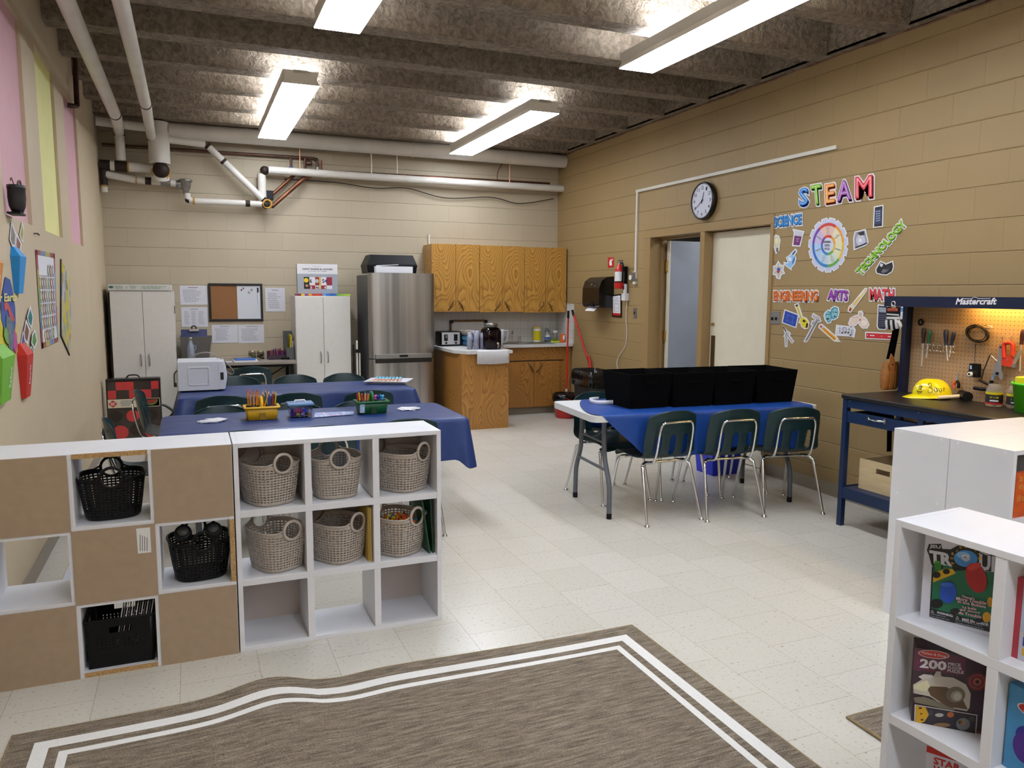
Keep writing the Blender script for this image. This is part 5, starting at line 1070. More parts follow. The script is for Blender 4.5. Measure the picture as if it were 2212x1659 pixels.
# month chart
cm = ['#9b4a4e','#6f86a8','#a8a05a','#9a4450']
q = MB(); polyL(q, [(77,539),(118,548),(126,738),(91,753)], M_pap, .004)
def seg(A, B, n): return [(A[0]+(B[0]-A[0])*i/n, A[1]+(B[1]-A[1])*i/n) for i in range(n+1)]
def band(q, a, b_, c, d, n, cols, off=.005):
    P1, P2 = seg(a, b_, n), seg(c, d, n)
    for i in range(n): q.add([pL.px(*P1[i], off), pL.px(*P1[i+1], off), pL.px(*P2[i+1], off), pL.px(*P2[i], off)], [(0,1,2,3)], mat('chart'+cols[i % len(cols)], cols[i % len(cols)], rough=.6, var=.05))
band(q, (77,539), (118,548), (78,550), (118,558), 4, cm); band(q, (90,741), (126,728), (91,753), (126,738), 4, cm[::-1])
band(q, (77,539), (91,753), (81,541), (94,752), 5, ['#a04a4a','#a89a4a','#7a9a6a','#6a86b0','#9a4a5a']); band(q, (116,548), (124,738), (118,548), (126,738), 5, ['#9a5a6a','#7a9a9a','#a8a060'])
dots = ['#7f9a7a','#a04450','#8a7aa0','#9aa05a','#a05a4a','#6a7a8a','#b0a080']; k_ = 0
def lerp2(u, v):      # chart face coordinates to pixels of its own corners
    T0, T1, B0, B1 = (81,560), (116,566), (93,742), (124,730)
    a = (T0[0]+(T1[0]-T0[0])*u, T0[1]+(T1[1]-T0[1])*u); b_ = (B0[0]+(B1[0]-B0[0])*u, B0[1]+(B1[1]-B0[1])*u); return (a[0]+(b_[0]-a[0])*v, a[1]+(b_[1]-a[1])*v)
for r_ in range(6):
    for c_ in range(7):
        if r_ == 0 and c_ < 4 or r_ == 5 and (c_ < 1 or c_ > 5): continue
        u, v = (c_+.5)/7, .04+(r_+.5)/6*.96; ctr = pL.px(*lerp2(u, v), .006); m_ = mat('dot'+dots[k_ % 7], dots[k_ % 7], rough=.6, var=.1); k_ += 1
        q.add([ctr+Vector((0, .037*math.cos(a), .037*math.sin(a))) for a in [2*PI*i/14 for i in range(14)]], [tuple(range(14))], m_)
        q.add([ctr+Vector((.0006, .022*math.cos(a), .022*math.sin(a))) for a in [2*PI*i/12 for i in range(12)]], [tuple(range(12))], mat('dot_centre', '#cfcac0', rough=.6, var=0))
    if r_: a, b_ = lerp2(0, .04+r_/6*.96-.005), lerp2(1, .04+r_/6*.96-.005); A_, B_ = pL.px(*a, .006), pL.px(*b_, .006); q.add([A_, B_, B_+Vector((0,0,.004)), A_+Vector((0,0,.004))], [(0,1,2,3)], M_pg)
tag(q.build('wall_chart'), 'rainbow-bordered chart of round pictures on the left wall', 'poster')
q = MB(); polyL(q, [(131,560),(141,580),(152,606),(154,700),(150,767),(131,725)], mat('picture_map', '#b3a468', rough=.6, var=0), .004)
nt, b, N, L = nodes(mat('picture_map')); v = N('ShaderNodeTexVoronoi'); v.inputs['Scale'].default_value = 14; r_ = N('ShaderNodeValToRGB'); r_.color_ramp.interpolation = 'CONSTANT'; e = r_.color_ramp.elements
e[0].color = C4(hexc('#b8aa78')); e[1].position = .45; e[1].color = C4(hexc('#c0b030')); 
for p_, c in ((.6,'#8a95a0'), (.7,'#7a6a50'), (.76,'#b9b4a0'), (.9,'#6f88b0')): k = e.new(p_); k.color = C4(hexc(c))
tc = N('ShaderNodeTexCoord'); L(tc.outputs['Object'], v.inputs['Vector']); L(v.outputs['Color'], r_.inputs[0]); L(r_.outputs[0], b.inputs['Base Color'])
q.tube([pL.px(131,560,.004), pL.px(131,725,.004), pL.px(150,767,.004)], .006, M_side, n=4)
tag(q.build('picture_map'), 'yellow picture map with dark left edge on the left wall', 'poster')
# recycling pockets: blue, red, green, orange
def pocket(label, m, px_top, px_bot, Yc, wY, z0, z1, dep, word_=None, name='wall_pocket'):
    t = thing(name, label, 'wall pocket', (WL, Yc, z0), local=False, group='paper pockets of the recycling display')
    x0 = WL+.001; a, b_ = Yc-wY/2, Yc+wY/2; h = z1-z0
    B = [(x0,a+.03,z0),(x0,b_-.03,z0),(x0+dep*.5,b_-.03,z0),(x0+dep*.5,a+.03,z0)]; T = [(x0,a,z0+h*.8),(x0,b_,z0+h*.8),(x0+dep,b_,z0+h*.8),(x0+dep,a,z0+h*.8)]
    q = MB().hexa([Vector(p) for p in B+T], m); q.hexa([Vector(p) for p in T] + [Vector(p) for p in [(x0,a+.03,z1),(x0,b_-.03,z1),(x0+dep*.25,b_-.03,z1),(x0+dep*.25,a+.03,z1)]], m); q.build('box', t)
    if word_:
        n_ = Vector((h*.8, 0, -dep*.5)).normalized(); f = lambda y, s_: Vector((x0+dep*.5+dep*.5*s_, y, z0+h*.8*s_)); q = MB()
        word(q, word_, f(b_-.05, .3), f(b_-.05, .75), f(b_-.10, .3), wt, n_, .0015, .02); q.build('lettering', t)
    return t
M_pb, M_prd, M_pgn, M_por = mat('blue_card', '#1f86c8', rough=.5), mat('red_card', '#c02c22', rough=.5), mat('green_card', '#6fae35', rough=.5), mat('orange_card', '#c8803a', rough=.5)
pocket('blue card pocket high on the left wall below the black pot', M_pb, 0, 0, 4.735, .17, 1.545, 1.785, .042)
pocket('red card pocket lowest on the left wall, with lettering on its side', M_prd, 0, 0, 4.73, .18, 1.0, 1.285, .045, 'Recycle')
pocket('green card pocket at the left picture edge with white lettering', M_pgn, 0, 0, 4.19, .27, 1.045, 1.31, .05, 'Reduce')
pocket('orange card pocket at the left picture edge above the earth poster', M_por, 0, 0, 4.07, .28, 1.47, 1.74, .05, 'Reuse')
# cards in the pockets
def card(px, cols, label, k):
    q = MB(); polyL(q, px, M_pap, .006+.003*k); cx_ = sum(p[0] for p in px)/len(px); cy__ = sum(p[1] for p in px)/len(px)
    ins_ = [((p[0]-cx_)*.72+cx_, (p[1]-cy__)*.72+cy__) for p in px]; n = len(ins_)
    q.add([pL.px(u, v, .0072+.003*k) for u, v in ins_], [tuple(range(n))], mat('card'+cols, cols, rough=.6, var=.35, scale=30)); return tag(q.build('picture_card'), label, 'card', 'picture cards on the left wall')
card([(25,475),(35,505),(33,535),(27,533),(21,518)], '#8a8078', 'left one of the two white cards above the blue pocket', 0); card([(36,503),(47,525),(42,553),(38,545),(34,530)], '#8a5a4a', 'card with a red figure leaning right above the blue pocket', 1)
card([(48,478),(52,495),(50,525),(46,520),(42,508)], '#b0a860', 'yellowish card above the blue pocket, right of the white ones', 0); card([(46,540),(52,552),(55,590),(50,580)], '#4a5a8a', 'dark blue card behind the blue pocket', 0)
card([(66,660),(72,683),(69,710),(62,700),(59,685)], '#2f7a78', 'teal card at the top of the fan over the red pocket', 2); card([(57,690),(65,712),(60,745),(53,735),(52,715)], '#7a5040', 'brown picture card in the fan over the red pocket', 1)
card([(50,715),(55,735),(50,755),(45,745)], '#6a5a9a', 'leftmost card of the fan over the red pocket', 0); card([(76,710),(81,738),(75,755),(68,742),(70,722)], '#5a8a4a', 'green leaf card at the right of the fan over the red pocket', 2)
card([(68,745),(74,760),(70,780),(63,765)], '#7a6a5a', 'lowest card of the fan over the red pocket', 0)
# earth poster
q = MB(); polyL(q, [(0,770),(0,668),(4,690),(37,700),(38,760),(32,775),(12,745)], mat('poster_yellow', '#c9b93a', rough=.5, var=.1), .003)
polyL(q, [(12,598),(22,604),(27,625),(33,665),(34,700),(30,735),(20,740),(10,715),(3,690),(3,650),(8,620)], mat('poster_blue', '#2f4f98', rough=.5, var=.3, scale=16), .005)
polyL(q, [(9,655),(16,652),(26,675),(32,690),(29,695),(22,688),(17,668),(11,672)], mat('poster_red', '#b84a4a', rough=.5), .007); polyL(q, [(14,680),(26,690),(31,725),(28,758),(20,752),(14,720)], mat('poster_land', '#5f6f7a', rough=.5, var=.6, scale=40), .008)
polyL(q, [(31,712),(36,722),(38,745),(35,766),(29,750),(30,730)], mat('poster_magenta', '#b04a90', rough=.5), .009); polyL(q, [(10,705),(16,712),(20,745),(14,740),(9,725)], mat('poster_green', '#6f9a4a', rough=.5), .0095)
word(q, 'Our Earth', pL.px(-22,654,.011), pL.px(37,650,.011), pL.px(-22,634,.011), mat('poster_cream', '#d8cf80', rough=.5, var=0), (1,0,0), 0, .03)
tag(q.build('earth_poster'), 'blue and yellow earth poster at the left picture edge', 'poster')
tag(MB().tube([(WL+.0, 5.35, 1.895), (WL+.02, 5.35, 1.895), (WL+.02, 5.40, 1.89)], .004, M_side, n=6).build('wall_hook'), 'small dark hook in the wall under the yellow window', 'hook')
# brown pipe on left wall
M_iron = mat('rusty_iron', '#3b2018', rough=.6, metal=.5, var=.3, scale=30)
tag(MB().tube(spline([(WL+.03,7.40,3.46),(WL+.05,7.40,3.42),(WL+.05,7.38,3.30),(WL+.05,7.36,3.10),(WL+.05,7.34,3.05),(WL+.03,7.22,3.02),(WL+.0,7.20,3.02)], 4), .02, M_iron).build('iron_pipe'), 'thin rusty iron pipe dropping down the left wall above the pink window', 'pipe')

# ================================================================ PIPES
M_wrap = mat('white_pipe_wrap', '#cfcac2', rough=.6, var=.05, scale=6, bump=.05); M_fit = mat('black_iron_fitting', '#2a1d16', rough=.6, metal=.3, var=.3, scale=40); M_foam = mat('yellow_foam_edge', '#b98b3c', rough=.9, var=.2)
M_cop = mat('copper_pipe', (.16,.065,.035), rough=.45, metal=.8, var=.35, scale=6); M_dcop = mat('dark_copper', (.13,.07,.05), rough=.45, metal=.8, var=.3, scale=8)
def pipe(label, pts, r, m=M_wrap, fits=(), bands=(), cat='pipe', name='insulated_pipe', sm=False):
    o0 = Vector(pts[0]); t = thing(name, label, cat, o0, local=False)
    P_ = [Vector(p) for p in pts]
    for a, b_ in zip(P_, P_[1:]): MB().cyl(a, b_, r, m, n=20).build('pipe_run', t)
    for p in fits: MB().ell(p, (r*1.02,)*3, M_fit, 8).build('elbow', t)
    for (i, f, l, mm) in bands:
        a, b_ = P_[i], P_[i+1]; u = (b_-a).normalized(); c = a.lerp(b_, f); MB().cyl(c-u*l/2, c+u*l/2, r*1.06, mm, n=20).build('joint_band', t)
    return t
yp = WB-.15
a1 = at(262, 262, z=3.08)
pipe('left one of the two white pipes running along the ceiling from the camera', [(-.55, -4.4, 3.10), (-.55, 8.0, 3.10), (-.62, 9.25, 3.20), (-.62, 9.31, 2.93)], .048, bands=[(0,.985,.03,M_fit),(2,.02,.05,M_fit)], fits=[(-.62,9.25,3.20)])
pipe('right one of the two white pipes running along the ceiling, turning to the back wall', [(-.285, -4.4, 3.12), (-.285, 7.5, 3.12), (-.315, 9.2, 3.17), (.21, 9.30, 3.16)], .045, bands=[(0,.99,.03,M_fit),(1,.98,.04,M_fit)])
pipe('white pipe slanting down the back wall to the fitting in its middle', [(.235, 9.30, 3.14), (.84, 9.33, 2.56)], .036, bands=[(0,.27,.03,M_fit),(0,.97,.06,M_fit),(0,.01,.03,M_fit)])
pipe('thick white vertical pipe in the left back corner', [(-.245, 9.22, 3.33), (-.245, 9.22, 2.90)], .105, fits=[])
t = pipe('short white pipe under the iron elbow of the thick corner pipe', [(-.245, 9.20, 2.88), (-.245, 9.25, 2.74)], .088); MB().ell((-.235,9.17,2.83), (.085,.085,.085), M_fit, 10).build('elbow', t); MB().tube([Vector((-.24+.085*math.cos(a), 9.19, 2.82+.085*math.sin(a))) for a in [2*PI*i/24 for i in range(24)]], .012, M_foam, closed=True).build('foam_ring', t)
pipe('white horizontal pipe in the left back corner with a black tee', [(-.80, 9.33, 2.87), (-.32, 9.33, 2.86)], .052, bands=[(0,.37,.12,M_fit),(0,.51,.018,M_foam),(0,.05,.10,M_fit)])
pipe('short white drop pipe at the very corner of the back wall', [(-.795, 9.34, 2.87), (-.795, 9.34, 2.59)], .034, bands=[(0,.35,.22,M_fit),(0,.78,.014,M_foam)])
pipe('lower white pipe from the corner to the steel valve', [(-.77, 9.34, 2.775), (-.50, 9.34, 2.735), (-.19, 9.34, 2.725), (-.05, 9.34, 2.715)], .037, bands=[(1,.05,.014,M_foam),(1,.42,.06,M_fit),(1,.97,.10,mat('dull_steel', (.28,.27,.26), rough=.4, metal=.9, var=.2)),(2,.8,.04,mat('dull_steel'))])
t = thing('steam_trap', 'grey steel valve pot on the corner pipe run', 'valve', (0, 9.33, 2.70), local=True); M_ds = mat('dull_steel')
MB().lathe([(0,-.10),(.025,-.10),(.03,-.06),(.05,-.02),(.055,.04),(.07,.045),(.07,.062),(.06,.068),(0,.07)], M_ds).build('pot', t); MB().cyl((-.08,0,-.01), (-.03,0,-.01), .03, M_ds).build('inlet', t)
pipe('white pipe along the back wall below the steel valve', [(.01, 9.33, 2.62), (.01, 9.33, 2.56), (.06, 9.33, 2.54), (.82, 9.33, 2.54)], .034, bands=[(2,.02,.02,M_foam),(3-1,.76,.05,M_fit)], fits=[(.02,9.33,2.55)])
t = pipe('white vertical pipe linking the slanting pipe to the long pipe', [(.80, 9.36, 2.52), (.80, 9.36, 2.88)], .046); MB().ell((.83,9.30,2.53), (.045,.05,.045), M_fit, 10).build('elbow', t); MB().tube([Vector((.845+.045*math.cos(a), 9.27, 2.54+.045*math.sin(a))) for a in [2*PI*i/24 for i in range(24)]], .010, M_foam, closed=True).build('foam_ring', t); MB().ell((.83,9.33,2.915), (.05,.05,.05), M_fit, 10).build('upper_elbow', t)
pipe('long thin white pipe running across the back wall above the cabinets', [(.87, 9.31, 2.92), (2.45, 9.31, 2.915), (4.57, 9.31, 2.915)], .043, bands=[(0,.99,.02,M_wrap)])
t = pipe('thick white pipe running right under the ceiling along the back wall', [(-.165, 9.26, 3.262), (4.57, 9.26, 3.255)], .083, bands=[(0,.002,.02,M_foam),(0,.57,.02,M_wrap)])
pipe('white pipe behind the two ceiling pipes in the left corner', [(-.82, 9.10, 3.27), (-.30, 9.15, 3.25)], .045)
# copper
pipe('thin dark pipe along the top of the back wall ending in a valve', [(-.80, 9.42, 3.09), (1.40, 9.42, 3.10), (1.43, 9.42, 3.07), (1.43, 9.42, 2.93)], .017, M_dcop, name='copper_pipe', fits=[(1.42,9.42,3.09)])
pipe('upper copper pipe bending down behind the long white pipe', [(4.42, 9.40, 2.98), (1.25, 9.40, 2.955), (1.20, 9.39, 2.93), (.87, 9.38, 2.62)], .020, M_cop, name='copper_pipe', fits=[(1.22,9.395,2.945)])
pipe('lower copper pipe slanting down to the middle fitting', [(1.35, 9.37, 2.90), (1.27, 9.36, 2.86), (.90, 9.33, 2.52)], .024, M_cop, name='copper_pipe', fits=[(.905,9.33,2.525)])
t = pipe('copper branch beside the thin hanger rod, with blue-handled tap', [(1.13, 9.42, 3.09), (1.13, 9.42, 2.99)], .012, M_dcop, name='copper_pipe'); MB().cyl((1.13,9.40,2.985), (1.13,9.40,2.965), .022, mat('blue_tap', '#1f3f9a', rough=.4)).build('tap_handle', t)
t = pipe('vertical copper branch left of the red lever valve', [(1.29, 9.42, 3.09), (1.29, 9.42, 2.95)], .016, M_dcop, name='copper_pipe'); MB().cyl((1.36,9.38,3.04), (1.31,9.40,3.04), .025, M_dcop).build('plug', t)
t = thing('lever_valve', 'small valve with red lever on the dark pipe', 'valve', (1.43, 9.40, 2.95), local=True); MB().cyl((0,0,-.03), (0,0,.05), .024, M_ds).build('body', t); MB().box((.04,-.01,.02), (.052,.0,.13), mat('red_lever', '#7a1f1a', rough=.4)).tube([(0,-.01,.02),(.046,-.01,.02)], .006, M_ds).build('lever', t)
for (x, z0, z1, m_, lb) in ((1.215, 2.95, 3.40, mat('bright_copper', (.7,.35,.2), rough=.4, metal=.7, var=0), 'bright copper hanger rod above the lever valve'), (3.81, 2.95, 3.27, mat('bright_copper'), 'bright copper hanger rod before the right ceiling light'), (2.04, 2.93, 3.20, M_rod, 'left one of the two white cords between the back wall pipes'), (2.35, 2.97, 3.19, M_rod, 'right one of the two white cords between the back wall pipes')):
    tag(MB().tube(spline([(x, 9.30, z1), (x+.004, 9.30, (z0+z1)/2), (x, 9.30, z0)], 3), .007, m_, n=6).build('pipe_hanger'), lb, 'hanger', 'hangers of the back wall pipes')
tag(MB().tube(spline([(1.05,9.38,2.84),(1.6,9.40,2.84),(2.1,9.41,2.80),(2.5,9.41,2.82),(3.0,9.42,2.73),(3.6,9.42,2.77),(4.0,9.42,2.71),(4.5,9.44,2.80)], 8), .006, M_side, n=6).build('loose_cable'), 'thin dark cable sagging below the long white pipe', 'cable')
tag(MB().tube(spline([(3.76,9.42,3.20),(3.70,9.42,3.10),(3.70,9.43,3.0),(3.80,9.43,2.96)], 6), .005, mat('red_wire', '#6a2018', rough=.5), n=6).build('red_wire'), 'thin red wire hanging from the thick pipe before the right light', 'cable')
tag(MB().box((.83,9.35,2.60), (.92,9.46,2.70), M_black).build('pipe_sleeve'), 'black square sleeve behind the middle pipe fitting', 'sleeve')
# ================================================================ TAN WALL
pR = Plane((WR, 0, 0), (-1,0,0), (0,-1,0))
def polyR(mb, px, mt, off=.003, base=0.0):
    P_ = [pR.px(u, v, off) for u, v in px]; mb.slab(P_, (off-base, 0, 0), mt); return mb
def grow(px, d):
    n = len(px); A = sum(px[i][0]*px[(i+1) % n][1]-px[(i+1) % n][0]*px[i][1] for i in range(n)); sg = 1 if A > 0 else -1; o = []
    for i in range(n):
        a, b_, c = px[i-1], px[i], px[(i+1) % n]
        def nrm(p, q): l = math.hypot(q[0]-p[0], q[1]-p[1]) or 1; return ((q[1]-p[1])/l*sg, -(q[0]-p[0])/l*sg)
        n1, n2 = nrm(a, b_), nrm(b_, c); mx_, my_ = n1[0]+n2[0], n1[1]+n2[1]; k = max(.5, (mx_*mx_+my_*my_)/2); o.append((b_[0]+mx_*d/k, b_[1]+my_*d/k))
    return o
M_bord = mat('sticker_white', '#d9d9dc', rough=.5, var=0)
def decal(name, label, cat, outline, layers, border=2.2, group='cut-outs of the steam display on the tan wall'):
    q = MB(); polyR(q, grow(outline, border), M_bord, .004, .0005)
    if layers and layers[0] is not None and isinstance(layers[0], str): polyR(q, outline, mat('dc'+layers[0], layers[0], rough=.45, var=.06), .0048, .004)
    for k, (c, px) in enumerate(layers[1:]): P_ = [pR.px(u, v, .0052+.0003*k) for u, v in px]; q.add(P_, [tuple(range(len(P_)))], mat('dc'+c, c, rough=.45, var=.06))
    return tag(q.build(name), label, cat, group)
def bar(a, b_, w_):
    l = math.hypot(b_[0]-a[0], b_[1]-a[1]); nx, ny = -(b_[1]-a[1])/l*w_/2, (b_[0]-a[0])/l*w_/2; return [(a[0]+nx,a[1]+ny),(b_[0]+nx,b_[1]+ny),(b_[0]-nx,b_[1]-ny),(a[0]-nx,a[1]-ny)]
def ellp(cx_, cy_, rx, ry, n=18, rot=0): return [(cx_+rx*math.cos(a)*math.cos(rot)-ry*math.sin(a)*math.sin(rot), cy_+rx*math.cos(a)*math.sin(rot)+ry*math.sin(a)*math.cos(rot)) for a in [2*PI*i/n for i in range(n)]]
def lettering(label, name, w_, BL, BR, TL, c1, c2, sh=(2, 2), hi=None, bord=.11, bold=.035):
    q = MB(); n = (-1,0,0)
    f = lambda p, dx=0, dy=0: pR.px(p[0]+dx, p[1]+dy)
    for dx, dy, o in ((0,0,.0035), (sh[0], sh[1], .0032), (sh[0]/2, sh[1]/2, .0033)): word(q, w_, f(BL,dx,dy), f(BR,dx,dy), f(TL,dx,dy), M_bord, n, o, bord, 0, ref=0)
    for k_ in (1, .66, .33): word(q, w_, f(BL,sh[0]*k_,sh[1]*k_), f(BR,sh[0]*k_,sh[1]*k_), f(TL,sh[0]*k_,sh[1]*k_), mat('dc'+c2, c2, rough=.45, var=.06), n, .0048, bold, 0, ref=0)
    word(q, w_, f(BL), f(BR), f(TL), mat('dc'+c1, c1, rough=.45, var=.06), n, .0056, bold, 0, ref=0)
    if hi: word(q, w_, f(BL), f(BR), f(TL), mat('dc'+hi, hi, rough=.45, var=.06), n, .0060, -.028, 0, ref=0)
    return tag(q.build(name), label, 'sign', 'words of the steam display')
for l_, BL, BR, TL, c1, c2, hi, lb in (('S',(1728,443),(1745,441),(1728,408),'#2f7fd0','#1a4fa0','#9cc4ea','big blue letter S starting the word STEAM on the wall'),('T',(1756,440),(1776,437),(1753,402),'#7fb52e','#3f7f2a','#c5dd95','big green letter T on the wall'),
        ('E',(1785,438),(1803,435),(1784,400),'#e08a2c','#b8471f','#f0c090','big orange letter E on the wall'),('A',(1811,433),(1838,429),(1811,393),'#8e4a9c','#5a2468','#caa0d2','big purple letter A on the wall'),('M',(1850,427),(1884,423),(1850,384),'#cf3340','#8a1a24','#eda0a4','big red letter M ending the word STEAM')):
    lettering(lb, 'wall_letter', l_, BL, BR, TL, c1, c2, (2.6, 4.5), hi, bord=.07, bold=.03)
lettering('blue word SCIENCE on the tan wall', 'word_sign', 'SCIENCE', (1673,490), (1732,483), (1673,470), '#2f86cc', '#1d5fa6', (1, 1.8), None, .12)
lettering('green word TECHNOLOGY slanting up the tan wall', 'word_sign', 'TECHNOLOGY', (1861,594), (1959,485), (1850,585), '#86b82c', '#4f8a28', (1, 1.8), None, .12)
lettering('orange word ENGINEERING on the tan wall', 'word_sign', 'ENGINEERING', (1672,648), (1767,649), (1672,629), '#d9702a', '#b04a1c', (1, 1.8), None, .12)
lettering('purple word ARTS on the tan wall', 'word_sign', 'ARTS', (1789,646), (1831,649), (1791,626), '#8e3fa0', '#5f2470', (1, 1.8), None, .12)
lettering('red word MATH partly behind the workbench canopy', 'word_sign', 'MATH', (1880,646), (1932,648), (1880,624), '#cf4048', '#a0262e', (1, 1.8), None, .12)
# gear wheel
c0 = (1789, 529.5); RX, RY = 41.5, 58
def ge(a, k=1.0): return (c0[0]+RX*k*math.cos(a), c0[1]-RY*k*math.sin(a)-RX*k*math.cos(a)*.07)
out = []
for i in range(15):
    a = 2*PI*i/15+.1
    for da, k in ((-.155,.93),(-.12,1.0),(.12,1.0),(.155,.93),(.18,.90),(.235,.90)): out.append(ge(a+da, k))
q = MB(); polyR(q, grow(out, 1.8), M_bord, .004, .0005); polyR(q, out, mat('dc#b9bdd4', '#b9bdd4', rough=.5, var=.04), .0048, .004)
def sect(q, k0, k1, a0, a1, c, off, n=8):
    m_ = mat('dc'+c, c, rough=.5, var=.04)
    for i in range(n): s0, s1 = a0+(a1-a0)*i/n, a0+(a1-a0)*(i+1)/n; q.add([pR.px(*ge(s0,k0),off), pR.px(*ge(s0,k1),off), pR.px(*ge(s1,k1),off), pR.px(*ge(s1,k0),off)], [(0,1,2,3)], m_)
secs = [(60,125,'#c23a34','#d8b3a6'),(5,60,'#d8902c','#d9cfae'),(-45,5,'#d4b23a','#d6d0ac'),(-92,-45,'#5c9a3c','#c3cfc0'),(-140,-92,'#2f7ab8','#b0c6d8'),(-188,-140,'#2563b4','#a3bfdc'),(125,172,'#6a3a94','#bcaed0')]
for a0, a1, c, p_ in secs:
    a0, a1 = math.radians(a0), math.radians(a1); sect(q, .72, .83, a0, a1, c, .0052); sect(q, .38, .72, a0, a1, p_, .0052); sect(q, .28, .38, a0, a1, c, .0054)
    rg = random.Random(int(a0*100)); am = (a0+a1)/2
    for j in range(7):
        k = .42+.042*j; e = ge(am, k); w_ = 9*rg.uniform(.6,1)*(k/.6); q.add([pR.px(e[0]-w_/2,e[1]-.45,.0058), pR.px(e[0]+w_/2,e[1]-.45,.0058), pR.px(e[0]+w_/2,e[1]+.45,.0058), pR.px(e[0]-w_/2,e[1]+.45,.0058)], [(0,1,2,3)], M_pg)
sect(q, 0.01, .28, 0, 2*PI, '#c3c6d6', .0054, 24)
for w_, y in (('ENGINEERING', 525), ('DESIGN', 532.5), ('PROCESS', 540)): hw = 8 if len(w_) > 8 else 5.5; word(q, w_, pR.px(1788-hw,y), pR.px(1788+hw,y), pR.px(1788-hw,y-5), ink, (-1,0,0), .0062, .03)
tag(q.build('gear_poster'), 'gear-shaped round poster with a rainbow ring in the steam display', 'poster')
decal('bulb_cutout', 'light bulb cut-out under the word SCIENCE', 'cut-out', [(1672,514),(1676,509),(1681,511),(1684,519),(1682,530),(1681,541),(1677,545),(1674,536),(1670,524)], ['#c5c2ae', ('#d8d29a', ellp(1678,521,4,7)), ('#5a564e', [(1677,536),(1681,535),(1681,544),(1677,545)])])
decal('beaker_cutout', 'beaker of purple liquid cut-out beside the gear poster', 'cut-out', [(1715,497),(1735,501),(1733,506),(1727,531),(1713,530),(1717,503)], ['#bfc0cc', ('#6a2468', [(1716,509),(1732,511),(1727,530),(1714,529)]), ('#d9cfe0', bar((1720,516),(1726,516),1)), ('#d9cfe0', bar((1720,521),(1725,521),1))])
decal('microscope_cutout', 'blue microscope cut-out under the beaker', 'cut-out', [(1718,540),(1720,543),(1714,551),(1718,558),(1715,570),(1708,578),(1708,581),(1696,571),(1695,568),(1702,570),(1703,563),(1700,557),(1708,551),(1710,548)], ['#8fb8dc', ('#2f6fb0', [(1717,552),(1717,562),(1712,572),(1711,566),(1714,558)]), ('#1c2a40', bar((1712,550),(1718,542),2.5)), ('#dfe6ee', [(1703,556),(1709,556),(1710,563),(1704,564)])])
decal('atom_cutout', 'atom cut-out lowest of the science pictures', 'cut-out', [(1681,567),(1685,574),(1692,574),(1690,583),(1693,590),(1687,592),(1684,601),(1679,600),(1677,593),(1670,592),(1672,584),(1670,576),(1677,575)], ['#c8c4b8', ('#8a8f9c', bar((1672,577),(1691,590),1)), ('#8a8f9c', bar((1672,591),(1691,576),1)), ('#8a8f9c', bar((1681,568),(1682,600),1)), ('#2f4fb0', ellp(1682,582,3.5,4)), ('#b0303a', ellp(1681,587,3,3))])
decal('phone_cutout', 'mobile phone cut-out above the word TECHNOLOGY', 'cut-out', [(1890,448),(1906,445),(1905,488),(1888,490)], ['#17181c', ('#2a3a5e', [(1891,453),(1905,451),(1904,483),(1889,485)])] + [('#c3c9d6', ellp(1893+3.6*i, 457+5*j-.5*i, 1.1, 1.5, 6)) for i in range(3) for j in range(5)])
decal('hard_drive_cutout', 'open hard drive cut-out right of the gear poster', 'cut-out', [(1848,502),(1868,497),(1874,523),(1871,528),(1846,538),(1845,515)], ['#8e8e98', ('#b9b9c8', ellp(1859,519,10,12.5)), ('#1b1b20', [(1852,503),(1866,499),(1868,507),(1858,509)]), ('#1b1b20', bar((1848,535),(1873,525),3)), ('#dcdce0', ellp(1858,519,3,4))])
decal('headset_cutout', 'black virtual reality headset cut-out under the word TECHNOLOGY', 'cut-out', [(1898,573),(1902,566),(1909,569),(1913,572),(1927,566),(1929,576),(1926,586),(1915,593),(1905,592),(1894,589),(1893,582)], ['#1c1c20', ('#c9c9d0', [(1902,568),(1908,571),(1905,577),(1900,574)]), ('#6a6a72', ellp(1912,584,9,4,rot=-.5)), ('#2a2a30', ellp(1918,578,8,4,rot=-.4))])
decal('blueprint_cutout', 'dark blue square blueprint cut-out beside the light switch', 'cut-out', [(1696,671),(1723,681),(1718,706),(1691,696)], ['#22409c', ('#5f7fd0', bar((1700,680),(1717,686),.8)), ('#5f7fd0', bar((1698,692),(1714,698),.8)), ('#5f7fd0', bar((1702,678),(1699,695),.8)), ('#5f7fd0', bar((1714,682),(1711,700),.8))])
decal('tape_measure_cutout', 'yellow tape measure cut-out with its tape pulled up', 'cut-out', [(1718,659),(1723,657),(1732,686),(1740,688),(1746,697),(1744,708),(1738,709),(1732,704),(1731,697),(1727,696),(1730,689)], ['#d9c41c', ('#1c1a12', [(1718,659),(1723,657),(1724,661),(1720,663)]), ('#1c1a12', [(1733,693),(1737,690),(1741,694),(1737,697)]), ('#1c1a12', [(1742,697),(1746,700),(1744,708),(1740,708)]), ('#b8b070', bar((1722,664),(1730,688),2))])
decal('compass_cutout', 'drawing compass cut-out, left end of the engineering pictures', 'cut-out', [(1692,705),(1699,716),(1705,719),(1706,722),(1703,724),(1713,738),(1711,740),(1700,727),(1699,748),(1697,748),(1696,727),(1694,726),(1697,721),(1695,714)], ['#b9b9bc', ('#1c1c1e', bar((1692,706),(1698,716),2.5)), ('#6a6a6e', bar((1697,718),(1712,739),1)), ('#6a6a6e', bar((1698,718),(1698,747),1))], 1.8)
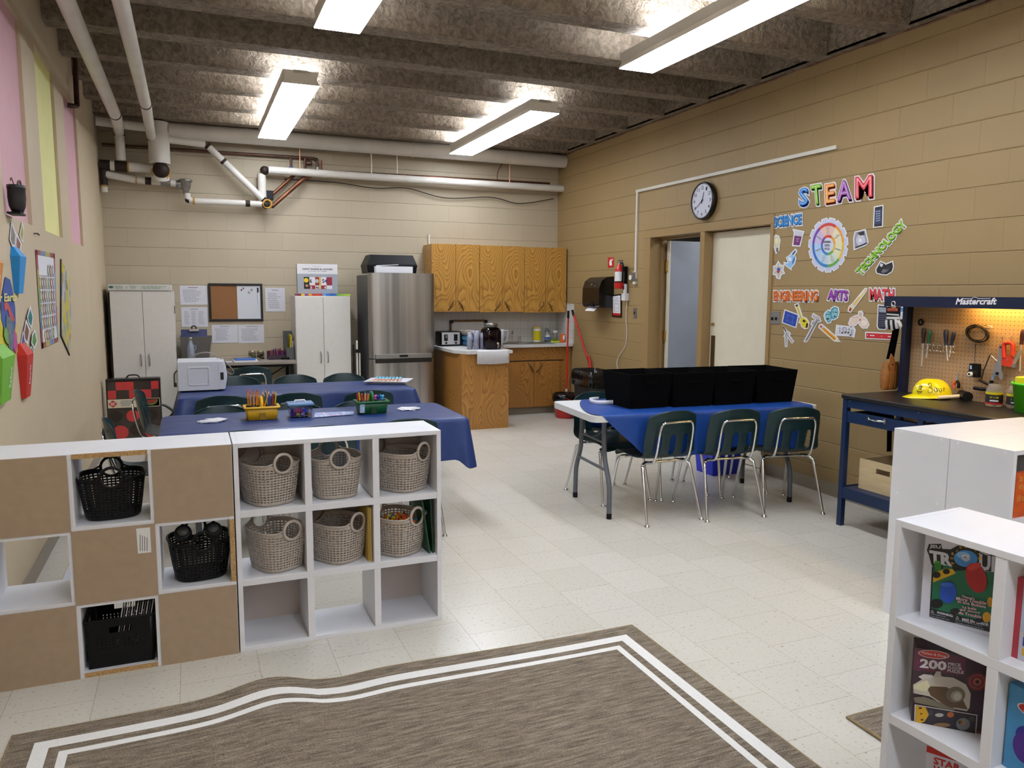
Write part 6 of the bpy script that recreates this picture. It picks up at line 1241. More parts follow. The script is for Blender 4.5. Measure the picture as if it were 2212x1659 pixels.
decal('caliper_cutout', 'grey caliper cut-out under the word ENGINEERING', 'cut-out', [(1757,679),(1769,686),(1772,693),(1769,695),(1766,693),(1745,734),(1741,738),(1738,737),(1757,702),(1753,700),(1755,694),(1760,695),(1763,690),(1755,684)], ['#9a969c', ('#6f6c74', bar((1742,734),(1766,692),2.5)), ('#d0ced4', bar((1758,682),(1768,690),1.5))], 2)
decal('pencil_cutout', 'yellow pencil cut-out pointing down right', 'cut-out', [(1771,703),(1774,702),(1806,729),(1813,738),(1803,736),(1770,707)], ['#d9972a', ('#c05a64', [(1771,703),(1774,702),(1777,705),(1773,709)]), ('#b9bcc4', [(1777,705),(1780,707),(1776,711),(1773,709)]), ('#dcc8a8', [(1806,729),(1813,738),(1803,736)]), ('#b9761c', bar((1778,709),(1804,733),1.5))])
decal('theatre_masks_cutout', 'teal theatre masks cut-out under the word ARTS', 'cut-out', [(1783,676),(1789,671),(1794,674),(1796,667),(1802,663),(1809,665),(1811,675),(1808,686),(1801,690),(1796,688),(1793,696),(1788,697),(1783,690),(1781,682)], ['#3a8594', ('#7fb8c4', ellp(1803,677,6.5,11,rot=.15)), ('#7fb8c4', ellp(1788,684,6.5,11,rot=-.15)), ('#17303a', bar((1784,680),(1787,679),2)), ('#17303a', bar((1789,679),(1792,680),2)), ('#17303a', [(1784,688),(1792,686),(1788,693)]), ('#17303a', bar((1799,674),(1802,674),2)), ('#17303a', bar((1804,674),(1808,675),2)), ('#17303a', [(1800,685),(1803,681),(1807,685)])])
decal('paintbrush_cutout', 'paintbrush cut-out leaning between ARTS and MATH', 'cut-out', [(1869,624),(1871,624),(1870,629),(1846,661),(1837,673),(1833,671),(1835,663),(1842,657)], ['#d9b25a', ('#c9ccd2', [(1842,657),(1846,661),(1842,666),(1837,663)]), ('#8a2a24', [(1837,664),(1840,667),(1837,673),(1833,671)]), ('#e0d8b0', bar((1856,641),(1869,626),2))])
decal('music_sheet_cutout', 'sheet of music notes cut-out under the ballet shoes', 'cut-out', [(1808,704),(1843,708),(1846,713),(1844,727),(1838,725),(1806,723)], ['#cfcfd6', ('#8a8a92', bar((1808,709),(1844,713),.6)), ('#8a8a92', bar((1808,714),(1844,718),.6)), ('#8a8a92', bar((1807,719),(1843,722),.6))] + [('#141418', ellp(x, y, 2, 1.6, 8)) for x, y in ((1819,719),(1826,718),(1832,719),(1837,724))] + [('#141418', bar(a, b_, .8)) for a, b_ in (((1821,719),(1821,707)),((1828,718),(1828,708)),((1821,707),(1828,708)),((1834,719),(1834,708)),((1839,724),(1841,712)),((1814,720),(1814,706)))])
decal('ballet_shoes_cutout', 'pale pink ballet shoes cut-out right of the masks', 'cut-out', [(1856,674),(1860,673),(1863,678),(1861,684),(1866,686),(1872,692),(1876,702),(1872,708),(1864,708),(1858,702),(1854,694),(1848,702),(1838,705),(1834,699),(1838,688),(1848,683),(1855,682)], ['#d9c2b4', ('#b9a090', ellp(1858,679,2.5,4)), ('#c3a898', bar((1840,687),(1853,684),2)), ('#3a2a28', ellp(1858,691,1.3,2)), ('#e6d2c6', ellp(1866,698,7,6))])
decal('calculator_cutout', 'dark calculator cut-out beside the hanging gloves', 'cut-out', [(1898,660),(1915,662),(1915,706),(1911,711),(1899,710),(1896,705)], ['#25253a', ('#8f98a0', [(1899,663),(1914,665),(1914,675),(1899,674)])] + [('#7a7c94', ellp(1899.5+3.4*i, 681+4.6*j, 1, 1.2, 6)) for i in range(5) for j in range(6)])
decal('level_cutout', 'red ruler cut-out with white bubbles, lowest under MATH', 'cut-out', [(1871,719),(1935,722),(1935,733),(1871,730)], ['#c0262c', ('#dcdce0', bar((1879,724.5),(1889,725),2)), ('#dcdce0', bar((1918,727),(1928,727.5),2)), ('#dcdce0', ellp(1904,726,1,1,6)), ('#dcdce0', ellp(1874,724,1,1,6))])
decal('protractor_cutout', 'blue and white set square cut-out mostly behind the gloves', 'cut-out', [(1943,663),(1956,663),(1952,675),(1949,684),(1950,700),(1943,712),(1941,690)], ['#d0d6e2', ('#2f78c0', bar((1945,667),(1953,667),4)), ('#2f78c0', bar((1946,672),(1951,671),3))])
# switches, clock, conduit, phone, notice, extinguisher, dispenser
def wbox(name, label, cat, px, dep, m, extra=None, group=None, bevel=.003):
    q = MB(); P_ = [pR.px(u, v, dep) for u, v in px]; q.slab(P_, (dep-.0005, 0, 0), m)
    if extra: extra(q)
    return tag(q.build(name, bevel=bevel), label, cat, group)
M_plate = mat('steel_switch_plate', (.32,.31,.30), rough=.4, metal=.8, var=0)
wbox('light_switch', 'double steel light switch plate right of the cream door', 'switch', [(1664,673),(1684,673),(1684,700),(1664,700)], .006, M_plate, lambda q: [q.box((WR-.016, pR.px(u,687).y-.008, pR.px(u,687).z-.018), (WR-.006, pR.px(u,687).y+.008, pR.px(u,687).z+.008), M_black) for u in (1670, 1678)])
wbox('light_switch', 'small narrow steel light switch left of the open door', 'switch', [(1368,666),(1375,665),(1375,687),(1368,688)], .006, M_plate, lambda q: q.box((WR-.016, 7.445, 1.33), (WR-.006, 7.46, 1.355), M_black))
wbox('thermostat', 'black box with white disc on the wall beside the conduit end', 'thermostat', [(1364,588),(1372,588),(1372,608),(1364,609)], .03, M_plate, lambda q: q.cyl((WR-.03, 7.52, 1.735), (WR-.036, 7.52, 1.735), .028, wt))
t = thing('wall_clock', 'round black-rimmed wall clock over the doors', 'clock', (WR-.03, 6.22, 2.437), local=True); cl_ = mat('clock_face', '#c9cbda', rough=.3, var=0)
ck = MB(); ck.X = Matrix.Rotation(-PI/2, 4, 'Y'); ck.lathe([(.172,-.029),(.178,0),(.176,.02),(.165,.03),(.158,.022)], M_frb, n=48); ck.X = None; o = ck.build('rim', t)
fc = MB(); fc.cyl((0,0,0), (-.018,0,0), .16, cl_, n=48); fo2 = fc.build('face', t)
nm = MB()
for h_ in range(1, 13):
    a = PI/2-2*PI*h_/12; y, z = -.122*math.cos(a), .122*math.sin(a); w2 = .012 if h_ < 10 else .017
    word(nm, str(h_), (-.0185, y+w2, z-.016), (-.0185, y-w2, z-.016), (-.0185, y+w2, z+.016), ink, (-1,0,0), .0005, .01)
for i in range(60):
    a = 2*PI*i/60; r0_, r1_ = (.143 if i % 5 else .139), .150; d = Vector((0, -math.cos(a), math.sin(a))); e = Vector((0, math.sin(a), math.cos(a)))*(.0008 if i % 5 else .002); b0_ = Vector((-.0188,0,0)); nm.add([b0_+d*r0_-e, b0_+d*r1_-e, b0_+d*r1_+e, b0_+d*r0_+e], [(0,1,2,3)], ink)
nm.build('numerals', t)
def clock_hand(deg, L_, w_, name, dx):      # degrees clockwise from twelve
    a = math.radians(deg); d = Vector((0, -math.sin(a), math.cos(a))); e = Vector((0, math.cos(a), math.sin(a)))*w_; b0_ = Vector((dx,0,0)); m_ = MB(); m_.slab([b0_-d*.025-e, b0_+d*L_-e*.5, b0_+d*L_+e*.5, b0_-d*.025+e], (.0008,0,0), ink); m_.build(name, t)
clock_hand(18, .085, .006, 'hour_hand', -.021); clock_hand(236, .122, .004, 'minute_hand', -.023); MB().cyl((-.018,0,0), (-.026,0,0), .008, ink).build('hub', t)
t = thing('cable_conduit', 'white square cable duct running over the clock and down', 'conduit', (WR, 7.45, 1.67), local=False); M_cond = mat('white_duct', '#cbc6ba', rough=.45, var=0)
MB().box((WR-.02, 4.61, 2.655), (WR-.0005, 7.47, 2.685), M_cond).build('horizontal_duct', t, bevel=.002); MB().box((WR-.02, 7.43, 1.80), (WR-.0005, 7.46, 2.655), M_cond).build('vertical_duct', t, bevel=.002); MB().box((WR-.03, 7.42, 1.66), (WR-.0005, 7.475, 1.80), M_cond).build('end_box', t, bevel=.003)
t = thing('fire_extinguisher', 'red fire extinguisher on the tan wall beside its red sign', 'extinguisher', (WR-.09, 7.66, 1.61), local=True); M_red = mat('red_paint', '#b81f1c', rough=.3, var=.04)
MB().lathe([(0,0),(.048,0),(.052,.01),(.052,.20),(.04,.24),(.022,.262),(.018,.275)], M_red, n=28).build('cylinder', t); MB().lathe([(.0526,.085),(.0526,.19)], wt, n=28).build('label', t); MB().lathe([(.053,.07),(.053,.082)], M_black, n=28).build('strap', t)
MB().cyl((0,0,.275), (0,0,.30), .016, M_chrome).box((-.012,-.05,.29), (.012,.03,.30), mat('blue_lever', '#1c2a6e', rough=.4)).box((-.012,-.055,.31), (.012,.02,.318), M_black).build('valve', t); MB().tube(spline([(0,-.02,.29),(0,-.07,.27),(0,-.075,.18),(0,-.07,.08)], 5), .011, M_black).build('hose', t); MB().box((.04,-.03,.05), (.089,.03,.25), M_black).build('bracket', t)
q = MB(); q.slab([pR.px(u, v, .003) for u, v in ((1313,556),(1326,556),(1326,577),(1313,579))], (.0025,0,0), M_red); 
q.add([pR.px(u, v, .0038) for u, v in ((1318,561),(1321,560),(1322,573),(1317,574),(1316,567))], [(0,1,2,3,4)], wt); q.add([pR.px(u, v, .0038) for u, v in ((1322,559),(1324,559),(1324,562),(1322,563))], [(0,1,2,3)], wt)
tag(q.build('extinguisher_sign'), 'small red sign with white pictogram above the fire extinguisher', 'sign')
q = MB(); q.slab([pR.px(u, v, .012) for u, v in ((1322,637),(1342,635),(1342,686),(1322,684))], (.0115,0,0), M_frb); q.add([pR.px(u, v, .0128) for u, v in ((1324,640),(1340,638),(1340,682),(1324,681))], [(0,1,2,3)], wt); q.add([pR.px(u, v, .0134) for u, v in ((1324,676),(1340,677),(1340,682),(1324,681))], [(0,1,2,3)], M_red)
for a, b_ in (((1327,650),(1337,649)),((1327,656),(1337,656)),((1327,656),(1327,672)),((1337,656),(1337,672)),((1327,672),(1337,673)),((1330,644),(1335,644)),((1329,666),(1335,666))): q.add([pR.px(u, v, .0134) for u, v in bar(a, b_, .8)], [(0,1,2,3)], M_pg)
tag(q.build('evacuation_notice'), 'black-framed floor plan notice with red foot under the extinguisher', 'sign')
t = thing('wall_phone', 'white cordless handset in a white wall cradle with hanging cord', 'phone', (WR-.03, 7.63, 1.47), local=False); yy = 7.62
MB().box((WR-.06, yy-.035, 1.475), (WR-.0005, yy+.045, 1.56), wt).build('cradle', t, bevel=.008); h_ = MB().box((WR-.055, yy-.025, 1.545), (WR-.02, yy+.022, 1.665), wt).build('handset', t, bevel=.01); MB().box((WR-.0565, yy-.012, 1.60), (WR-.0545, yy+.012, 1.645), M_black).build('display', h_)
MB().tube(spline([(WR-.02,7.60,1.475),(WR-.01,7.625,1.27),(WR-.012,7.60,1.11),(WR-.01,7.635,.96),(WR-.01,7.77,.83),(WR-.01,7.81,.75),(WR-.01,7.79,.66),(WR-.01,7.80,.45)], 6), .004, wt, n=6).build('cord', t)
t = thing('towel_dispenser', 'black paper towel dispenser on the tan wall', 'dispenser', (WR-.12, 8.25, 1.39), local=False); M_disp = mat('smoked_black_plastic', '#0d0c0c', rough=.18, var=.05)
prof_ = [(0,1.755),(-.10,1.745),(-.165,1.70),(-.195,1.62),(-.20,1.44),(-.185,1.405),(-.16,1.39),(0,1.39)]
m1 = MB(); A_ = [Vector((WR-.001+x, 7.93, z)) for x, z in prof_]; B_ = [Vector((WR-.001+x, 8.34, z)) for x, z in prof_]; m1.grid([A_, B_], M_disp, smooth=False); m1.add(A_, [tuple(range(8))], M_disp); m1.add(B_, [tuple(range(8))[::-1]], M_disp); m1.build('cover', t, bevel=.015, seg=3)
MB().box((WR-.205, 8.10, 1.655), (WR-.195, 8.13, 1.665), M_chrome).build('badge', t); MB().box((WR-.17, 8.06, 1.40), (WR-.206, 8.13, 1.47), M_black).build('push_bar', t, bevel=.006); MB().slab([(WR-.15,8.05,1.392),(WR-.15,8.27,1.392),(WR-.20,8.27,1.35),(WR-.20,8.05,1.35)], (.002,0,-.002), M_pap).build('paper_towel', t)
# broom, dustpan, bins
t = thing('broom', 'red-handled broom leaning in the corner by the sink cabinet', 'broom', (4.42, 8.78, 0), local=False)
MB().cyl((4.40,8.78,.30), (4.42,8.80,1.30), .011, M_red, n=10).build('handle', t); MB().cyl((4.419,8.80,1.24), (4.42,8.80,1.335), .015, M_black, n=10).build('grip', t); MB().cyl((4.398,8.78,.20), (4.40,8.78,.34), .013, wt, n=10).build('socket', t); MB().box((4.36,8.70,.12), (4.43,8.86,.20), M_red).build('head', t, bevel=.01); MB().box((4.365,8.70,.02), (4.425,8.86,.12), mat('dark_bristle','#2a1412',rough=.9,var=.4,scale=150)).build('bristles', t)
t = thing('dustpan', 'red long-handled dustpan leaning beside the broom', 'dustpan', (4.50, 8.5, 0), local=False)
MB().cyl((4.52,8.42,.72), (4.45,8.74,1.32), .012, M_red, n=10).build('handle', t); MB().cyl((4.455,8.72,1.27), (4.448,8.745,1.345), .016, M_black, n=10).build('grip', t); MB().cyl((4.53,8.36,.55), (4.52,8.42,.78), .020, M_red, n=10).build('socket', t)
MB().slab([(4.50,8.62,.25),(4.53,8.18,.30),(4.54,8.26,.48),(4.54,8.36,.58),(4.53,8.43,.58),(4.51,8.52,.48)], (-.02,0,0), M_red).build('pan', t, bevel=.01)
t = thing('trash_can', 'tall bin lined with a glossy black bag by the tan wall', 'bin', (4.25, 7.85, 0), local=False); M_lin = mat('black_bin_liner', '#0c0b0d', rough=.15, var=.2, scale=20, bump=.8)
def rrect(cx_, cy__, a, b_, z, r=.05, w_=0): return [Vector((cx_+sx*(a-r)+(r+w_*math.sin(k*2.3))*math.cos(a0+PI/2*k/5), cy__+sy_*(b_-r)+(r+w_*math.sin(k*2.3))*math.sin(a0+PI/2*k/5), z+w_*math.sin(k*1.7+a0))) for sx, sy_, a0 in ((1,1,0),(-1,1,PI/2),(-1,-1,PI),(1,-1,1.5*PI)) for k in range(6)]
MB().grid([rrect(4.27,7.84,.13,.19,0), rrect(4.27,7.84,.16,.23,.66)], mat('dark_grey_bin', '#1d1d1f', rough=.5), closed=True).build('can', t); MB().grid([rrect(4.27,7.84,.145,.21,.60), rrect(4.27,7.84,.168,.242,.50,w_=.012), rrect(4.27,7.84,.172,.248,.60,w_=.01), rrect(4.27,7.84,.168,.24,.675,w_=.006), rrect(4.27,7.84,.15,.22,.67,w_=.005), rrect(4.27,7.84,.12,.18,.40)], M_lin, closed=True).build('liner', t)
t = thing('mop_bucket', 'red plastic bucket with a black liner at the end of the sink cabinet', 'bucket', (4.30, 8.62, 0), local=True)
MB().lathe([(0,0),(.11,0),(.12,.02),(.15,.26),(.158,.262),(.158,.285),(.148,.285)], M_red, n=28).build('pail', t); MB().lathe([(.145,.20),(.165,.24),(.158,.30),(.14,.31),(.10,.24)], M_lin, n=28).build('liner', t); MB().tube(spline([(-.05,-.155,.26),(.06,-.19,.20),(.12,-.13,.24)], 6), .008, M_red).build('bail_handle', t); MB().box((-.0,-.128,.05), (.05,-.122,.10), mat('label_blue')).build('label', t)
# ================================================================ WORKBENCH
def dots_mat(name, c, hole, pitch, r):
    m = mat(name, c, rough=.75, var=0); nt, b, N, L = nodes(m); g = N('ShaderNodeNewGeometry'); s_ = N('ShaderNodeSeparateXYZ'); L(g.outputs['Position'], s_.inputs[0]); d = []
    for ax in ('Y', 'Z'):
        a = N('ShaderNodeMath'); a.operation = 'DIVIDE'; a.inputs[1].default_value = pitch; L(s_.outputs[ax], a.inputs[0]); f = N('ShaderNodeMath'); f.operation = 'FRACT'; L(a.outputs[0], f.inputs[0])
        k = N('ShaderNodeMath'); k.operation = 'SUBTRACT'; k.inputs[1].default_value = .5; L(f.outputs[0], k.inputs[0]); p = N('ShaderNodeMath'); p.operation = 'POWER'; p.inputs[1].default_value = 2; ab = N('ShaderNodeMath'); ab.operation = 'ABSOLUTE'; L(k.outputs[0], ab.inputs[0]); L(ab.outputs[0], p.inputs[0]); d.append(p)
    ad = N('ShaderNodeMath'); L(d[0].outputs[0], ad.inputs[0]); L(d[1].outputs[0], ad.inputs[1]); lt = N('ShaderNodeMath'); lt.operation = 'LESS_THAN'; lt.inputs[1].default_value = (r/pitch)**2; L(ad.outputs[0], lt.inputs[0])
    mx = N('ShaderNodeMix'); mx.data_type = 'RGBA'; mx.inputs[6].default_value = C4(hexc(c)); mx.inputs[7].default_value = C4(hexc(hole)); L(lt.outputs[0], mx.inputs[0]); L(mx.outputs[2], b.inputs['Base Color']); return m
BX0, BX1, BY0, BY1 = 4.02, 4.555, 2.38, 3.885
bn = thing('workbench', 'blue steel workbench with pegboard, lit canopy and white brand lettering', 'workbench', ((BX0+BX1)/2, (BY0+BY1)/2, 0), local=False)
M_top = mat('black_bench_top', '#1b1817', rough=.38, var=.15, scale=14)
MB().box((BX0-.01, BY0, .872), (BX1, BY1+.01, .90), M_top).build('worktop', bn, bevel=.006)
for x in (BX0, BX1-.04):
    for y in (BY0, BY1-.035): MB().box((x, y, 0), (x+.035, y+.035, .871), M_navy).build('leg', bn)
a_ = MB().box((BX0+.002, BY0+.036, .815), (BX0+.018, BY1-.036, .871), M_navy).box((BX0+.036, BY1-.012, .815), (BX1-.041, BY1-.002, .871), M_navy)
for y in (3.83, 3.30, 2.75): a_.cyl((BX0+.002, y, .86), (BX0-.001, y, .86), .004, M_plate, n=8)
a_.build('apron', bn); MB().box((BX0+.004, 3.27, .70), (BX0+.03, 3.31, .8149), M_navy).build('drawer_divider', bn)
dr = MB().box((BX0+.006, 3.315, .715), (BX0+.02, BY1-.037, .79), M_navy).box((BX0+.02, 3.33, .715), (BX0+.42, 3.84, .72), M_navy).box((BX0+.02, 3.33, .72), (BX0+.42, 3.335, .785), M_navy).box((BX0+.02, 3.835, .72), (BX0+.42, 3.84, .785), M_navy).build('drawer', bn)
MB().box((BX0-.002, 3.53, .75), (BX0+.005, 3.55, .785), M_chrome).box((BX0-.002, 3.66, .75), (BX0+.005, 3.68, .785), M_chrome).tube(spline([(BX0-.002,3.54,.767),(BX0-.02,3.56,.767),(BX0-.026,3.605,.765),(BX0-.02,3.65,.767),(BX0-.002,3.67,.767)], 4), .006, M_chrome).build('handle', dr)
dr2 = MB().box((BX0+.006, 2.42, .715), (BX0+.02, 3.265, .79), M_navy).build('drawer', bn)
MB().box((BX0+.001, BY0+.036, .195), (BX1-.041, BY1-.036, .20), M_navy).box((BX0+.001, BY0+.036, .20), (BX0+.012, BY1-.036, .27), M_navy).box((BX0+.036, BY1-.012, .20), (BX1-.041, BY1-.002, .27), M_navy).box((BX0+.013, BY0+.036, .262), (BX1-.041, BY1-.036, .27), M_navy).build('lower_shelf', bn)
for y in (BY0+.01, 3.815): MB().box((4.475, y, .9005), (4.53, y+.035, 1.49), M_navyd).build('upright', bn)
MB().box((4.535, BY0+.02, .9005), (4.545, 3.86, 1.545), dots_mat('pegboard', '#a3825e', '#4a3520', .0254, .0030)).build('pegboard', bn)
cn = MB().box((4.32, BY0-.02, 1.485), (4.328, 3.868, 1.553), M_navyd).box((4.328, BY0-.02, 1.545), (4.545, 3.868, 1.553), M_navyd).box((4.328, 3.860, 1.485), (4.545, 3.868, 1.545), M_navyd).box((4.328, BY0-.02, 1.485), (4.545, BY0-.012, 1.545), M_navyd).build('canopy', bn)
pc_ = Plane((4.3195, 0, 0), (-1,0,0), (0,-1,0)); q = MB()
word(q, 'Mastercraft', pc_.px(2064,658), pc_.px(2152,658), pc_.px(2066,644), wt, (-1,0,0), .0004, .03, shear=.15)
for a, b_ in (((2079,645),(2098,645.5)),((2098,645.5),(2105,641.5)),((2105,641.5),(2115,645)),((2115,645),(2140,644.5))): q.add([pc_.px(u, v, .0004) for u, v in bar(a, b_, 1.1)], [(0,1,2,3)], wt)
q.build('lettering', cn)
M_tl = mat('warm_tube', (1,.62,.16), rough=.4, var=0, emit=HOODL)
tl = MB().cyl((4.43, 2.50, 1.515), (4.43, 3.36, 1.515), .013, M_tl, n=12).build('lamp_tube', bn); MB().box((4.40, 3.365, 1.50), (4.46, 3.40, 1.545), M_lampw).box((4.40, 2.45, 1.50), (4.46, 2.495, 1.545), M_lampw).build('lamp_holder', tl)
# crate on the lower shelf
M_pine = mat('pale_pine', '#bfa983', rough=.65, var=.1, scale=5, stretch=(1,1,6))
cr = thing('wooden_crate', 'pale pine crate with a handle slot on the lower shelf of the workbench', 'crate', (4.24, 3.56, .272), local=False)
q = MB(); x0, x1, y0, y1, z0, z1 = 4.10, 4.40, 3.33, 3.79, .2715, .475; yc, zc_ = 3.60, .415
q.box((x0, y0, z0), (x0+.012, y1, zc_-.018), M_pine).box((x0, y0, zc_+.018), (x0+.012, y1, z1), M_pine).box((x0, y0, zc_-.018), (x0+.012, yc-.055, zc_+.018), M_pine).box((x0, yc+.055, zc_-.018), (x0+.012, y1, zc_+.018), M_pine)
q.box((x1-.012, y0, z0), (x1, y1, z1), M_pine).box((x0+.012, y0, z0), (x1-.012, y0+.012, z1), M_pine).box((x0+.012, y1-.012, z0), (x1-.012, y1, z1), M_pine).box((x0+.012, y0+.012, z0), (x1-.012, y1-.012, z0+.01), M_pine); q.build('box', cr)
M_wb = mat('wood_offcut', '#c69a68', rough=.6, var=.15)
for i, (y, ex, rz, rx) in enumerate(((3.55,.08,.4,.3),(3.48,.09,-.5,.1),(3.42,.07,.9,.4),(3.66,.06,.2,-.2))):
    q = MB(); q.X = Matrix.Translation((4.20+.02*i, y, .455-.012*i)) @ Matrix.Rotation(rz, 4, 'Z') @ Matrix.Rotation(rx, 4, 'X'); q.box((-ex,-.025,-.012), (ex,.025,.012), M_wb); q.X = None
    tag(q.build('wood_block', bevel=.003), ['wood offcut lying lengthwise in the pine crate','second wood offcut in the pine crate','tilted wood offcut at the right in the pine crate','wood offcut nearest the tan wall post in the pine crate'][i], 'wood block', 'wood offcuts in the pine crate')
# tool belt
tb_ = thing('tool_belt', 'black strap with tan leather tool pouch hanging at the workbench end', 'tool belt', (4.42, 3.93, .92), local=False)
M_lea = mat('tan_leather', '#8f5a26', rough=.6, var=.15, scale=30, bump=.1)
MB().slab([(4.46,3.90,1.37),(4.52,3.90,1.37),(4.50,3.92,1.12),(4.43,3.92,1.12)], (.004,.006,0), M_blk_fab).build('strap', tb_); MB().box((4.455,3.893,1.345), (4.525,3.908,1.395), M_chrome).build('buckle', tb_)
q = MB(); rows = []
def sqr(cx_, cy__, a, b_, z, n_=20): return [Vector((cx_+a*math.copysign(abs(math.cos(t_))**.45, math.cos(t_)), cy__+b_*math.copysign(abs(math.sin(t_))**.45, math.sin(t_)), z)) for t_ in [2*PI*i/n_ for i in range(n_)]]
rows = [sqr(4.475,3.925,.062,.012,.905), sqr(4.475,3.925,.066,.03,.93), sqr(4.478,3.925,.066,.035,1.03), sqr(4.482,3.925,.055,.026,1.10)]
q.grid(rows, M_lea, closed=True); q.add(rows[0], [tuple(range(20))[::-1]], M_lea); q.add(rows[-1], [tuple(range(20))], M_lea)
for xx in (4.44, 4.49): q.tube([(xx, 3.888, .92), (xx, 3.886, 1.07)], .003, M_lea, n=6)
q.build('pouch', tb_)
MB().slab([(4.415,3.884,1.09),(4.435,3.884,1.16),(4.47,3.884,1.12),(4.465,3.884,1.06),(4.43,3.884,1.05)], (0,.008,0), M_lea).cyl((4.45,3.884,1.085),(4.45,3.881,1.085),.005,M_black).build('flap', tb_)
tag(MB().slab([(4.50,3.93,.87),(4.545,3.93,.87),(4.54,3.93,.60),(4.545,3.93,.46),(4.505,3.93,.46),(4.495,3.93,.60)], (0,.004,0), M_blk_fab).box((4.495,3.925,.61),(4.55,3.93,.62), M_chrome).build('hanging_strap'), 'black strap with buckle hanging below the worktop before the tan wall', 'strap')
# gloves clipped on the canopy
gl = thing('work_gloves', 'black and white work gloves clipped to the left end of the canopy', 'gloves', (4.30, 3.77, 1.33), local=False); pg = Plane((4.312, 0, 0), (-1,0,0), (0,-1,0))
M_gw = mat('white_knit', '#b9b6b4', rough=.9, var=.1, scale=60); q = MB(); f = lambda px, m, off=.0, th=.012: q.slab([pg.px(u, v, off+.0) for u, v in px], (th,0,0), m)
f([(1915,663),(1943,663),(1942,684),(1914,684)], M_black, .012); f([(1915,684),(1942,685),(1940,697),(1914,695)], M_gw, .012); q.build('glove_cuff', gl)
q = MB(); f([(1917,666),(1939,666),(1939,672),(1917,672)], mat('orange_patch', '#b5482f', rough=.6), .0135, .001); f([(1915,677),(1942,679),(1942,682),(1915,680)], M_gw, .0135, .001); f([(1915,689),(1941,690),(1941,692),(1915,691)], M_black, .0135, .001); word(q, 'Impact', pg.px(1919,671,.014), pg.px(1937,671,.014), pg.px(1919,668,.014), ink, (-1,0,0), .0004, .03); q.build('patch', gl)
for i in range(5):
    u = 1916+5.2*i; q = MB(); q.tube(spline([pg.px(u, 692, .006), pg.px(u+.5, 703, .010), pg.px(u+1.5, 713-abs(i-2)*1.5, .006)], 4), [.012]*4+[.011]*4+[.008], (M_gw, M_black)[i % 2], n=8); q.build('finger', gl)
MB().tube(spline([pg.px(1934,690,.0), pg.px(1943,698,.01), pg.px(1946,706,.012)], 4), [.013]*4+[.011]*4+[.009], M_gw).build('thumb', gl)
q = MB().tube([pg.px(1930+4*math.cos(a), 656+5*math.sin(a), .016) for a in [2*PI*i/16 for i in range(16)]], .004, M_chrome, closed=True, n=6); q.slab([pg.px(u, v, .016) for u, v in ((1925,660),(1936,660),(1935,665),(1926,665))], (.012,0,0), M_chrome); q.build('clip', gl)
# pegboard tools; pB is a plane 3 cm before the board
pB = Plane((4.505, 0, 0), (-1,0,0), (0,-1,0))
def screwdriver(name_label, ht, hb, tip, m, r=.013, tipm=None):
    t = thing('screwdriver', name_label, 'screwdriver', pB.px(*hb), local=False, group='screwdrivers on the pegboard')
    a, b_, c = pB.px(*ht), pB.px(*hb), pB.px(*tip); u = [a.lerp(b_, k) for k in (0, .08, .3, .6, .85, 1)]
    MB().tube(u, [r*.6, r*.95, r, r*.9, r*.65, r*.85], m, n=12).build('handle', t); MB().cyl(b_, c, .0042, mat('bright_steel', (.8,.78,.74), rough=.3, metal=.8, var=0), n=8).build('blade', t)
M_dgrip = mat('dark_grip', '#241b18', rough=.5, var=0); M_ggrip = mat('green_grip', '#125c40', rough=.4, var=0); M_bgrip = mat('blue_black_grip', '#1d2440', rough=.45, var=.2)
screwdriver('long screwdriver with a dark brown grip, leftmost on the pegboard', (1996,708), (1994,741), (1991,791), M_dgrip, .0145); screwdriver('screwdriver with a green grip, second from the left', (2010,713), (2005,742), (2001,773), M_ggrip, .0115)
screwdriver('screwdriver with dark blue grip, third from the left, point down', (2043,712), (2044,746), (2047,779), M_bgrip, .0145); screwdriver('short screwdriver with dark blue grip, tilted, right end of the rack', (2061,717), (2055,746), (2051,771), M_bgrip, .0125)
screwdriver('screwdriver cut by the right picture edge, red and dark grip', (2212,711), (2206,744), (2203,802), mat('red_dark_grip', '#3a1412', rough=.5, var=.3), .015)
q = MB()
for v in (743, 755): q.tube([pB.px(1988+i*1.2, v+.1*i+2.2*math.sin(i*1.05), .012+.006*math.cos(i*1.05)) for i in range(66)], .0016, M_chrome, n=5)
for i in range(7): q.tube([pB.px(1990+12*i, 741, -.01), pB.px(1990+12*i, 758, -.01)], .0016, M_chrome, n=5)
tag(q.build('tool_rack'), 'bent wire tool rack holding the screwdrivers on the pegboard', 'rack')
tag(MB().tube([pB.px(1989+4.6*math.cos(a), 696+5.6*math.sin(a), -.015) for a in [2*PI*i/24 for i in range(24)]], .0065, M_black, closed=True).build('rubber_ring'), 'small black ring at the upper left of the pegboard', 'ring')
q = MB(); rg = random.Random(2); M_wire = mat('dark_wire', '#1d130b', rough=.4, metal=.3, var=0)
for k in range(9): ex, ey, rx, ry = rg.uniform(-3,5), rg.uniform(-2,2), 22+rg.uniform(-2,2), 17+rg.uniform(-2,2); q.tube([pB.px(2110+ex+rx*math.cos(a), 721+ey+ry*math.sin(a)+.15*rx*math.cos(a), .0+.02*math.cos(a+k)) for a in [2*PI*i/32 for i in range(32)]], .0028, M_wire, closed=True, n=5)
tag(q.build('wire_coil'), 'coil of dark wire hung on a hook in the middle of the pegboard', 'wire coil')
tag(MB().tube([pB.px(2125,703,-.02), pB.px(2143,705,.01), pB.px(2143,711,.01), pB.px(2128,709,-.02)], .003, M_chrome, n=6).build('peg_hook'), 'double steel peg hook behind the wire coil', 'hook')
t = thing('camera', 'small black compact camera hanging by its strap on the pegboard', 'camera', pB.px(2104,820), local=False)
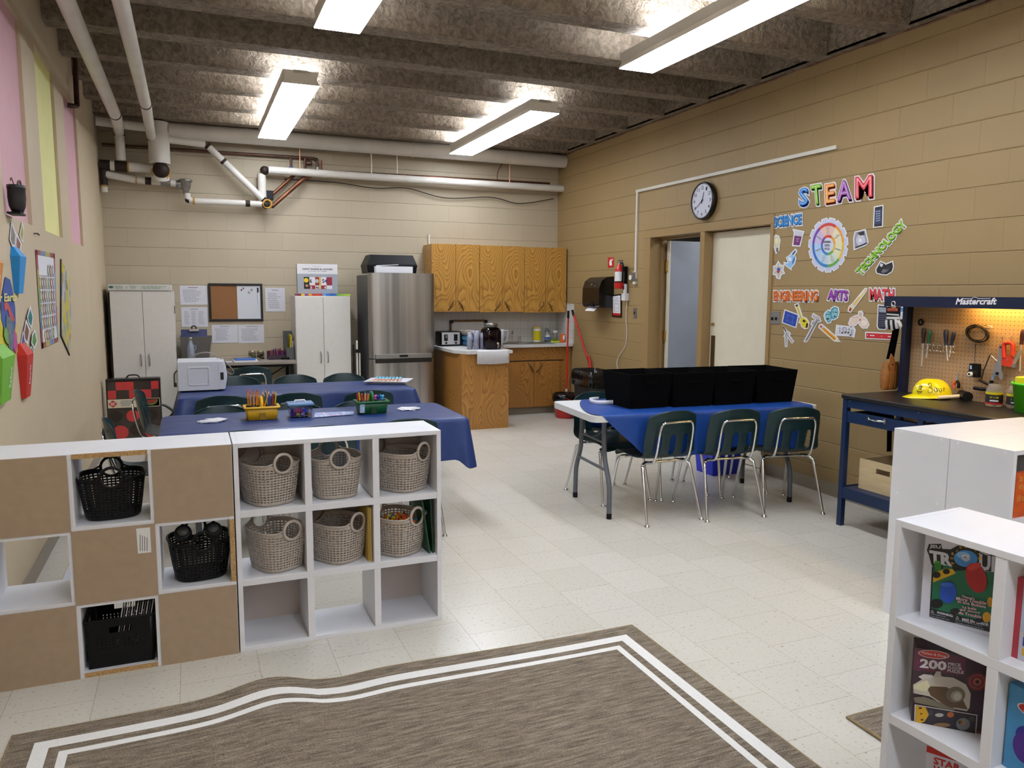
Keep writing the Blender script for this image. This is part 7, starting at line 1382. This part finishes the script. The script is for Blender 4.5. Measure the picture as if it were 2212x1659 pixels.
q = MB(); q.slab([pB.px(u, v, .02) for u, v in ((2094,785),(2113,786),(2112,816),(2091,814))], (.028,0,0), M_black); q.build('body', t, bevel=.004)
c_ = pB.px(2098,808,.02); MB().cyl(c_, c_+Vector((-.012,0,0)), .021, M_chrome, n=20).cyl(c_+Vector((-.012,0,0)), c_+Vector((-.02,0,0)), .014, M_lampw, n=20).cyl(c_+Vector((-.0202,0,0)), c_+Vector((-.021,0,0)), .007, M_black).build('lens', t)
MB().slab([pB.px(u, v, .0215) for u, v in ((2095,789),(2099,789),(2099,798),(2095,797))], (.001,0,0), mat('pale_label', '#8fa6c0', rough=.4)).build('label', t); MB().tube([pB.px(2105,786,.01), pB.px(2106,770,.005), pB.px(2107,742,-.005)], .002, M_dgrip, n=5).tube([pB.px(2106,770,.005), pB.px(2108,742,-.005)], .002, M_dgrip, n=5).build('strap', t)
t = thing('hacksaw', 'dark junior hacksaw hanging on the pegboard beside the wrench', 'saw', pB.px(2120,830), local=False)
MB().tube([pB.px(2120,819), pB.px(2125,800), pB.px(2138,768), pB.px(2141,766)], .004, M_dgrip, n=6).build('frame', t); MB().tube([pB.px(2140,767), pB.px(2160,785)], .002, M_chrome, n=5).build('blade', t)
MB().tube(spline([pB.px(2104,838), pB.px(2118,840), pB.px(2134,841), pB.px(2140,835), pB.px(2142,822)], 4), .011, M_black).tube([pB.px(2116,821), pB.px(2136,831)], .008, M_black).build('grip', t)
t = thing('adjustable_wrench', 'big steel adjustable wrench hanging jaws down on the pegboard', 'wrench', pB.px(2155,815), local=False); M_wr = mat('satin_steel', (.5,.5,.5), rough=.35, metal=.9, var=0)
q = MB(); q.slab([pB.px(u, v, .012) for u, v in ((2157,748),(2160,744),(2165,745),(2166,749),(2163,800),(2166,812),(2164,822),(2160,818),(2156,812),(2148,810),(2143,806),(2149,797),(2153,790))], (.012,0,0), M_wr); q.build('body', t, bevel=.002)
MB().slab([pB.px(u, v, .0125) for u, v in ((2152,803),(2158,805),(2156,811),(2149,808))], (.002,0,0), M_black).build('jaw_gap', t); MB().slab([pB.px(u, v, .013) for u, v in ((2159,748),(2163,748),(2163,752),(2159,752))], (.002,0,0), M_dgrip).build('hang_hole', t)
tag(MB().slab([pB.px(u, v, -.008) for u, v in ((2141,818),(2146,800),(2153,780),(2156,790),(2148,815),(2143,825))], (.004,0,0), mat('blue_grey_steel', '#6f86a0', rough=.4)).build('putty_knife'), 'blue-grey blade behind the adjustable wrench', 'tool')
t = thing('staple_gun', 'red staple gun hanging on two hooks on the pegboard', 'staple gun', pB.px(2175,790), local=False); M_sg = mat('red_orange_metal', '#c0351c', rough=.35, var=.04)
q = MB(); s1 = [(2168,740),(2185,739),(2189,744),(2188,765),(2184,770)]; q.tube(spline([pB.px(2169,772,.01), pB.px(2169,745,.01), pB.px(2174,741,.01), pB.px(2184,741,.01), pB.px(2188,747,.01), pB.px(2187,768,.01)], 4), .013, M_sg); q.build('handle', t)
q = MB(); q.slab([pB.px(u, v, .014) for u, v in ((2166,770),(2178,768),(2186,774),(2187,786),(2192,788),(2191,795),(2163,789),(2163,778))], (.026,0,0), M_sg); q.build('body', t, bevel=.003); c_ = pB.px(2177,777,.015); MB().cyl(c_, c_+Vector((-.004,0,0)), .004, M_chrome).slab([pB.px(u, v, .016) for u, v in ((2185,786),(2193,785),(2192,795),(2184,793))], (.026,0,0), M_plate).build('nose', t)
tag(MB().tube([pB.px(2166,745,-.02), pB.px(2165,730,.01), pB.px(2168,726,.01)], .0022, M_chrome, n=5).build('peg_hook'), 'left thin peg hook above the staple gun', 'hook'); tag(MB().tube([pB.px(2183,745,-.02), pB.px(2184,730,.01), pB.px(2188,725,.01)], .0022, M_chrome, n=5).build('peg_hook'), 'right thin peg hook above the staple gun', 'hook')
tag(MB().tube([pB.px(2187,785,.0), pB.px(2196,772,.0), pB.px(2206,755,.0)], .008, M_wr, n=8).tube([pB.px(2190,788,.0), pB.px(2208,760,.0)], .006, M_wr, n=8).build('pliers'), 'steel pliers behind the staple gun', 'pliers')
t = thing('pliers', 'pliers with orange and black grips behind the yellow helmet', 'pliers', (4.49, 3.50, .902), local=False)
a_, b_, c_ = pB.px(2061,845), pB.px(2067,822), pB.px(2069,804); MB().tube([b_, c_], [.009,.004], M_wr, n=8).build('jaws', t); MB().tube(spline([pB.px(2062,838), pB.px(2060,830), b_], 4), .009, mat('orange_grip', '#d2521c', rough=.4)).build('orange_grip', t); MB().tube(spline([pB.px(2070,838), pB.px(2071,830), b_], 4), .009, M_black).build('black_grip', t)
# helmet
hh_ = thing('hard_hat', 'yellow hard hat with hand-drawn marks on the workbench', 'helmet', (4.415, 3.545, .9005), 0, local=True); hh_.scale = (.86,.86,.86); hh_.rotation_euler = (0, 0, YAW*0+math.radians(142)); M_hat = mat('yellow_helmet', '#e3cf0a', rough=.22, var=0, coat=.3)
# local +X is the brim side
rows = []; n = 40
for k in range(11):
    f_ = k/10; z = .022+.122*math.sin(f_*PI/2); r_ = math.cos(f_*PI/2)**.85 if k < 10 else .001
    rows.append([Vector((.135*r_*math.cos(a)-.01*(1-f_), .108*r_*math.sin(a), z + (.006*math.exp(-(math.sin(a)*r_/.12)**2)*math.sin(PI*min(1,f_*1.0))))) for a in [2*PI*i/n for i in range(n)]])
MB().grid(rows, M_hat, closed=True).build('crown', hh_)
rows = [[Vector(((.135-.01+ex*(1+.0*a) + (ex2*max(0, math.cos(a))**1.5))*math.cos(a)-.0, (.108+ex)*math.sin(a), z-.018*max(0, math.cos(a))*zz)) for a in [2*PI*i/n for i in range(n)]] for ex, ex2, z, zz in ((0,0,.024,0),(.012,.03,.018,.5),(.018,.055,.012,.8),(.018,.055,.008,.8),(.008,.03,.010,.5))]
MB().grid(rows, M_hat, closed=True).build('brim', hh_); MB().box((-.05,-.13,.02), (-.01,-.118,.032), M_hat).box((.03,-.126,.02), (.07,-.114,.032), M_hat).build('side_lug', hh_, bevel=.003)
# marks: drawn on the side that faces the room, following the shell
def hatpt(a, f_, lift=.0012):
    z = .022+.122*math.sin(f_*PI/2); r_ = math.cos(f_*PI/2)**.85; return Vector((.135*r_*math.cos(a)-.01*(1-f_), .108*r_*math.sin(a), z+.001)) + Vector((math.cos(a)*.8, math.sin(a), .5)).normalized()*lift
q = MB()
def mark(seq, r_=.0018): q.tube([hatpt(math.radians(a), f_) for a, f_ in seq], r_, ink, n=5)
A0 = 68
for off, strokes in ((0, [[(0,.15),(0,.5)],[(-4,.48),(2,.58),(8,.55),(10,.42),(2,.36)],[(2,.36),(11,.33),(12,.18),(4,.12),(0,.15)]]), (17, [[(6,.3),(2,.36),(-2,.3),(-1,.2),(4,.17),(7,.24),(7,.34),(8,.18)]]), (29, [[(0,.34),(0,.2),(4,.17),(7,.24),(7,.34),(8,.2)]]), (42, [[(0,.2),(1,.32),(4,.36),(7,.3)]])):
    for s_ in strokes: mark([(A0+off*1.15+a, f_) for a, f_ in s_])
mark([(36,.22),(36,.42)], .002); mark([(43,.22),(43,.40)], .0032)
q.tube([hatpt(math.radians(a), f_) for a, f_ in ((30,.16),(34,.10),(40,.08),(46,.10),(49,.17),(40,.15),(30,.16))], .0022, ink, n=5); q.build('drawn_marks', hh_)
t = thing('mallet', 'black rubber mallet with pale wooden handle beside the yellow helmet', 'mallet', (4.40, 3.40, .9005), local=False)
ma, mb_ = Vector((4.37,3.455,.914)), Vector((4.465,3.365,.932)); MB().cyl(ma, mb_, .012, mat('pale_handle', '#d0bd9a', rough=.5), n=14).build('handle', t); dd = Vector((.55,.83,0)).normalized(); c_ = mb_+Vector((.012,-.012,.002)); MB().cyl(c_-dd*.05, c_+dd*.045, .031, M_black, n=24).build('head', t, bevel=.004)
for i, (u, v, lb, hgt) in enumerate(((2162,866,'left clear jar of nails with black and red label','A'), (2192,860,'right clear jar with black and yellow label behind the green bucket','B'))):
    c_ = Vector((4.45,3.14,.901)) if i == 0 else Vector((4.48,3.03,.901)); t = thing('nail_jar', lb, 'jar', c_, local=True, group='clear jars of nails on the workbench')
    M_njar = mat('clear_jar_plastic', (.8,.78,.74), rough=.15, trans=.85, var=0, ior=1.2); MB().lathe([(0,0),(.043,0),(.046,.01),(.046,.10),(.036,.118),(.036,.13),(.030,.134)], M_njar, n=24).build('jar', t)
    lbm = MB().lathe([(.0465,.022),(.0465,.072)], ink, n=24).lathe([(.0466,.072),(.0466,.086)], yb, n=24)
    if i == 0: lbm.lathe([(.0468,.014),(.0468,.024)], M_red, n=24)
    d_ = (Vector((0,0,0))-Vector((c_.x,c_.y,0))).normalized(); e_ = Vector((-d_.y, d_.x, 0)); f_ = lambda a, z: d_*.0472+e_*a+Vector((0,0,z)); lbm.add([f_(-.022,.032), f_(.022,.032), f_(.022,.04), f_(-.022,.04)], [(0,1,2,3)], wt); word(lbm, 'Nails' if False else ('8D x 1 1/4' if i == 0 else '10 x 1'), f_(.022,.05), f_(-.022,.05), f_(.022,.062), yb, d_, .0006, .02); lbm.build('label', t)
    nl = MB()
    for k in range(26): a = random.uniform(0, 6.28); r_ = .03*random.random(); p = Vector((r_*math.cos(a), r_*math.sin(a), .006+.0012*k)); nl.tube([p-Vector((.012*math.cos(a*3), .012*math.sin(a*3), 0)), p+Vector((.012*math.cos(a*3), .012*math.sin(a*3), .002))], .0015, M_plate, n=4)
    nl.build('nails', t)
t = thing('bucket', 'bright green plastic bucket with yellow items at the right picture edge', 'bucket', (4.42, 2.89, .901), local=True); M_gb = mat('bright_green_plastic', '#52c41c', rough=.4, var=.03)
MB().lathe([(0,0),(.082,0),(.104,.155),(.111,.156),(.111,.168),(.102,.168)], M_gb, n=32).build('pail', t)
tag(MB().box((4.37,2.84,1.0), (4.47,2.97,1.10), mat('yellow_box', '#d8c41a', rough=.4)).build('yellow_packet', bevel=.005), 'yellow packet standing up out of the green bucket', 'packet')
q = MB(); c_ = at(2125,862,z=.902)
for k in range(9): q.ell((c_.x+random.uniform(-.04,.04), c_.y+random.uniform(-.04,.04), .912), (.02,.015,.011), mat('crumpled_film', '#77736c', rough=.2, trans=.3, var=.4, scale=60), 5)
tag(q.build('plastic_wrap'), 'crumpled clear plastic wrap with metal bits by the mallet', 'wrap', kind='stuff')

# ================================================================ GAMES IN THE LOW SHELF
def game(label, A0, A1, z0, z1, dep, edge_m, face_m, name='board_game'):
    A0, A1 = Vector((*A0, 0)), Vector((*A1, 0)); r = (A1-A0).normalized(); n = Vector((r.y, -r.x, 0))
    if n.dot(Vector((-1,-.3,0))) < 0: n = -n
    t = thing(name, label, 'board game', (A0.x, A0.y, z0), local=False); P_ = [A0, A1, A1-n*dep, A0-n*dep]
    MB().hexa([p+Vector((0,0,z0)) for p in P_]+[p+Vector((0,0,z1)) for p in P_], edge_m).build('box', t, bevel=.0015)
    return t, Plane((A0.x, A0.y, z0), n, r)
def pxpoly(q, pl, px, c, off): P_ = [pl.px(u, v, off) for u, v in px]; q.add(P_, [tuple(range(len(P_)))], mat('gm'+c, c, rough=.35, var=.08, scale=25))
def pxword(q, pl, w_, BL, BR, TL, c, off, bold=.02, shear=0): word(q, w_, pl.px(*BL), pl.px(*BR), pl.px(*TL), mat('gm'+c, c, rough=.35, var=.08, scale=25), pl.n, off, bold, shear)
def cr3(pts, s=5.53, ox=1880, oy=1080): return [(ox+x/s, oy+y/s) for x, y in pts]
M_gwhite = mat('glossy_white_card', '#c9c9d6', rough=.3, var=0)
t, pl = game('white-edged dice bubble board game in the top compartment of the low shelf', (1.946,1.547), (2.036,1.312), .6135, .877, .06, M_gwhite, M_gwhite)
q = MB()
pxpoly(q, pl, cr3([(740,800),(980,770),(1300,850),(1480,860),(1440,1580),(710,1395)]), '#1f6a4c', .0005)
pxpoly(q, pl, cr3([(715,1290),(1440,1475),(1432,1580),(705,1395)]), '#141a1c', .0008); pxpoly(q, pl, cr3([(715,600),(750,560),(745,1300),(705,1390)]) if False else cr3([(736,800),(752,800),(720,1395),(705,1395)]), '#141a1c', .0008)
pxpoly(q, pl, cr3([(750,870),(900,820),(1000,830),(1015,880),(750,985)]), '#d0a81c', .001)
pxpoly(q, pl, cr3([(675,600),(700,525),(845,525),(860,585),(960,590),(1040,545),(1150,535),(1260,570),(1320,630),(1380,660),(1490,650),(1480,860),(1380,850),(1290,780),(1250,830),(1000,850),(965,790),(880,760),(860,820),(770,830),(730,770),(700,660)]), '#15171c', .0012)
pxword(q, pl, 'JEU', *cr3([(710,578),(840,592),(712,530)]), '#c9c9d6', .0018, .03); pxword(q, pl, 'TR', *cr3([(712,745),(985,795),(705,595)]), '#c4c4d2', .0018, .05); pxword(q, pl, 'UB', *cr3([(1300,830),(1560,880),(1305,640)]), '#c4c4d2', .0018, .04)
E3 = lambda cx_, cy__, rx, ry, n=26, rot=0: cr3(ellp(cx_, cy__, rx, ry, n, rot))
pxpoly(q, pl, E3(1140,700,142,100,rot=.1), '#3f86c8', .002); pxpoly(q, pl, E3(1110,660,80,40,rot=.1), '#7fb3e0', .0023)
for i, ch in enumerate('POP-O-MATIC'):
    a = math.radians(205-23*i+0) if False else math.radians(200-22*i); c_ = (1145+150*math.cos(a), 700-130*math.sin(a)); u = (-math.sin(a)*-1, 0)
    tx, ty = math.sin(a), math.cos(a); w2, h2 = 13, 36; bx_, by_ = c_[0]-tx*w2, c_[1]-ty*w2; ex_, ey_ = c_[0]+tx*w2, c_[1]+ty*w2; ox, oy = math.cos(a)*h2, -math.sin(a)*h2
    if ch == '-': h2 = 6; ox, oy = math.cos(a)*6, -math.sin(a)*6
    pxword(q, pl, ch, *cr3([(bx_, by_), (ex_, ey_), (bx_+ox, by_+oy)]), '#d8a21c', .0022, .02)
pxpoly(q, pl, cr3([(1085,665),(1130,650),(1190,670),(1190,715),(1145,740),(1092,712)]), '#aab2c4', .0026); pxpoly(q, pl, cr3([(1085,665),(1130,650),(1190,670),(1145,695)]), '#d4d6e2', .0028); pxword(q, pl, '5', *cr3([(1118,688),(1158,690),(1122,668)]), '#15171c', .0031)
# plain board pieces, no characters
for (cx_, cy__, rx, ry, c, c2, rot) in ((1265,930,120,185,'#a82226','#c83a34',-.35),(930,1105,100,130,'#2350b8','#3a6ad2',.08),(805,785,45,62,'#2f7a2c','#4a9a3c',.0)):
    pxpoly(q, pl, E3(cx_, cy__, rx, ry, 26, rot), c, .0032); pxpoly(q, pl, E3(cx_-rx*.2, cy__-ry*.72, rx*.72, ry*.2, 20, rot), c2, .0035)
for cx_, cy__, rx, ry in ((790,895,48,38),(908,855,42,32),(790,1240,75,55),(1010,1330,60,32),(1300,1440,60,28)): pxpoly(q, pl, E3(cx_, cy__, rx, ry), '#17191d', .003)
pxpoly(q, pl, E3(1390,1400,50,62), '#d09a1c', .0031); pxpoly(q, pl, E3(1430,1220,34,60), '#c88f20', .0031)
for w_, a, b_, c_ in (("There's", (1095,1160),(1250,1190),(1098,1130)), ('More Trouble', (1030,1190),(1390,1250),(1035,1150)), ('in the Bubble', (1048,1222),(1385,1290),(1050,1190)), ('La bulle', (1108,1288),(1272,1315),(1110,1258)), ('qui donne', (1070,1320),(1315,1362),(1073,1288)), ('du Trouble', (1058,1355),(1330,1412),(1060,1320))):
    pxword(q, pl, w_, *cr3([a, b_, c_]), '#a8233c', .0036, .07); pxword(q, pl, w_, *cr3([a, b_, c_]), '#d6d2dc', .0040, .01)
pxword(q, pl, 'WARNING:', *cr3([(795,1352),(990,1400),(798,1325)]), '#d6d2dc', .0016, .03); pxword(q, pl, 'MISE EN GARDE:', *cr3([(1098,1440),(1415,1508),(1100,1405)]), '#d6d2dc', .0016, .03)
for a, b_, c_, w_ in (((722,1366),(905,1405),(723,1350),'CHOKING HAZARD-Small parts.'), ((718,1392),(948,1440),(719,1375),'Not for children under 3 years.'), ((1020,1440),(1340,1515),(1021,1424),"RISQUE D'ETOUFFEMENT. Petites pieces."), ((1018,1468),(1355,1548),(1019,1450),'Deconseille aux enfants de moins de 3 ans.')): pxword(q, pl, w_, *cr3([a, b_, c_]), '#a9adb8', .0016, .01)
for (x, y) in ((740,1325),(1040,1400)): pxpoly(q, pl, cr3([(x-20,y+18),(x+20,y+24),(x,y-14)]), '#c9c9d6', .0016); pxpoly(q, pl, cr3([(x-12,y+14),(x+12,y+18),(x,y-4)]), '#141a1c', .0019)
q.build('printed_front', t)
# puzzle
c4 = lambda pts: cr3(pts, 5.367, 1880, 1350)
t, pl = game('purple two hundred piece space puzzle box in the middle compartment of the low shelf', (1.909,1.521), (2.052,1.378), .3055, .548, .075, mat('plum_card', '#3c2230', rough=.3, var=.1), M_gwhite, name='puzzle_box')
q = MB(); pxpoly(q, pl, c4([(515,262),(1365,450),(1300,1320),(470,1185)]), '#33202c', .0005); pxpoly(q, pl, c4([(515,262),(1110,390),(1100,590),(500,520)]), '#5a1f3c', .0007)
pxpoly(q, pl, c4([(480,1110),(1300,1240),(1295,1320),(470,1185)]), '#6a4530', .0007)
E4 = lambda cx_, cy__, rx, ry, n=26, rot=0: c4(ellp(cx_, cy__, rx, ry, n, rot))
pxpoly(q, pl, E4(735,342,182,48,rot=.11), '#d6d2dc', .001); pxpoly(q, pl, E4(735,342,172,42,rot=.11), '#b82a24', .0013); pxword(q, pl, 'Melissa & Doug', *c4([(590,340),(880,385),(592,302)]), '#d6d2dc', .0016, .0, .2)
pxword(q, pl, '200', *c4([(570,492),(880,530),(578,385)]), '#d0ccd8', .0016, .04)
for w_, a, b_, c_ in (('PIECE',(900,462),(1046,480),(902,430)), ('FLOOR',(898,502),(1062,522),(900,470)), ('PUZZLE',(894,540),(1080,565),(896,508))): pxword(q, pl, w_, *c4([a, b_, c_]), '#c9c5d2', .0016, .02)
for k, (rx, c) in enumerate(((115,'#6a2a2a'),(95,'#8a3a34'),(75,'#5a2426'),(50,'#a0504a'),(24,'#2a1216'))): pxpoly(q, pl, E4(1240,660,rx,rx*.9), c, .001+.0003*k)
pxpoly(q, pl, c4([(498,690),(620,620),(760,590),(960,610),(1110,690),(1165,800),(1150,960),(1120,1000),(900,960),(690,830),(500,790)]), '#b9b2a8', .0026); pxpoly(q, pl, c4([(665,745),(700,710),(880,720),(1040,800),(1130,980),(900,950),(700,820)]), '#5a4228', .0029)
pxpoly(q, pl, c4([(555,600),(620,570),(720,580),(740,610),(600,630)]), '#c4c0bc', .0028); pxpoly(q, pl, c4([(730,600),(765,535),(815,540),(825,610)]), '#a9a59f', .0030); pxpoly(q, pl, c4([(498,700),(660,640),(690,710),(650,775),(500,740)]), '#d0cba8', .0031)
pxpoly(q, pl, E4(990,810,110,95), '#6f6450', .0032); pxpoly(q, pl, E4(1000,825,66,62), '#9a9684', .0035); pxpoly(q, pl, E4(1010,830,45,44), '#b9b8a8', .0038)
pxpoly(q, pl, c4([(500,840),(620,830),(960,950),(980,1000),(520,900)]), '#6f6a58', .0028)
pxpoly(q, pl, c4([(515,920),(1242,1042),(1225,1275),(508,1150)]), '#c9c5c9', .0036); pxpoly(q, pl, c4([(528,932),(1232,1050),(1216,1264),(520,1142)]), '#2a222c', .0039)
pxpoly(q, pl, c4([(528,935),(640,955),(680,1040),(630,1120),(560,1145),(524,1140)]), '#c99a12', .0042)
for cx_, cy__, rx, ry, c in ((580,965,20,10,'#1c140c'),(590,1030,12,8,'#1c140c'),(600,1100,18,9,'#1c140c'),(800,1045,50,22,'#a9a5a2'),(930,1040,40,32,'#b0622a'),(1075,1150,80,72,'#6f7478'),(1060,1130,40,30,'#a07a50'),(830,1160,100,24,'#8a6a48'),(700,1020,28,34,'#3c3048'),(1170,1090,34,30,'#3f3a38')): pxpoly(q, pl, E4(cx_, cy__, rx, ry), c, .0045)
rg = random.Random(5)
for k in range(40):
    u, v = rg.uniform(.05,.95), rg.uniform(.15,.75); x, y = 515+(1340-515)*u-30*v, 262+190*u+900*v; pxpoly(q, pl, E4(x, y, 3.2, 3.2, 6), '#b9b2c0', .0024)
q.build('printed_front', t)
sp_ = thing('board_game', 'board game box with red edge and blue round emblem at the right picture edge', 'board game', (1.95,1.24,.6135), local=False)
MB().box((1.955,1.03,.6135), (2.02,1.285,.84), mat('red_edge_card', '#a83240', rough=.35, var=.1)).build('box', sp_)
pl = Plane((1.955, 0, 0), (-1,0,0), (0,-1,0)); q = MB(); R2 = lambda y0, y1, z0, z1, c, off: q.add([Vector((1.955-off,y0,z0)), Vector((1.955-off,y1,z0)), Vector((1.955-off,y1,z1)), Vector((1.955-off,y0,z1))], [(0,1,2,3)], mat('gm'+c, c, rough=.35, var=.08, scale=25))
R2(1.26,1.03,.62,.835,'#a9b4c8',.0005); R2(1.26,1.03,.62,.70,'#b9bcc8',.0007)
for y, z, r_, c, o in ((1.205,.775,.046,'#d0d0dc',.001),(1.205,.775,.040,'#1f3f8a',.0013),(1.205,.775,.030,'#c9c9d6',.0016)): q.add([Vector((1.955-o, y+r_*math.cos(a), z+r_*math.sin(a))) for a in [2*PI*i/28 for i in range(28)]], [tuple(range(28))], mat('gm'+c, c, rough=.35, var=.08, scale=25))
word(q, 'C', (1.955,1.225,.752), (1.955,1.185,.752), (1.955,1.225,.798), mat('gm#b82a24', '#b82a24', rough=.35, var=.08), (-1,0,0), .002, .06); R2(1.25,1.05,.64,.66,'#d0a81c',.0012); R2(1.25,1.05,.665,.69,'#2a3a9a',.0012); R2(1.25,1.05,.693,.70,'#d0a81c',.0013); q.build('printed_front', sp_)
pz = thing('puzzle_box', 'light blue puzzle box with a red oval logo at the lower right picture edge', 'board game', (1.955,1.24,.3055), local=False)
MB().box((1.95,1.02,.3055), (2.02,1.272,.555), mat('light_blue_card', '#3f86b8', rough=.35, var=.05)).build('box', pz, bevel=.0015); q = MB()
def E5(y, z, ry, rz, c, off): q.add([Vector((1.95-off, y+ry*math.cos(a), z+rz*math.sin(a))) for a in [2*PI*i/26 for i in range(26)]], [tuple(range(26))], mat('gm'+c, c, rough=.35, var=.08, scale=25))
E5(1.185,.505,.062,.020,'#d6d2dc',.0005); E5(1.185,.505,.058,.017,'#b82a24',.0008); word(q, 'Melissa', (1.95,1.23,.497), (1.95,1.145,.492), (1.95,1.23,.515), wt, (-1,0,0), .0012, 0, .2); E5(1.20,.43,.045,.035,'#2c2f86',.0006); E5(1.22,.40,.03,.04,'#4a2c86',.0007); E5(1.17,.395,.05,.016,'#d0b01c',.0009); E5(1.17,.398,.03,.009,'#16181c',.0012)
word(q, '100', (1.95,1.21,.33), (1.95,1.13,.33), (1.95,1.21,.365), yb, (-1,0,0), .0012, .04); q.build('printed_front', pz)
ps = at(2018,1640,z=.235); sw = thing('board_game', 'red and white game box, only its top showing in the bottom compartment', 'board game', (1.96,1.48,.0205), local=False)
A_, B_ = Vector((1.955,1.500,0)), Vector((2.04,1.36,0)); r_ = (B_-A_).normalized(); n_ = Vector((r_.y,-r_.x,0)); n_ = -n_ if n_.x > 0 else n_; P_ = [A_, B_, B_-n_*.06, A_-n_*.06]
MB().hexa([p+Vector((0,0,.0205)) for p in P_]+[p+Vector((0,0,.245)) for p in P_], M_gwhite).build('box', sw, bevel=.0015); q = MB(); up = Vector((0,0,1)); f_ = lambda a, z, o: A_+r_*a+up*z+n_*o
q.add([f_(0,.225,.0006), f_(.163,.225,.0006), f_(.163,.245,.0006), f_(0,.245,.0006)], [(0,1,2,3)], M_red); word(q, 'STAR', f_(.02,.195,0), f_(.09,.195,0), f_(.02,.218,0), M_red, n_, .001, .04); word(q, 'WARS', f_(.02,.168,0), f_(.09,.168,0), f_(.02,.192,0), M_red, n_, .001, .04); q.build('printed_front', sw)
# books in the back-to-back shelf
z0 = .627
for i, (x, w_, h_, c, lb, y) in enumerate(((3.146,.012,.27,'#1c3f8a','thin blue book at the left of the shelf compartment',2.125),(3.160,.010,.262,'#6a2a6a','thin purple book beside the blue one',2.13),(3.172,.03,.26,'#8a1c1c','dark red book behind the orange one',2.16),(3.205,.02,.25,'#5f8f90','pale teal book behind the orange one',2.17))):
    tag(MB().box((x, y, z0), (x+w_, y+.2, z0+h_*.98), mat('bk'+c, c, rough=.4, var=.1)).build('book', bevel=.001), lb, 'book', 'books in the nearer back-to-back shelf')
q = MB().box((3.172, 2.115, z0), (3.37, 2.14, z0+.195), mat('orange_book', '#c2501c', rough=.4, var=.25, scale=25))
for w_, z, x1_ in (('at', .785, 3.235), ('ey', .745, 3.235), ('ils', .70, 3.235)): word(q, w_, (3.19,2.115,z), (x1_,2.115,z), (3.19,2.115,z+.028), mat('book_yellow_print', '#c98a3c', rough=.5, var=0), (0,-1,0), .0006, .01)
tag(q.build('book'), 'orange picture book with yellow lettering facing out of the nearer shelf', 'book', 'books in the nearer back-to-back shelf')
